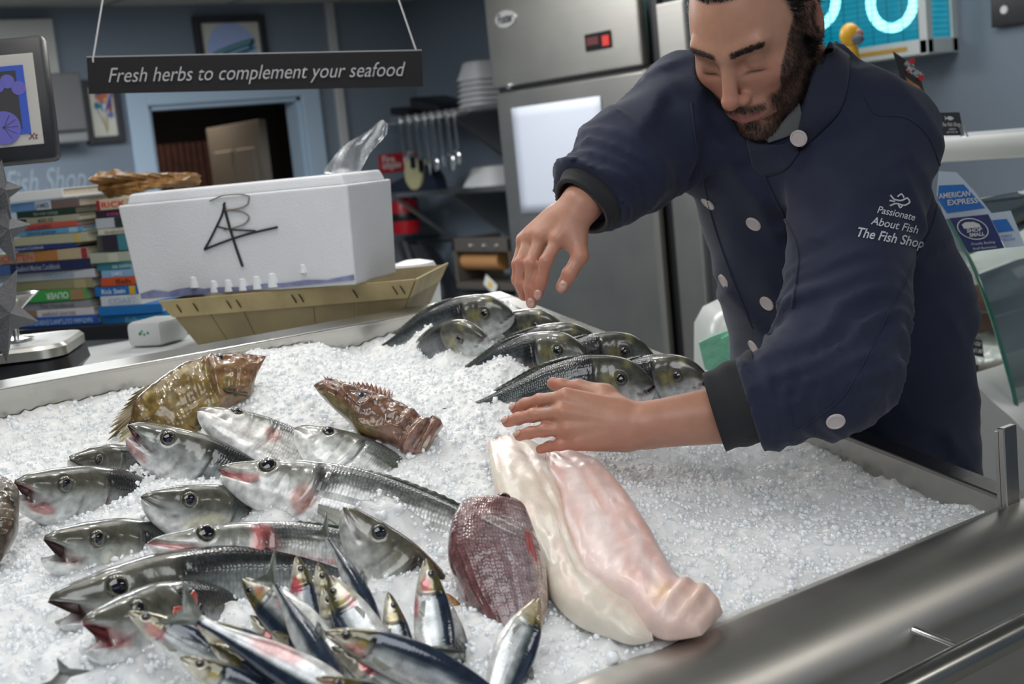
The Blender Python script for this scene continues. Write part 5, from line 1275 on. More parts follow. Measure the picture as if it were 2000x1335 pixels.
# ================================================================ things behind the slab
AZ3 = np.array([0, 0, 1.0])
def hor(v): v = np.asarray(v, float) * np.array([1, 1, 0]); return nz(v)
def flat_quad_frame(pTL, pTR, pBL):
    ex = nz(pTR - pTL); ey = nz(pBL - pTL); ey = nz(ey - ex * (ex @ ey)); return ex, -ey

# ---- hanging sign
sL, sR = P(172, 148, 2.45), P(825, 134, 2.50); sL[2] += 0; ex = nz(sR - sL)
s_h = .0
a_, b_ = P(172, 113, 2.45), P(176, 183, 2.45); hgt = abs((a_ - b_) @ IU)
exs = nz(P(825, 134, 2.50) - P(172, 148, 2.45)); upv = nz(AZ3 - exs * (exs @ AZ3)); nrm_s = np.cross(exs, upv); nrm_s = nrm_s if nrm_s @ (CAMP - sL) > 0 else -nrm_s
wid = np.linalg.norm(sR - sL); cs_ = (sL + sR) / 2
sign = empty('hanging_sign', cs_, 'black hanging sign with white handwritten words about fresh herbs', 'sign')
SG = mat('chalkboard_black', '#121115', .85, noise=(30, .08))
MB().box(cs_, exs, upv, nrm_s, wid / 2, hgt / 2, .002).build('sign_board', SG, sign)
MB().box(cs_ + upv * (hgt / 2 + .001) - nrm_s * .001, exs, upv, nrm_s, wid / 2, .0012, .003).build('board_edge', mat('grey_edge', '#8f9094', .5), sign)
tx = P(209, 160, 2.45) + nrm_s * .003
text_mesh('lettering', 'Fresh herbs to complement your seafood', P(210, 161, 2.452) + nrm_s * .003, exs, upv, .038, mat('chalk_white', '#a7a7aa', .8), sign, shear=.32, width=wid * .888, weight=-.004)
for (x, y, xt, yt, d) in ((183, 122, 205, -20, 2.45), (814, 108, 772, -16, 2.5)):
    p0 = P(x, y, d) + nrm_s * .004; top = P(xt, yt, d); kk = top - p0; e_ = p0 + kk * ((CEIL - p0[2]) / kk[2])
    MB().tube([p0, p0 + upv * .006, e_], .0016, 8).build('hanging_cord', mat('white_cord', '#b5b5b8', .7), sign, smooth=True)
    MB().lathe(p0 - nrm_s * .002, nrm_s, [(0, 0), (.003, 0), (.003, .0015), (0, .002)], 16).build('cord_knot', CHROME, sign, smooth=True)

# ---- foam box in a chip-wood basket
FOAM = mat('expanded_foam', '#d6d8dc', .75, noise=(14, .03), bump=(260, .5, .0015))
dF = 2.46
bl, br = P(272, 582, dF + .12), P(694, 548, dF - .06); br[2] = bl[2]; fx = hor(br - bl); W_ = np.linalg.norm(br - bl)
fy = np.cross(AZ3, fx); fy = fy if fy @ FW > 0 else -fy                  # away from the camera
tl = P(255, 385, dF + .12); Hh = (tl - bl)[2]; Dd = .165
# spread slightly towards the top, like the real box
box_ = empty('foam_fish_box', bl + fx * W_ / 2 + fy * Dd / 2, 'white polystyrene fish box with a scrawled black mark and toothed lower edge', 'box')
def BP(u, v, w): return bl + fx * u * W_ + fy * v * Dd + AZ3 * w * Hh
tp = .03
b = MB(); V = [BP(0, 0, 0), BP(1, 0, 0), BP(1, 1, 0), BP(0, 1, 0), BP(-tp * 1.2, -tp, .93), BP(1 + tp * .6, -tp, .93), BP(1 + tp * .6, 1 + tp, .93), BP(-tp * 1.2, 1 + tp, .93)]
def slabmesh(V, bev=.004):
    bm = bmesh.new(); vs = [bm.verts.new(Vector(v)) for v in V]
    for f in ((0, 3, 2, 1), (4, 5, 6, 7), (0, 1, 5, 4), (1, 2, 6, 5), (2, 3, 7, 6), (3, 0, 4, 7)): bm.faces.new([vs[i] for i in f])
    bmesh.ops.recalc_face_normals(bm, faces=bm.faces); bmesh.ops.bevel(bm, geom=list(bm.edges), offset=bev, segments=3, affect='EDGES', profile=.6)
    me = bpy.data.meshes.new('m'); bm.to_mesh(me); bm.free(); return me
me = slabmesh(V, .005); me.name = 'box_body'; link('box_body', me, FOAM, box_)
V = [BP(0, .0, .925), BP(1, .0, .925), BP(1, 1, .925), BP(0, 1, .925), BP(.012, .03, 1.03), BP(.985, .03, 1.03), BP(.985, .97, 1.03), BP(.012, .97, 1.03)]
me = slabmesh(V, .006); me.name = 'lid'; link('lid', me, FOAM, box_)
fn = -fy
def FB(x, y, off=.002):    # picture point on the box front
    p = onplane(x, y, BP(0, -tp * .5, .5), -nz(np.cross(BP(1, 0, 0) - BP(0, 0, 0), BP(-tp * 1.2, -tp, .93) - BP(0, 0, 0)))); return p + fn * off
# nubs and stained scalloped foot
ST = mat('blue_stain', '#7d82a6', .8, noise=(40, .25))
pts = [(276, 573), (300, 566), (330, 569), (352, 563), (375, 560), (400, 563), (430, 560), (470, 560), (520, 553), (560, 552), (600, 546), (640, 546), (692, 536), (693, 546), (560, 560), (420, 572), (300, 582), (277, 583)]
b = MB(); b.prism([FB(x, y, .0015) for x, y in pts], fn * .0012); b.build('stain', ST, box_)
NB_ = mat('foam_nub', '#dfe2e6', .7)
for (x, y, r_) in ((378, 548, 12), (418, 556, 13), (446, 554, 13), (474, 552, 13), (502, 548, 14), (532, 543, 15), (592, 522, 9)):
    p = FB(x, y, 0); R = r_ / FPX * dF; MB().tube([p - fn * R * .6 + AZ3 * R * .9, p - fn * R * .55 + AZ3 * R * .5, p - fn * R * .5 - AZ3 * R * 1.2], [R * .3, R * .8, R], 16).build('nub', NB_, box_, smooth=True)
INK = mat('black_marker', '#26262a', .8)
def scrawl(nm, pix, r_, parent, m=INK, off=.0022, f=FB):
    q = curve2(pix, np.linspace(0, 1, 50)); MB().tube([f(x, y, off) for x, y in q], r_, 6).build(nm, m, parent, smooth=True)
scrawl('marker_stroke', [(411, 392), (440, 381), (470, 379), (488, 384), (485, 398), (460, 408), (438, 410), (470, 412), (488, 424), (480, 436), (450, 446), (438, 449)], .0013, box_, mat('grey_marker', '#7b7770', .8))
scrawl('marker_stroke', [(440, 395), (436, 415), (425, 440), (410, 470), (400, 487), (430, 475), (480, 458), (543, 443)], .0021, box_)
scrawl('marker_stroke', [(438, 398), (446, 430), (458, 470), (475, 520)], .0026, box_)
scrawl('marker_stroke', [(425, 442), (455, 448), (500, 450)], .0015, box_)
# grubby streaks on the box end
# clear plastic bag on the lid
PL = mat('clear_film', (.92, .94, .96), .12, Transmission_Weight=.86, IOR=1.2, bump=(60, .9, .01), Alpha=.62)
pix = [[(628, 338), (700, 342)], [(650, 308), (708, 324)], [(672, 283), (720, 300)], [(695, 268), (735, 285)], [(722, 258), (748, 270)], [(735, 240), (756, 262)], [(748, 233), (757, 243)]]
b = MB(); rows = []; nn_ = 9
for i, (l, r_) in enumerate(pix):
    for k in range(nn_):
        f = k / (nn_ - 1); rows.append(P(l[0] * (1 - f) + r_[0] * f, l[1] * (1 - f) + r_[1] * f, dF + .03 + .02 * math.sin(f * 8 + i * 1.4) + .012 * math.sin(i * 3 + k)))
F = [(i * nn_ + k, i * nn_ + k + 1, (i + 1) * nn_ + k + 1, (i + 1) * nn_ + k) for i in range(len(pix) - 1) for k in range(nn_ - 1)]
me = mesh('plastic_bag', rows, F); o = link('plastic_bag', me, PL); m_ = o.modifiers.new('s', 'SUBSURF'); m_.levels = m_.render_levels = 2; m_ = o.modifiers.new('t', 'SOLIDIFY'); m_.thickness = .0008
tag(o, 'crumpled clear plastic bag sticking up behind the foam box lid', 'plastic bag')

# basket
WOOD = mat('chip_wood', '#857757', .65, noise=(18, .15), bump=(50, .25, .002)); WOOD2 = mat('pale_chip_wood', '#a8976d', .6, noise=(22, .14), bump=(60, .3, .002)); STAP = mat('staple', '#2a2622', .4, .8)
dB = 2.43
bk = empty('wooden_basket', P(560, 690, dB + .15), 'thin chip-wood basket under the white foam box', 'basket')
kl, kr = P(318, 588, dB + .08), P(806, 524, dB + .0); kr[2] = kl[2] + .004; kx = hor(kr - kl); KW = np.linalg.norm(kr - kl); ky = np.cross(AZ3, kx); ky = ky if ky @ FW > 0 else -ky
botz = P(400, 702, dB)[2]; KH = kl[2] - botz; KD = .30; ins = .055
def KP(u, v, w):    # u,v 0..1 at the top, body tapers down
    i_ = ins * (1 - w); return kl + kx * ((i_ + u * (KW - 2 * i_))) + ky * (i_ * .6 + v * (KD - 1.2 * i_)) - AZ3 * KH * (1 - w)
def board(nm, quad, th_, m, bev=0.): 
    q0, q1, q2, q3 = quad; n_ = nz(np.cross(q1 - q0, q3 - q0)); MB().prism([q0, q1, q2, q3], n_ * th_).build(nm, m, bk)
for (u0, u1) in ((0, .155), (.16, .30), (.305, .60), (.605, .78), (.785, 1)): board('side_board', [KP(u0, 0, 0), KP(u1, 0, 0), KP(u1, 0, .98), KP(u0, 0, .98)], .003, WOOD)
board('end_board', [KP(1, 0, 0), KP(1, 1, 0), KP(1, 1, .98), KP(1, 0, .98)], .003, WOOD); board('end_board', [KP(0, 0, 0), KP(0, 1, 0), KP(0, 1, .98), KP(0, 0, .98)], .003, WOOD)
board('back_board', [KP(0, 1, 0), KP(1, 1, 0), KP(1, 1, .98), KP(0, 1, .98)], .003, WOOD); board('bottom_board', [KP(0, 0, 0), KP(1, 0, 0), KP(1, 1, 0), KP(0, 1, 0)], .004, WOOD)
o1 = -ky * .004
board('rim_band', [KP(-.005, 0, .70) + o1, KP(1.002, 0, .70) + o1, KP(1.004, 0, 1.02) + o1, KP(-.01, 0, 1.02) + o1], .003, WOOD2)
board('rim_band', [KP(1.002, 0, .70), KP(1.002, 1, .70), KP(1.004, 1, 1.02), KP(1.004, 0, 1.02)], .003, WOOD2)
for u in (.05, .12, .26, .30, .53, .56, .78, .94, .97):
    MB().box(KP(u, 0, .85) - ky * .009, nz(kx + AZ3 * .5), nz(AZ3 - kx * .5), ky, .0009, .009, .001).build('staple', STAP, bk)

# worktop beyond the slab, carrying the basket, the scale and the tissue box
bz = botz
cy0 = (TC + TB * (TLEN + fl))[1] + .01
wt = empty('back_worktop', (0.5, cy0 + .4, bz), 'white worktop and cupboard just beyond the far rim of the slab', 'worktop')
MB().abox(-.8, 1.62, cy0, cy0 + .70, bz - .04, bz - .0015, .004).build('top', WALLW, wt)
MB().abox(-.78, 1.60, cy0 + .02, cy0 + .68, .0, bz - .04).build('cupboard', WALLW, wt)
# tissue box
tb = P(312, 672, 2.75); tbx = MB(); c0 = np.array([tb[0], tb[1], bz]); hh_ = (P(312, 640, 2.75) - P(312, 690, 2.75))[2]
tt = empty('dispenser_box', c0, 'white rounded dispenser box behind the far rim left of the basket', 'box')
tbx.box(c0 + AZ3 * hh_ / 2, fx, fy, AZ3, .042, .05, hh_ / 2, .012).build('case', WALLW, tt, smooth=True)
GRN = mat('green_print', '#2f8f6a', .6)
for k, (dx, dz, r_) in enumerate(((-.006, -.004, .004), (.004, -.006, .003), (.013, -.003, .003), (-.001, .001, .0025))): MB().lathe(c0 + AZ3 * (hh_ * .62 + dz) - fy * .0505 + fx * dx, -fy, [(0, 0), (r_, 0), (r_, .0006), (0, .0006)], 5).build('printed_leaf', GRN, tt)
# ---- books on a dark shelf
dK = 3.0
shz_p = P(160, 652, dK); BY = lambda x, y, off=0.: onplane(x, y, P(160, 652, dK) + fy * off, fy)
def bookrow(rows, x_align, grp, wpx, dist=0.):
    for (y0, y1, xl, xr, colr, lab, txt, tcol, blocks) in rows:
        # spine rectangle centre; y at its right end (stacks lean with the picture)
        pr0, pr1 = BY(xr, y0 - 0), BY(xr, y1)
        plx = BY(xl, y1 + (xr - xl) * .09)
        h_ = (pr0 - pr1)[2]; w_ = abs((pr1 - plx) @ fx); base = pr1.copy(); rz = (hsh(lab) % 7 - 3) * .012
        ax_ = nz(fx * math.cos(rz) + fy * math.sin(rz)); ay_ = np.cross(AZ3, ax_)
        cc_ = base - ax_ * w_ / 2 + ay_ * .09 + AZ3 * h_ / 2
        bk_ = empty('book', cc_ - AZ3 * h_ / 2, lab, 'book', grp)
        cm = mat('book_cover', colr, .45); pg = PAPER
        MB().box(cc_ + ay_ * .004, ax_, ay_, AZ3, w_ / 2 - .004, .086, h_ / 2 - .0022).build('pages', pg, bk_)
        b = MB(); b.box(cc_ + AZ3 * (h_ / 2 - .0012), ax_, ay_, AZ3, w_ / 2, .09, .0011); b.box(cc_ - AZ3 * (h_ / 2 - .0012), ax_, ay_, AZ3, w_ / 2, .09, .0011)
        b.box(cc_ - ay_ * .089, ax_, ay_, AZ3, w_ / 2, .0016, h_ / 2, .0012); b.build('cover', cm, bk_)
        for (f0, f1, cb) in blocks:
            MB().box(cc_ - ay_ * .0912 + ax_ * w_ * ((f0 + f1) / 2 - .5), ax_, ay_, AZ3, w_ * (f1 - f0) / 2, .0004, h_ * .47).build('spine_panel', mat('book_panel', cb, .5), bk_)
        if txt:
            s_, f0, f1, up = txt; e1, e2 = (ax_, AZ3) if up else (-ax_, -AZ3)
            o_ = cc_ - ay_ * .0920 + ax_ * w_ * ((f0 if up else f1) - .5) - e2 * h_ * .27
            text_mesh('spine_lettering', s_, o_, e1, e2, h_ * .78, mat('spine_ink', tcol, .6), bk_, width=w_ * (f1 - f0), weight=.012)
PAPER = mat('book_pages', '#cfc9b8', .8, noise=(200, .08))
GL_, GR_ = 'cookbooks in the left stack', 'cookbooks in the right stack'
L_ = [
 (367, 385, 22, 124, '#e3e4e6', 'white book on top of the left stack', None, None, []),
 (385, 403, 18, 155, '#6e5f5a', 'brown book with pale blue spine half, second from the top of the left stack', ('JAMES', .38, .58, True), '#4a5f7c', [(0, .37, '#5f88b5'), (.37, .60, '#b9c3cd')]),
 (403, 417, 30, 148, '#27392f', 'thin dark green book near the top of the left stack', ('the river cottage', .3, .72, True), '#7f9183', []),
 (417, 430, 25, 154, '#9d9c8a', 'grey-beige book under the thin green one', ('MARK HIX', .38, .62, True), '#565648', [(.0, .2, '#3a3a35')]),
 (430, 441, 30, 152, '#b35041', 'thin orange-red book in the left stack', ('fish and shellfish', .1, .6, True), '#5b3550', []),
 (441, 452, 20, 162, '#5c93b6', 'light blue book in the left stack', ('island & greenest', .25, .65, True), '#1d4a70', [(.82, .93, '#8fb4cb')]),
 (452, 471, 15, 174, '#a8a68c', 'thick cream-olive book in the left stack', None, None, [(.84, .90, '#b7a35e')]),
 (471, 482, 15, 150, '#27376c', 'thin navy book in the left stack', ("Fisherman's Cookbook", .1, .55, True), '#a9b3cd', []),
 (482, 504, -5, 172, '#b3a183', 'beige book with tall red spine letters in the left stack', ('RICK STEIN', .0, .40, True), '#c23a35', [(.42, .68, '#a9743f'), (.94, 1., '#8f2f39')]),
 (504, 524, -5, 178, '#252b4e', 'dark navy book in the middle of the left stack', ('Seafood Market Cookbook', .25, .70, True), '#9099b0', [(0, .18, '#4a6196')]),
 (524, 541, -5, 186, '#b9bdc4', 'silver-white cookbook sticking out furthest from the left stack', ('COOKBOOK', .48, .80, True), '#8aa0bd', []),
 (542, 561, 5, 182, '#8f8a6a', 'olive-cream book above the green one in the left stack', None, None, [(.80, .93, '#a89c78')]),
 (562, 584, 20, 172, '#3f9a4b', 'bright green book with an upside-down number five', ('OLIVER        5  IN', .15, .78, False), '#dfe8df', [(.80, .97, '#9a7b58')]),
 (585, 599, 30, 178, '#8b8d93', 'grey book under the bright green one', ('Fish Handbook', .35, .8, True), '#5d6068', []),
 (599, 614, 20, 184, '#cdc9cc', 'white book with a pink dot near the bottom of the left stack', ('seafood journey', .4, .8, True), '#8d8a90', [(.02, .34, '#8c7458')]),
 (614, 632, 15, 193, '#2457a8', 'bright blue book at the bottom of the left stack', ("NATHAN OUTLAW'S EVERYDAY SEAFOOD", .05, .95, False), '#a8c4e6', [])]
R2 = [
 (384, 405, 192, 262, '#c2b196', 'cream book with tall red letters on top of the right stack', ('RICK S', .12, .98, True), '#c5343a', [(0, .09, '#8b2230')]),
 (405, 420, 190, 262, '#2a2028', 'dark book with pink letters in the right stack', ('coastal', .3, .9, True), '#a2447c', []),
 (420, 441, 190, 264, '#a9b0b6', 'pale grey book with dark picture on its spine', None, None, [(.5, .78, '#2c3034')]),
 (442, 454, 194, 264, '#bdb9ab', 'thin cream book in the right stack', ('the seafood book', .2, .8, True), '#77746a', []),
 (454, 487, 193, 266, '#3f7a85', 'thick teal book with a dark portrait on its spine', None, None, [(.0, .55, '#2c2733'), (.0, .15, '#7f8577')]),
 (489, 508, 180, 268, '#9fa597', 'grey-green book jutting out left in the right stack', None, None, [(.4, .6, '#b4b5a4')]),
 (508, 524, 190, 268, '#337782', 'teal book with a white dot in the right stack', ('sea cooking', .4, .9, True), '#a8c8cc', []),
 (524, 538, 200, 270, '#7fa0c6', 'light blue book in the right stack', ('JAMES', .3, .6, True), '#c9d8e8', []),
 (538, 555, 200, 272, '#b8502c', 'orange book in the right stack', ('fish', .4, .8, True), '#5a2413', []),
 (556, 574, 188, 272, '#2168ae', 'blue book with white letters and yellow dot', ('Rick Stein', .16, .7, True), '#cfdcec', [(.80, .93, '#c9a02c')]),
 (574, 594, 200, 276, '#c7ccd4', 'white book above the two bright blue ones', ('COAST', .2, .9, True), '#9fb2c8', []),
 (592, 610, 198, 318, '#1f6fb5', 'wide blue book second from the bottom of the right stack', None, None, []),
 (610, 630, 197, 340, '#2a86c8', 'wide bright blue book at the bottom of the right stack', ('fish', .34, .52, True), '#7fc0e2', [])]
bookrow(L_, 0, GL_, 0); bookrow(R2, 0, GR_, 0)
sb = BY(193, 632)[2]; sh = empty('book_shelf', BY(160, 652) + fy * .1, 'dark shelf carrying two stacks of cookbooks', 'shelf')
pL_, pR_ = BY(-150, 680), BY(375, 620)
c_ = (pL_ + pR_) / 2 + fy * .10; c_[2] = sb - .017
MB().box(c_, fx, fy, AZ3, abs((pR_ - pL_) @ fx) / 2, .13, .016, .002).build('shelf_board', mat('dark_laminate', '#26262a', .4), sh)
c2 = c_.copy(); c2[2] = (c_[2] - .016) / 2
MB().box(c2 + fy * .02, fx, fy, AZ3, abs((pR_ - pL_) @ fx) / 2 - .01, .10, c2[2]).build('cabinet', WALLW, sh)
# small dark stack of folded things between the book stacks and brown paper on top
CR = mat('golden_brown_paper', '#8a6538', .5, noise=(22, .35), bump=(26, .9, .02))
p0, p1 = BY(178, 358), BY(350, 352)
b = MB(); n_ = 40; m2_ = 26; V = []
for i in range(n_):
    t = i / (n_ - 1); c_ = p0 * (1 - t) + p1 * t + fy * .06; c_ = c_ - AZ3 * .004 * math.sin(t * 3)
    rr = (.030 - .016 * t) * (1.15 if t < .05 else 1)
    for k in range(m2_):
        a = 2 * math.pi * k / m2_; w_ = 1 + .28 * math.sin(3 * a + t * 5) + .16 * math.sin(7 * a + t * 11) + .08 * math.sin(t * 40 + a * 2)
        V.append(c_ + fy * math.cos(a) * rr * 1.6 * w_ + AZ3 * math.sin(a) * rr * .78 * w_)
F = [(i * m2_ + k, i * m2_ + (k + 1) % m2_, (i + 1) * m2_ + (k + 1) % m2_, (i + 1) * m2_ + k) for i in range(n_ - 1) for k in range(m2_)] + [tuple(range(m2_)), tuple((n_ - 1) * m2_ + k for k in range(m2_))]
b.add(V, F); tag(b.build('paper_roll', CR, smooth=False), 'crumpled golden-brown paper wrap lying on top of the right book stack', 'paper')
# script on the wall behind the books
text_mesh('wall_lettering', 'the Fish Shop', WA(-60, 392, .002), (1, 0, 0), (0, 0, 1), .16, mat('pale_wall_lettering', '#95a3b1', .6), None, shear=.4, width=abs(WA(168, 380)[0] - WA(-60, 392)[0]))
tag(bpy.data.objects['wall_lettering'], 'white script lettering on the wall above the cookbooks', 'lettering')

# ---- weighing scale with screen, at the left edge
dS = 2.12
mon = empty('scale_monitor', P(20, 330, dS), 'black till monitor showing shell drawings, cut off by the left edge', 'monitor')
mx = nz(P(100, 300, dS - .0) - P(0, 318, dS)); mx = hor(mx * 1 + fy * .12); my = np.cross(AZ3, mx); my = my if my @ FW > 0 else -my
def mirr(a): return a
ctr = P(98, 190, dS)      # right edge, mid height
mh = abs((P(84, 75, dS) - P(110, 322, dS))[2]) / 2; mw = .17
tiltv = nz(AZ3 + my * .10); c_ = ctr - mx * mw
MB().box(c_ + my * .02, mx, tiltv, np.cross(mx, tiltv), mw, mh, .020, .010).build('casing', BLACKP, mon, smooth=True)
nf_ = -my; fr = c_ + nf_ * .002
MB().box(c_ - my * .0005 , mx, tiltv, nz(np.cross(mx, tiltv)), mw - .018, mh - .028, .0025, .001).build('bezel', mat('silver_bezel', '#b3afa9', .4), mon)
SCRN = emis('screen_blue', srgb('#2f4fb0'), .7); SCD = emis('screen_dark', srgb('#3b3a3e'), .5); SHL = emis('screen_shell', srgb('#6a66c0'), .55)
nn2 = nz(np.cross(mx, tiltv)); nn2 = nn2 if nn2 @ nf_ > 0 else -nn2
MB().box(c_ + nn2 * .004, mx, tiltv, nn2, mw - .035, mh - .046, .001).build('screen', SCRN, mon)
MB().box(c_ + nn2 * .0055 - mx * .006, mx, tiltv, nn2, mw - .041, mh - .054, .0006).build('picture_panel', SCD, mon)
R0_ = c_ + nn2 * .0068 + mx * (mw - .075)
b = MB(); b.lathe(R0_ - tiltv * (mh * .42), nn2, [(0, 0), (.026, 0), (.026, .0006), (0, .0006)], 30)
for k in range(5): b.lathe(R0_ + tiltv * (mh * (.18 + .12 * math.sin(k * 1.3))) + mx * (.03 - .016 * k), nn2, [(0, 0), (.011, 0), (.011, .0006), (0, .0006)], 20)
b.build('shell_drawing', SHL, mon)
b = MB()
for k in range(5): a = math.radians(30 * k - 60); b.box(R0_ - tiltv * (mh * .42) + nn2 * .0012 + (mx * math.cos(a) + tiltv * math.sin(a)) * .010, mx * math.cos(a) + tiltv * math.sin(a), nn2, mx * -math.sin(a) + tiltv * math.cos(a), .012, .0003, .0005)
b.build('shell_lines', SCD, mon)
lg = c_ + nn2 * .0035 + mx * (mw - .040) - tiltv * (mh - .037)
text_mesh('maker_mark', 'Xt', lg, mx, tiltv, .013, mat('maroon_print', '#6d2a33', .5), mon, weight=.02, shear=.2)
pbase = P(20, 730, dS); sc_z = bz
MB().tube([c_ + my * .045 - AZ3 * mh * .5, c_ + my * .05 - AZ3 * (mh + .08), np.array([(c_ + my * .05)[0], (c_ + my * .05)[1], P(30, 700, dS)[2]])], .026, 16).build('stand', BLACKP, mon, smooth=True)
# scale body with brushed tray
scl_ = empty('counter_scale', P(60, 735, dS), 'black and silver counter scale behind the far rim at the left', 'scale')
dS2 = 2.40; rt = P(158, 690, dS2); q_ = hor(mx); cc0 = rt - q_ * .185
zt = P(100, 659, dS2)[2]
def rrect(c, hx, hy, r_, z0, z1, top_in=0., n=8):
    pts = []
    for (sx, sy, a0) in ((1, 1, 0), (-1, 1, 90), (-1, -1, 180), (1, -1, 270)):
        for k in range(n + 1): a = math.radians(a0 + 90 * k / n); pts.append((sx * (hx - r_) + r_ * math.cos(a), sy * (hy - r_) + r_ * math.sin(a)))
    return pts
def rbox(nm, c, hx, hy, r_, zs, m, parent):     # zs: list of (z, inset)
    V = []; base = rrect(c, hx, hy, r_, 0, 0); k_ = len(base)
    for (z, ins_) in zs:
        for (x, y) in base:
            l = math.hypot(x, y); V.append(np.array([c[0], c[1], z]) + q_ * x * (1 - ins_ / hx) + my * y * (1 - ins_ / hy))
    F = [(i * k_ + j, i * k_ + (j + 1) % k_, (i + 1) * k_ + (j + 1) % k_, (i + 1) * k_ + j) for i in range(len(zs) - 1) for j in range(k_)] + [tuple(range(k_)), tuple((len(zs) - 1) * k_ + j for j in range(k_))]
    b = MB(); b.add(V, F); return b.build(nm, m, parent, smooth=True)
zb = bz
hz_ = zt - zb
rbox('scale_body', cc0, .185, .13, .05, [(zb, .02), (zb + hz_ * .3, .0), (zb + hz_ * .62, .004), (zb + hz_ * .72, .02)], BLACKP, scl_)
rbox('weighing_tray', cc0, .180, .125, .05, [(zb + hz_ * .70, .0), (zt - .006, .0), (zt, .006), (zt - .002, .02)], STEEL, scl_)
# small steel bowl on top at the left edge
sb_ = P(20, 580, dS2)
b = MB().lathe(sb_ * 1, AZ3, [(.006, -.028), (.014, -.026), (.040, -.004), (.050, .0035), (.051, .0045), (.048, .0035), (.038, -.003), (.012, -.024)], 40)
tag(b.build('steel_bowl', CHROME, smooth=True), 'shallow polished steel dish at the left edge before the book stack', 'bowl')
b = MB().lathe(np.array([sb_[0], sb_[1], zt]), AZ3, [(.03, 0), (.03, .004), (.006, .008), (.006, sb_[2] - .03 - zt), (.01, sb_[2] - .026 - zt)], 20)
o_ = b.build('dish_stem', CHROME, bpy.data.objects['steel_bowl'], smooth=True)
# glitter stars hung on the stand
GLIT = mat('silver_glitter', (.13, .13, .14), .45, .3, noise=(900, .75), bump=(1400, 1.0, .002))
def star(px, py, R, rot, lab, d):
    c = P(px, py, d); e1, e2 = nz(IR * .45 + FW * .9), IU; V = []; n_ = nz(np.cross(e1, e2))
    for k in range(10):
        a = math.radians(rot + 36 * k); r_ = R if k % 2 == 0 else R * .45; V.append(c + (e1 * math.cos(a) + e2 * math.sin(a)) * r_)
    V += [c + n_ * R * .28, c - n_ * R * .28]; F = []
    for k in range(10): F += [(k, (k + 1) % 10, 10), ((k + 1) % 10, k, 11)]
    b = MB(); b.add(V, F); tag(b.build('glitter_star', GLIT), lab, 'ornament', 'silver glitter stars at the till')
star(-2, 372, .050, 12, 'silver glitter star hanging highest, just under the monitor', dS - .06)
star(2, 448, .062, -60, 'middle silver glitter star at the left edge', dS - .05)
star(0, 612, .078, -80, 'lowest and largest silver glitter star, its point over the scale', dS - .08)
# ================================================================ wall pictures and fittings on the back wall
XA = np.array([1.0, 0, 0]); YA = np.array([0, 1.0, 0])
def wallA_rect(x0, y0, x1, y1, xb=None):
    """left-top and right-bottom picture points -> x range and z range on the back wall"""
    a, b = WA(x0, y0), WA(x1, y1); return a[0], b[0], b[2], a[2]
BFR = mat('black_frame', '#2b2c33', .45); MAT_ = mat('picture_mount', '#c9cabf', .8)
def picture(lab, x0, x1, z0, z1, fw_, paint):
    f = empty('framed_picture', ((x0 + x1) / 2, YW - .02, (z0 + z1) / 2), lab, 'picture')
    b = MB(); b.abox(x0, x0 + fw_, YW - .035, YW, z0, z1, .003); b.abox(x1 - fw_, x1, YW - .035, YW, z0, z1, .003); b.abox(x0 + fw_, x1 - fw_, YW - .035, YW, z1 - fw_, z1, .003); b.abox(x0 + fw_, x1 - fw_, YW - .035, YW, z0, z0 + fw_, .003)
    b.build('frame', BFR, f); MB().abox(x0 + fw_, x1 - fw_, YW - .016, YW - .004, z0 + fw_, z1 - fw_).build('print', MAT_, f); paint(f, x0 + fw_, x1 - fw_, z0 + fw_, z1 - fw_)
def blobp(f, x, z, rx, rz, colr, lay, nm='painted_shape', rot=0., n=26, wob=.12, seed=0):
    V = []
    for k in range(n):
        a = 2 * math.pi * k / n; w = 1 + wob * math.sin(3 * a + seed) + wob * .6 * math.sin(5 * a + seed * 2); u, v = rx * w * math.cos(a), rz * w * math.sin(a)
        V.append((x + u * math.cos(rot) - v * math.sin(rot), YW - .0165 - .0006 * lay, z + u * math.sin(rot) + v * math.cos(rot)))
    MB().prism(V, (0, -.0005, 0)).build(nm, mat('paint', colr, .7), f)
a = wallA_rect(152, 158, 243, 280)
def pa(f, x0, x1, z0, z1):
    w, h = x1 - x0, z1 - z0; X = lambda u: x0 + u * w; Z = lambda v: z0 + v * h
    for i, (u, v, ru, rv, c, r) in enumerate(((.55, .78, .26, .12, '#b5684a', .2), (.45, .88, .22, .05, '#3a5a8c', .1), (.8, .68, .07, .22, '#34549a', -.4), (.84, .55, .06, .16, '#93402f', -.2), (.3, .62, .12, .07, '#2f6a8c', .5), (.48, .60, .05, .12, '#4c86ad', .1), (.8, .42, .13, .05, '#5d6fb8', .2), (.38, .40, .02, .2, '#8c8f88', .35), (.52, .25, .025, .18, '#b99a60', .05), (.62, .30, .02, .22, '#9b8464', -.1), (.66, .72, .08, .05, '#d0a184', 0))):
        blobp(f, X(u), Z(v), ru * w, rv * h, c, i + 1, 'painted_shape', r, seed=i)
picture('small framed painting of an orange and blue sea creature left of the doorway', a[0], a[1], WA(200, 280)[2], WA(160, 158)[2], .03, pa)
xa0, xa1 = WA(376, 60)[0], WA(514, 60)[0]; zt_, zb_ = WA(440, 32)[2], WA(440, 165)[2]
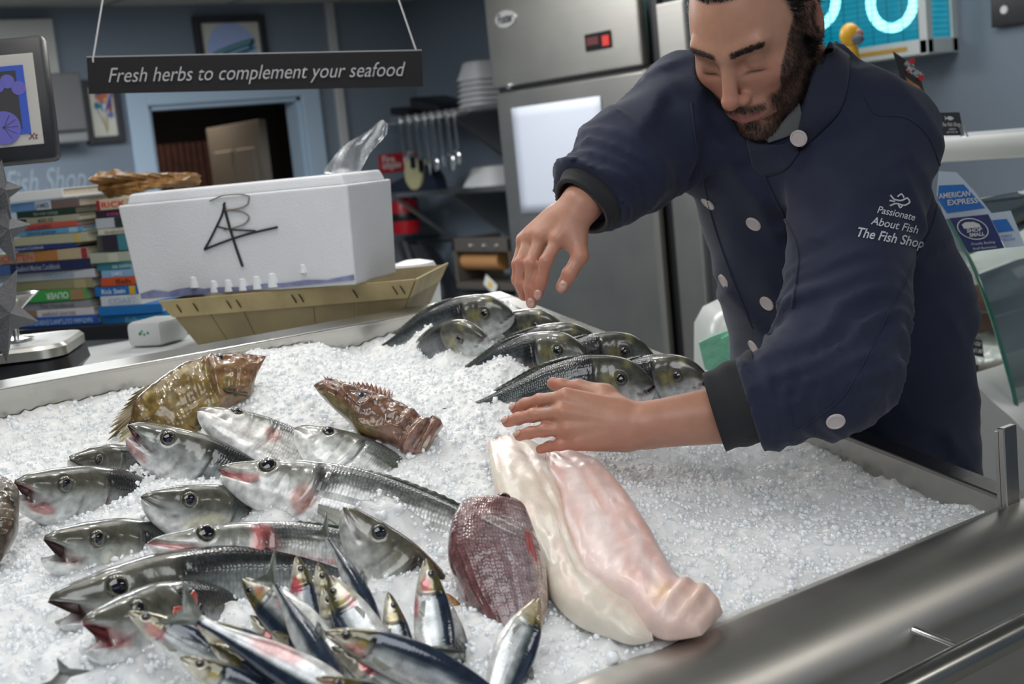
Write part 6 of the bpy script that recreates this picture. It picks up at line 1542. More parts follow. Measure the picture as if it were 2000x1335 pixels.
def pb_(f, x0, x1, z0, z1):
    w, h = x1 - x0, z1 - z0; blobp(f, x0 + .5 * w, z0 + .50 * h, .42 * w, .42 * w, '#a5b7e6', 1, 'pale_disc', wob=0)
    for i, (v, c) in enumerate(((.56, '#3d6d80'), (.53, '#7fb3b0'), (.50, '#27506a'), (.46, '#8fb6cf'), (.42, '#3a6680'))): blobp(f, x0 + (.50 + .02 * i) * w, z0 + v * h, .36 * w, .035 * h, c, 2 + i, 'painted_fish', .28, seed=i, wob=.05)
    blobp(f, x0 + .84 * w, z0 + .60 * h, .03 * w, .12 * h, '#274c62', 8, 'painted_fish', -.5)
picture('framed print of striped blue fish on a pale disc above the doorway', xa0, xa1, zb_, zt_, .032, pb_)
# white window frame at the far left
w0, w1 = WA(-160, 60)[0], WA(98, 60)[0]; z1, z0 = WA(60, 40)[2], WA(60, 250)[2]
b = MB(); b.abox(w0, w1, YW - .05, YW, z0, z1, .004); o = b.build('window_1', mat('cream_frame', '#b3b5b0', .5), kind='structure')
MB().abox(w0 + .08, w1 - .08, YW - .054, YW - .05, z0 + .08, z1 - .10).build('window_pane', mat('frosted_pane', '#9aa5a8', .3), o)
# grey wall box behind the monitor
g0, g1 = WA(96, 200)[0], WA(140, 200)[0]; z1, z0 = WA(120, 148)[2], WA(120, 282)[2]
gb = empty('wall_heater', ((g0 + g1) / 2, YW - .1, (z0 + z1) / 2), 'grey wall-mounted box behind the till monitor', 'wall box')
MB().abox(g0 - .2, g1, YW - .16, YW, z0 + .05, z1, .008).build('case', mat('warm_grey_plastic', '#5f6062', .5), gb); MB().abox(g0 - .2, g1 + .01, YW - .13, YW, z0, z0 + .07, .01).build('bracket', mat('grey_bracket', '#7d8083', .5), gb)

# ================================================================ tall steel fridges
FX = 3.1
yL, yR = XP(967, 185, FX)[1], XP(1258, 130, FX)[1]; seam_z = XP(1110, 158, FX)[2]
ftop = 2.14
fr1 = empty('steel_fridge', (FX + .35, (yL + yR) / 2, 0), 'tall stainless steel fridge with small red display, white paper on its door', 'fridge')
MB().abox(FX + .03, XW - .08, yR + .01, yL - .01, .12, ftop - .02).build('cabinet', STEEL_F, fr1)
MB().abox(FX - .01, FX + .03, yR, yL, seam_z + .012, ftop, .006).build('top_panel', brushed('panel_steel', (.40, .38, .345), .36, (90, 2, 90), .05, .05), fr1)
dr = MB().abox(FX, FX + .035, yR + .012, yL - .004, .16, seam_z - .006, .006).build('door', STEEL_F, fr1)
MB().abox(FX - .004, FX + .02, yR - .012, yR + .012, .16, seam_z - .004, .003).build('door_handle', mat('pale_handle', '#9c9a94', .3, .8), dr)
MB().abox(FX + .02, FX + .03, yR - .02, yL + .0, seam_z - .006, seam_z + .012).build('seam_gap', DARKM, fr1)
for sx in (0, 1): MB().tube([(FX + .1, yR + .06 if sx else yL - .06, 0), (FX + .1, yR + .06 if sx else yL - .06, .13)], .02, 12).build('foot', DARKM, fr1)
def onF(x, y, off=0.): return XP(x, y, FX - .011 - off)
p0, p1 = onF(1143, 68), onF(1195, 92); d_ = MB().abox(FX - .016, FX - .011, p1[1], p0[1], p1[2], p0[2], .001).build('display', mat('display_black', '#141212', .2), fr1)
q0, q1 = onF(1178, 70), onF(1194, 87); MB().abox(FX - .018, FX - .0155, q1[1] + .004, q0[1], q1[2], q0[2]).build('red_button', emis('red_glow', (1, .03, .02), .7), fr1)
q0, q1 = onF(1148, 72), onF(1172, 88); MB().abox(FX - .018, FX - .0155, q1[1], q0[1], q1[2] + .004, q0[2] - .004).build('digits', emis('dim_red_digits', (.25, .01, .01), .4), fr1)
c_ = onF(988, 37); MB().prism([c_ + YA * .062 * math.cos(a) + AZ3 * .031 * math.sin(a) for a in np.linspace(0, 2 * math.pi, 36, endpoint=False)], (-.004, 0, 0)).build('maker_badge', mat('silver_badge', '#c9cac8', .25, .6), fr1)
text_mesh('maker_badge_letters', 'Foster', c_ + np.array([-.005, .048, -.014]), -YA, AZ3, .048, mat('badge_ink', '#22242e', .4), fr1, weight=.03, width=.096, shear=.2, depth=.0)
c_ = onF(994, 168); MB().lathe(c_, (-1, 0, 0), [(0, 0), (.012, 0), (.010, .008), (0, .009)], 20).build('lock', CHROME, fr1, smooth=True)
c_ = onF(1225, 141); 
c0, c1 = XP(1007, 215, FX - .004), XP(1187, 420, FX - .004)
y0_, y1_ = XP(1007, 300, FX - .004)[1], XP(1182, 300, FX - .004)[1]; z1_, z0_ = XP(1095, 198, FX - .004)[2], XP(1095, 414, FX - .004)[2]
b = MB(); V = []; n_ = 10
for i in range(n_ + 1):
    for j in range(n_ + 1): V.append((FX - .0035 - .004 * math.sin(i / n_ * 3) * (j / n_), y0_ + (y1_ - y0_) * i / n_, z0_ + (z1_ - z0_) * j / n_))
F = [(i * (n_ + 1) + j, i * (n_ + 1) + j + 1, (i + 1) * (n_ + 1) + j + 1, (i + 1) * (n_ + 1) + j) for i in range(n_) for j in range(n_)]
o = link('paper_sheet', mesh('paper_sheet', V, F), mat('blank_paper', '#b4bac8', .7)); m_ = o.modifiers.new('s', 'SOLIDIFY'); m_.thickness = .001; tag(o, 'blank white paper sheet stuck on the steel fridge door', 'paper')
yR2 = XP(1590, 40, XW - .2)[1]
fr2 = empty('steel_fridge', (FX + .35, yR - .7, 0), 'second steel fridge behind the raised forearm, split by a black gap', 'fridge')
MB().abox(FX + .05, XW - .2, yR2, yR - .05, .12, 1.92).build('cabinet', STEEL_F, fr2)
MB().abox(FX + .02, FX + .05, max(yR2, yR - .66), yR - .055, .16, 1.92, .006).build('door', STEEL_F, fr2); 
MB().abox(FX + .03, FX + .06, yR - .052, yR - .018, 0, 1.95).build('door_gap', BLACKP, fr2)

MB().abox(FX + .05, FX + .10, yR2, yR - .05, 0, .12).build('plinth', BLACKP, fr2)
# blue-lit insect killer on the right wall
BLUE_P = mat('teal_back_panel', '#0e7f9e', .4); TUBE = emis('blue_tube_glow', (.28, .92, 1.0), 2.6)
kx_ = 3.78
ky1, kyR_ = XP(1812, 90, kx_)[1], XP(1812, 90, kx_)[1]; kz0 = XP(1760, 112, kx_)[2]; ky0 = XP(1560, 100, kx_)[1]
fk = empty('insect_killer', (kx_ + .08, (ky0 + ky1) / 2, kz0), 'white framed insect killer with glowing round blue tubes high on the right wall', 'insect killer')
kz1 = min(CEIL - .02, kz0 + .42); WF = mat('cream_white_frame', '#b9c0bf', .5)
b = MB(); b.abox(kx_, XW, ky1, ky0, kz0, kz0 + .05, .004); b.abox(kx_, XW, ky1, ky0, kz1 - .04, kz1, .004); b.abox(kx_, kx_ + .03, ky1, ky1 + .03, kz0, kz1); b.abox(kx_, kx_ + .03, ky0 - .03, ky0, kz0, kz1); b.abox(XW - .03, XW, ky1, ky0, kz0, kz1); b.build('housing', WF, fk)
MB().abox(XW - .04, XW - .03, ky1 + .01, ky0 - .01, kz0 + .04, kz1 - .03).build('back_panel', emis('lit_teal_panel', (.0, .20, .30), 1.0), fk)  # panel given its own glow, as if lit by the tubes
nr_ = 3; span = (ky0 - ky1)
for k, px in enumerate((1742, 1594)):
    cc = XP(px, 2, kx_ + .05); R_ = .088; pts_r = [cc + YA * R_ * math.cos(a) + AZ3 * R_ * math.sin(a) for a in np.linspace(0, 2 * math.pi, 49)]
    MB().tube(pts_r, .016, 12, cap=False).build('round_tube', TUBE, fk, smooth=True)
b = MB()
for k in range(20): z = kz0 + .06 + k * .018; b.abox(kx_ + .012, kx_ + .014, ky1 + .02, ky0 - .02, z, z + .0018)
for k in range(9): y = ky1 + .04 + k * span / 9; b.abox(kx_ + .010, kx_ + .012, y, y + .002, kz0 + .05, kz1 - .04)
for k in range(20): z = kz0 + .06 + k * .018; b.abox(kx_ + .03, XW - .04, ky1 + .004, ky1 + .006, z, z + .0018)
b.build('wire_guard', mat('dark_wire', '#1f5f70', .5, .5), fk)
MB().abox(kx_ - .002, kx_, ky1 + .08, ky1 + .30, kz0 + .018, kz0 + .032).build('yellow_label', mat('amber_label', '#b08a35', .5), fk)
#area('blue_tube_light', (kx_ - .06, (ky1 + ky0) / 2, (kz0 + kz1) / 2), (0, math.radians(90), 0), .4, .8, 2.6, (.08, .7, 1.0)).parent = fk
#bpy.data.objects['blue_tube_light'].location = Vector((kx_ - .06, (ky1 + ky0) / 2, (kz0 + kz1) / 2)) - fk.location
# dark picture at the top right corner
pz = WB(1960, 52)[2]; y0_, y1_ = WB(2040, 20)[1], WB(1945, 20)[1]
dp = empty('framed_picture', (XW - .02, (y0_ + y1_) / 2, pz + .2), 'black picture with a thin gold edge at the top right corner', 'picture')
MB().abox(XW - .03, XW, y0_, y1_, pz, pz + .5, .003).build('frame', mat('black_glass', '#0c0c10', .2), dp); MB().abox(XW - .032, XW - .03, y1_ - .07, y1_ - .02, pz + .10, pz + .45).build('gold_strip', mat('bronze_strip', '#6d5a48', .5), dp)
MB().lathe((XW - .031, y1_ - .05, pz + .05), (-1, 0, 0), [(0, 0), (.014, 0), (.012, .004), (0, .004)], 16).build('stud', WHITE, dp)

# ================================================================ wall shelves between the corner and the fridge
SX = 3.55
def shelf(pl_, pr_, lab, zt_px, th_=.018):
    z = XP(*zt_px, SX)[2]; y1, y0 = XP(*pl_, SX)[1], yL + .02
    s = empty('wall_shelf', (XW - .2, (y0 + y1) / 2, z), lab, 'shelf'); MB().abox(SX, XW - .002, y0, y1, z - .022, z, .002).build('shelf_board', brushed('shelf_steel', (.55, .54, .52), .35, (60, 2, 60)), s); return s, y0, y1, z
s1, sy0, sy1, sz1 = shelf((762, 240), (965, 196), 'upper steel wall shelf with bowls on top and utensils hanging below', (915, 208))
s2, ty0, ty1, sz2 = shelf((772, 386), (980, 358), 'lower steel wall shelf carrying tape dispenser and white tub', (880, 370))
for s, z, yy in ((s1, sz1, XP(905, 260, SX + .1)[1]), (s2, sz2, XP(905, 420, SX + .1)[1])):
    b = MB(); b.prism([(XW - .003, yy, z - .022), (SX + .06, yy, z - .022), (SX + .06, yy, z - .035), (XW - .04, yy, z - .26), (XW - .003, yy, z - .26)], (0, .03, 0)); b.build('bracket', mat('bracket_steel', (.36, .36, .35), .4, .9), s)
yy = XP(800, 400, SX + .1)[1]; b = MB(); b.tube([(SX + .03, yy, sz2 - .03), (XW - .02, yy - .0, sz2 - .30)], .012, 8); b.build('strut', mat('strut_steel', (.33, .33, .32), .45, .9), s2)
# stack of square white bowls
PORC = mat('white_porcelain', '#cfd0d2', .25)
def sqbowl(c, hw, hh, lab, grp=None, nm='bowl', inv=True):
    V = []; prof = [(1.0, 0), (1.06, .02), (1.03, .12), (.86, .55), (.74, .92), (.66, 1.0)] if inv else [(.6, 0), (.7, .06), (.85, .6), (1.0, 1.0), (.95, 1.0), (.65, .1)]
    base = [(math.copysign(abs(math.cos(a)) ** .5, math.cos(a)), math.copysign(abs(math.sin(a)) ** .5, math.sin(a))) for a in np.linspace(0, 2 * math.pi, 36, endpoint=False)]
    for (s, h) in prof:
        for (x, y) in base: V.append(np.array(c) + np.array([x * hw * s, y * hw * s, h * hh]))
    F = [(i * 36 + j, i * 36 + (j + 1) % 36, (i + 1) * 36 + (j + 1) % 36, (i + 1) * 36 + j) for i in range(len(prof) - 1) for j in range(36)] + [tuple(range(36)), tuple((len(prof) - 1) * 36 + j for j in range(36))]
    b = MB(); b.add(V, F); return tag(b.build(nm, PORC, smooth=True), lab, 'bowl', grp)
bc = XP(926, 196, SX + .12); tall = (XP(926, 104, SX + .12) - bc)[2]
ords = ('lowest', 'second', 'third', 'fourth', 'fifth', 'topmost')
for k in range(6):
    z = sz1 + .001 + k * tall * .115; sqbowl((SX + .16, bc[1] - .01, z), .098 - .002 * k, tall * (.16 if k < 5 else .40), 'white square bowl upside down on the upper shelf, %s of its stack' % ords[k], 'stacked white bowls')
tc_ = XP(958, 356, SX + .14); sqbowl((SX + .17, tc_[1], sz2 + .001), .125, (XP(958, 322, SX + .14) - tc_)[2] + .01, 'white upturned tub on the lower shelf next to the fridge', nm='tub')
# black trays
for k, (px, w_, lab) in enumerate(((850, .12, 'black plastic tray on the upper shelf, left of the bowls'), (800, .08, 'small black tray at the left end of the upper shelf'))):
    c = XP(px, 210, SX + .12); b = MB(); b.box((SX + .16, c[1], sz1 + .035 - .01 * k), (1, 0, 0), nz((0, 1, .25 - .1 * k)), AZ3, .11, w_, .026 - .008 * k, .01); tag(b.build('plastic_tray', BLACKP, smooth=True), lab, 'tray', None)
# utensils on a rail
ry1, ry0 = XP(778, 215, SX - .03)[1], XP(900, 215, SX - .03)[1]; rz_ = sz1 + .015
rl = empty('utensil_rail', (SX - .03, (ry0 + ry1) / 2, rz_), 'thin steel rail with hooks along the upper shelf edge', 'rail')
rz_ = sz1 - .03
MB().tube([(SX - .03, ry0 - .05, rz_), (SX - .03, ry1 + .12, rz_)], .006, 10).build('bar', CHROME, rl, smooth=True)
UT = [(784, 'thin steel skewer handle, leftmost on the utensil rail', 'stick', .20), (800, 'slotted steel turner beside the leftmost handle', 'flat', .20), (816, 'steel fork hanging third on the utensil rail', 'flat', .22), (832, 'long steel knife sharpener handle on the rail', 'stick', .24), (846, 'large steel serving spoon left of the ladle pair', 'spoon', .22), (860, 'narrow steel tongs in the middle of the rail', 'stick', .21), (876, 'big round steel ladle near the right end of the rail', 'ladle', .22), (890, 'steel serving spoon rightmost on the rail', 'spoon', .20)]
for k, (px, lab, kd, L) in enumerate(UT):
    yy = XP(px, 250, SX - .04)[1]; xx = SX - .042; zt2 = rz_ + .03
    u = empty('serving_utensil', (xx, yy, zt2), lab, 'utensil', 'steel utensils hanging from the shelf rail')
    MB().tube([(xx + .012, yy, rz_ + .008), (xx, yy, zt2), (xx - .004, yy, rz_)], .003, 8).build('hook', CHROME, u, smooth=True)
    MB().box((xx, yy, zt2 - L / 2), (1, 0, 0), (0, 1, .03), AZ3, .003, .010 if kd != 'stick' else .006, L / 2, .002).build('handle', CHROME, u, smooth=True)
    zc = zt2 - L
    if kd in ('spoon', 'ladle'):
        r_ = .034 if kd == 'ladle' else .027; V = []
        b = MB(); bm = bmesh.new(); bmesh.ops.create_uvsphere(bm, u_segments=20, v_segments=12, radius=1); bm.verts.index_update()
        b.add([(xx - .004 + v.co.x * .012, yy + v.co.y * r_, zc - .02 + v.co.z * r_ * 1.35) for v in bm.verts], [[q.index for q in f.verts] for f in bm.faces]); bm.free(); b.build('bowl_end', CHROME, u, smooth=True)
    elif kd == 'flat': MB().box((xx, yy, zc - .02), (1, 0, 0), (0, 1, 0), AZ3, .002, .024, .035, .001).build('blade', CHROME, u)
    else: MB().tube([(xx, yy, zc), (xx, yy, zc - .05)], [.006, .002], 8).build('tip', CHROME, u, smooth=True)
# tape dispenser on the lower shelf
NVP = mat('navy_plastic', '#1d2436', .4); c = XP(818, 383, SX + .06); td = empty('tape_dispenser', (SX + .07, c[1], sz2), 'navy tape dispenser with a cream roll on the lower shelf', 'tape dispenser')
wq = abs(XP(770, 383, SX + .06)[1] - XP(864, 383, SX + .06)[1]) / 2; hq = (XP(818, 328, SX + .06) - XP(818, 383, SX + .06))[2]
prof = [(-wq, 0), (wq, 0), (wq, hq * .35)] ; prof = [(wq, 0), (wq, hq * .30), (wq * .75, hq * .40)] + [(-wq * .25 + wq * .72 * math.cos(a), hq * .12 + hq * .82 * math.sin(a)) for a in np.linspace(.5, math.pi * .98, 14)] + [(-wq, 0)]
MB().prism([(SX + .03, c[1] + y, sz2 + z + .0005) for y, z in prof], (.06, 0, 0)).build('body', NVP, td)
rc = np.array([SX + .03, c[1] - wq * .15, sz2 + hq * .62]); MB().lathe(rc + XA * -.012, XA, [(hq * .33, 0), (hq * .55, 0), (hq * .55, .055), (hq * .33, .055)], 36).build('tape_roll', mat('cream_tape', '#bdb78c', .5), td, smooth=True)
# red extinguisher notice and extinguisher on the back wall near the corner
RP = mat('red_paint', '#b01222', .35); rs0, rs1 = WA(738, 300)[0], WA(812, 300)[0]; rzt, rzb = WA(775, 299)[2], WA(775, 335)[2]
rn = empty('safety_notice', ((rs0 + rs1) / 2, YW - .005, (rzt + rzb) / 2), 'red fire extinguisher notice on the back wall by the corner', 'notice')
MB().abox(rs0, rs1, YW - .006, YW, rzb, rzt).build('notice_plate', mat('notice_red', '#b8202c', .5), rn)
text_mesh('lettering', 'Fire', (rs0 + .015, YW - .008, rzb + (rzt - rzb) * .55), XA, AZ3, .05, WHITE, rn, weight=.02); text_mesh('lettering', 'extinguisher', (rs0 + .015, YW - .008, rzb + (rzt - rzb) * .22), XA, AZ3, .05, WHITE, rn, weight=.02, width=(rs1 - rs0) * .5)
xq = rs0 + (rs1 - rs0) * .78; zm_ = (rzt + rzb) / 2; MB().abox(xq - .018, xq + .018, YW - .008, YW - .006, rzb + .02, zm_ + .03).abox(xq - .008, xq + .035, YW - .008, YW - .006, zm_ + .035, zm_ + .05).build('pictogram', WHITE, rn)
ec = P(795, 455, WA(795, 455)[1] * 0 + np.dot(WA(795, 455, .14) - CAMP, FW)); ex_h = (P(795, 385, np.dot(WA(795, 385, .14) - CAMP, FW)) - ec)[2]
ext = empty('fire_extinguisher', ec, 'red fire extinguisher mounted under the lower shelf', 'extinguisher')
R_ = .075; MB().lathe(ec, AZ3, [(0, 0), (R_ * .9, 0), (R_, .02), (R_, ex_h * .75), (R_ * .85, ex_h * .92), (R_ * .35, ex_h), (R_ * .3, ex_h + .03)], 32).build('cylinder', RP, ext, smooth=True)
MB().lathe(ec, AZ3, [(R_ + .001, ex_h * .36), (R_ + .002, ex_h * .37), (R_ + .002, ex_h * .58), (R_ + .001, ex_h * .59)], 32).build('label_band', BLACKP, ext, smooth=True)
MB().tube([ec + AZ3 * (ex_h + .02), ec + AZ3 * (ex_h + .07), ec + AZ3 * (ex_h + .075) - XA * .06], .014, 10).build('valve', RP, ext, smooth=True)
MB().tube([ec + AZ3 * (ex_h + .05), ec + XA * .08 + AZ3 * ex_h * .9, ec + XA * .085 + AZ3 * ex_h * .3], .008, 8).build('hose', RUBB, ext, smooth=True)
MB().abox(ec[0] - .03, ec[0] + .03, ec[1] + .06, YW, ec[2] + ex_h * .4, ec[2] + ex_h * .5).build('wall_bracket', DARKM, ext)
# black aprons hanging in the corner
APR = mat('black_oilskin', '#23262d', .45, noise=(9, .2))
hx_ = 3.35
def drape(lab, pts, w_, d):
    b = MB(); q = curve2(pts, np.linspace(0, 1, 26)); V = []; m = 22
    for i in range(26):
        c = XP(q[i][0], q[i][1], d); ww = w_[0] + (w_[1] - w_[0]) * i / 25
        for k in range(m):
            a = 2 * math.pi * k / m; V.append(c + IR * math.cos(a) * ww * (1 + .2 * math.sin(4 * a + i * .2)) + FW * math.sin(a) * ww * .45 * (1 + .3 * math.sin(3 * a)))
    F = [(i * m + k, i * m + (k + 1) % m, (i + 1) * m + (k + 1) % m, (i + 1) * m + k) for i in range(25) for k in range(m)] + [tuple(range(m)), tuple(25 * m + k for k in range(m))]
    b.add(V, F); return tag(b.build('apron', APR, smooth=True), lab, 'apron', 'black aprons hanging by the corner')
drape('black apron hanging left, bunched behind the basket edge', [(790, 470), (808, 520), (830, 600), (838, 700)], (.055, .08), 3.72)
drape('black apron hanging right with a long wide skirt', [(822, 478), (850, 530), (866, 590), (870, 720)], (.05, .13), 3.74)
# kraft roll dispenser with machine below, in front of the right wall
DX = 3.2
rd = empty('wrapping_roll_stand', XP(940, 640, DX) * np.array([1, 1, 0]), 'dark steel wrapping stand holding a brown kraft paper roll', 'dispenser')
yy0, yy1 = XP(998, 500, DX)[1], XP(885, 500, DX)[1]; z1, z0 = XP(940, 465, DX)[2], XP(940, 492, DX)[2]; zb2 = XP(940, 552, DX)[2]
b = MB(); b.abox(DX, DX + .04, yy0, yy1, z0, z1, .004); b.abox(DX, DX + .25, yy1 - .02, yy1, zb2, z1, .004); b.abox(DX, DX + .25, yy0, yy0 + .02, zb2, z1, .004); b.abox(DX, DX + .3, yy0, yy1, zb2 - .03, zb2, .004); b.build('stand_frame', mat('dark_brown_steel', (.17, .15, .13), .4, .7), rd)
rz0 = XP(945, 508, DX + .06); rr_ = (XP(945, 490, DX) - XP(945, 527, DX))[2] / 2
MB().lathe((DX + .06, XP(985, 508, DX + .06)[1], rz0[2]), YA, [(0, 0), (rr_, 0), (rr_, XP(907, 508, DX + .06)[1] - XP(985, 508, DX + .06)[1]), (0, XP(907, 508, DX + .06)[1] - XP(985, 508, DX + .06)[1])], 32).build('kraft_roll', mat('kraft_paper', '#a5784a', .7), rd, smooth=True)
for px in (918, 944, 969): c = XP(px, 480, DX - .001); MB().lathe(c, (-1, 0, 0), [(0, 0), (.009, 0), (.008, .006), (0, .007)], 12).build('screw', CHROME, rd)
MB().abox(DX + .02, DX + .5, yy0 - .03, yy1 + .03, zb2 - .20, zb2 - .045, .01).build('machine_body', mat('machine_grey', '#3c3c40', .35, .5), rd)
MB().abox(DX + .05, DX + .45, yy0, yy1, 0, zb2 - .20).build('pedestal', BLACKP, rd)
c = XP(958, 556, DX - .01); MB().box(c, nz(YA * -.8 + AZ3 * -.5), nz(AZ3 * .8 - YA * .5), XA, .042, .024, .001).build('hanging_tag', mat('white_tag', '#c9cac6', .6), rd); MB().box(c - XA * .0015, nz(YA * -.8 + AZ3 * -.5), nz(AZ3 * .8 - YA * .5), XA, .012, .014, .001).build('tag_print', mat('yellow_print', '#d2b03a', .6), rd)
# white round tub on the worktop behind the rim
tbc = P(820, 640, 2.85); tbc[2] = bz
tag(MB().lathe(tbc, AZ3, [(0, 0), (.045, 0), (.052, .02), (.054, .085), (.045, .105), (.018, .112), (0, .112)], 32).build('lidded_tub', WALLW, smooth=True), 'white round lidded tub peeping over the far rim right of the basket', 'tub')

# ================================================================ white bin with a green liner, beyond the right rim
bp_ = P(1400, 760, 2.85); bw = .052
bn = empty('waste_bin', np.array([bp_[0], bp_[1], 0]), 'tall white plastic bin with green liner behind the right rim', 'bin')
btop = P(1400, 590, 2.85)[2]
def rprism(nm, c, hx, hy, r_, zs, m, parent, e1, e2):
    V = []; base = rrect(c, hx, hy, r_, 0, 0); k_ = len(base)
    for (z, ins_) in zs:
        for (x, y) in base: V.append(np.array([c[0], c[1], z]) + e1 * x * (1 - ins_ / hx) + e2 * y * (1 - ins_ / hy))
    F = [(i * k_ + j, i * k_ + (j + 1) % k_, (i + 1) * k_ + (j + 1) % k_, (i + 1) * k_ + j) for i in range(len(zs) - 1) for j in range(k_)] + [tuple(range(k_)), tuple((len(zs) - 1) * k_ + j for j in range(k_))]
    b = MB(); b.add(V, F); return b.build(nm, m, parent, smooth=True)
e1 = nz(IR * np.array([1, 1, 0])); e2 = np.cross(AZ3, e1)
bctr = P(1362, 700, 2.85) + e1 * .17
rprism('bin_body', bctr, .17, .15, .06, [(0.0, .02), (.02, .01), (btop - .18, .0), (btop - .05, .01), (btop - .015, .03), (btop, .06)], mat('glossy_white_plastic', '#c6cac8', .3), bn, e1, e2)
GL = mat('green_liner', '#a0ecca', .4, noise=(8, .1), bump=(20, .8, .01)); fr_n = -e2 if (-e2) @ (CAMP - bctr) > 0 else e2
fpl = bctr + fr_n * .153
def onb(x, y, off=0.): return onplane(x, y, fpl, fr_n) + fr_n * off
b = MB(); b.prism([onb(x, y) for x, y in ((1364, 668), (1392, 655), (1420, 645), (1440, 640), (1440, 760), (1395, 760), (1375, 715))], fr_n * .004)
b.prism([onb(x, y, .004) for x, y in ((1408, 660), (1440, 642), (1440, 700), (1425, 715), (1414, 690))], fr_n * .006); b.build('bin_liner', GL, bn)

# ================================================================ glass display counter at the right
CX = 2.32
def cxp(x, y, o=0.): return XP(x, y, CX + o)
dc = empty('display_counter', cxp(1960, 1000) * np.array([1, 1, 0]), 'white serve-over counter with curved glass at the right edge', 'display counter')
GLS = thin_glass('clear_glass', (.93, .98, .96)); GRE = mat('green_glass_edge', '#2f6d5b', .12, Alpha=1.0, Coat_Weight=.5)
def arcpts(pix, o=0., n=30): return [cxp(x, y, o) for x, y in curve2(pix, np.linspace(0, 1, n))]
A1 = [(1838, 400), (1868, 455), (1905, 530), (1935, 610), (1962, 700), (1982, 775), (1990, 822)]
A2 = [(1880, 440), (1915, 505), (1950, 590), (1980, 680), (2003, 770)]
MB().tube(arcpts(A1), .0042, 10).build('glass_edge', GRE, dc, smooth=True); MB().tube(arcpts(A2, .12), .0038, 10).build('glass_edge', GRE, dc, smooth=True)
MB().tube(arcpts([(1895, 440), (1925, 495), (1955, 550), (1985, 620), (2010, 690)], .2), .009, 12).build('support_tube', brushed('tube_steel', (.45, .45, .43), .3, (40, 40, 2)), dc, smooth=True)
a1 = arcpts(A1); nA = len(a1); V = [p for p in a1] + [p + XA * .9 for p in a1]
o = link('curved_glass', mesh('curved_glass', V, [(i, i + 1, nA + i + 1, nA + i) for i in range(nA - 1)]), GLS, dc); m_ = o.modifiers.new('t', 'SOLIDIFY'); m_.thickness = .006
# white moulded end and base
wb = curve2([(1880, 735), (1905, 752), (1940, 785), (1975, 815), (2010, 852), (2050, 900)], np.linspace(0, 1, 24)); P3 = [cxp(x, y, -.05) for x, y in wb]
poly = P3 + [np.array([P3[-1][0], P3[-1][1], .05]), np.array([P3[0][0], P3[0][1] + .0, .05])]
MB().prism(poly, XA * 1.0).build('moulded_base', mat('white_moulding', '#b9bdbc', .35), dc, smooth=True)
# top bar along the far side
bx = 2.62; z1, z0 = XP(1900, 263, bx)[2], XP(1900, 313, bx)[2]; y1, y0 = XP(1560, 300, bx)[1], XP(2060, 270, bx)[1]
MB().tube([(bx, y0, (z0 + z1) / 2), (bx, y1, (z0 + z1) / 2)], (z1 - z0) / 2, 28).build('top_bar', mat('cream_white_bar', '#c3c6c2', .45), dc, smooth=True)
MB().abox(bx + .0, bx + .25, y0, y1, z1 - .03, z1, .004).build('top_shelf', WALLW, dc)
for yy in (y0 + .02, y1 - .03): MB().abox(bx + .1, bx + .13, yy, yy + .03, 0, z1 - .03).build('post', WALLW, dc)
# inside: back panel with brick print, shelf, deck
BRK = mat('brick', '#6a5446', .8); nt = BRK.node_tree; tcn = nt.nodes.new('ShaderNodeTexCoord'); bt_n = nt.nodes.new('ShaderNodeTexBrick'); mp_n = nt.nodes.new('ShaderNodeMapping'); mp_n.inputs['Rotation'].default_value = (math.radians(90), 0, math.radians(90))
bt_n.inputs['Scale'].default_value = 9; bt_n.inputs['Color1'].default_value = (*srgb('#5c4a40'), 1); bt_n.inputs['Color2'].default_value = (*srgb('#766052'), 1); bt_n.inputs['Mortar'].default_value = (*srgb('#8a8580'), 1)
nt.links.new(tcn.outputs['Object'], mp_n.inputs[0]); nt.links.new(mp_n.outputs[0], bt_n.inputs['Vector']); nt.links.new(bt_n.outputs['Color'], nt.nodes['Principled BSDF'].inputs['Base Color'])
ix = 2.95; zA, zB = XP(1940, 590, ix)[2], XP(1940, 660, ix)[2]; MB().abox(ix, ix + .02, y0, y1, zB - .1, zA).build('brick_panel', BRK, dc)
zA2 = XP(1940, 535, ix)[2]; MB().abox(ix - .002, ix + .018, y0, y1, zA, zA2).build('copper_panel', mat('copper_brown', '#7c5a48', .5), dc)
MB().abox(ix - .25, ix + .02, y0, y1, XP(1940, 540, ix - .25)[2] - .02, XP(1940, 520, ix - .25)[2]).build('inner_shelf', STEEL, dc)
dkz = cxp(1930, 770, .1)[2]; ya, yb = cxp(2030, 800, .1)[1], cxp(1860, 760, .1)[1]
MB().abox(CX + .02, ix, ya - .1, yb + .8, dkz - .06, dkz - .03).build('deck', WALLW, dc)
rg = np.random.default_rng(5)
def heap(lab, c, n, r_, cols, spread, cat):
    pos = np.array(c) + rg.normal(size=(n, 3)) * np.array([spread, spread, spread * .25]); pos[:, 2] = np.abs(pos[:, 2] - c[2]) + c[2]
    V, F = lumps(pos, r_ * (.6 + .7 * rg.random(n)), seed=n); cc = np.repeat(np.array(cols)[rg.integers(0, len(cols), n)], len(iv), 0)
    o = link('salad_heap', mesh('salad_heap', V, F, col=cc), mat('mixed_food', (.5, .5, .5), .4, attr=True)); tag(o, lab, cat, kind='stuff')
heap('green and orange salad heaped in the glass counter', (*cxp(1925, 772, .16)[:2], dkz - .02), 260, .011, [srgb('#5e6b3a'), srgb('#7c8a4a'), srgb('#9c5a3c'), srgb('#b9a35a')], .05, 'salad')
heap('pink and white prepared seafood in the counter at the right edge', (*cxp(1985, 730, .3)[:2], dkz + .0), 200, .014, [srgb('#b46a4c'), srgb('#c9b9a8'), srgb('#8a4c38'), srgb('#c7c3bb')], .06, 'seafood')
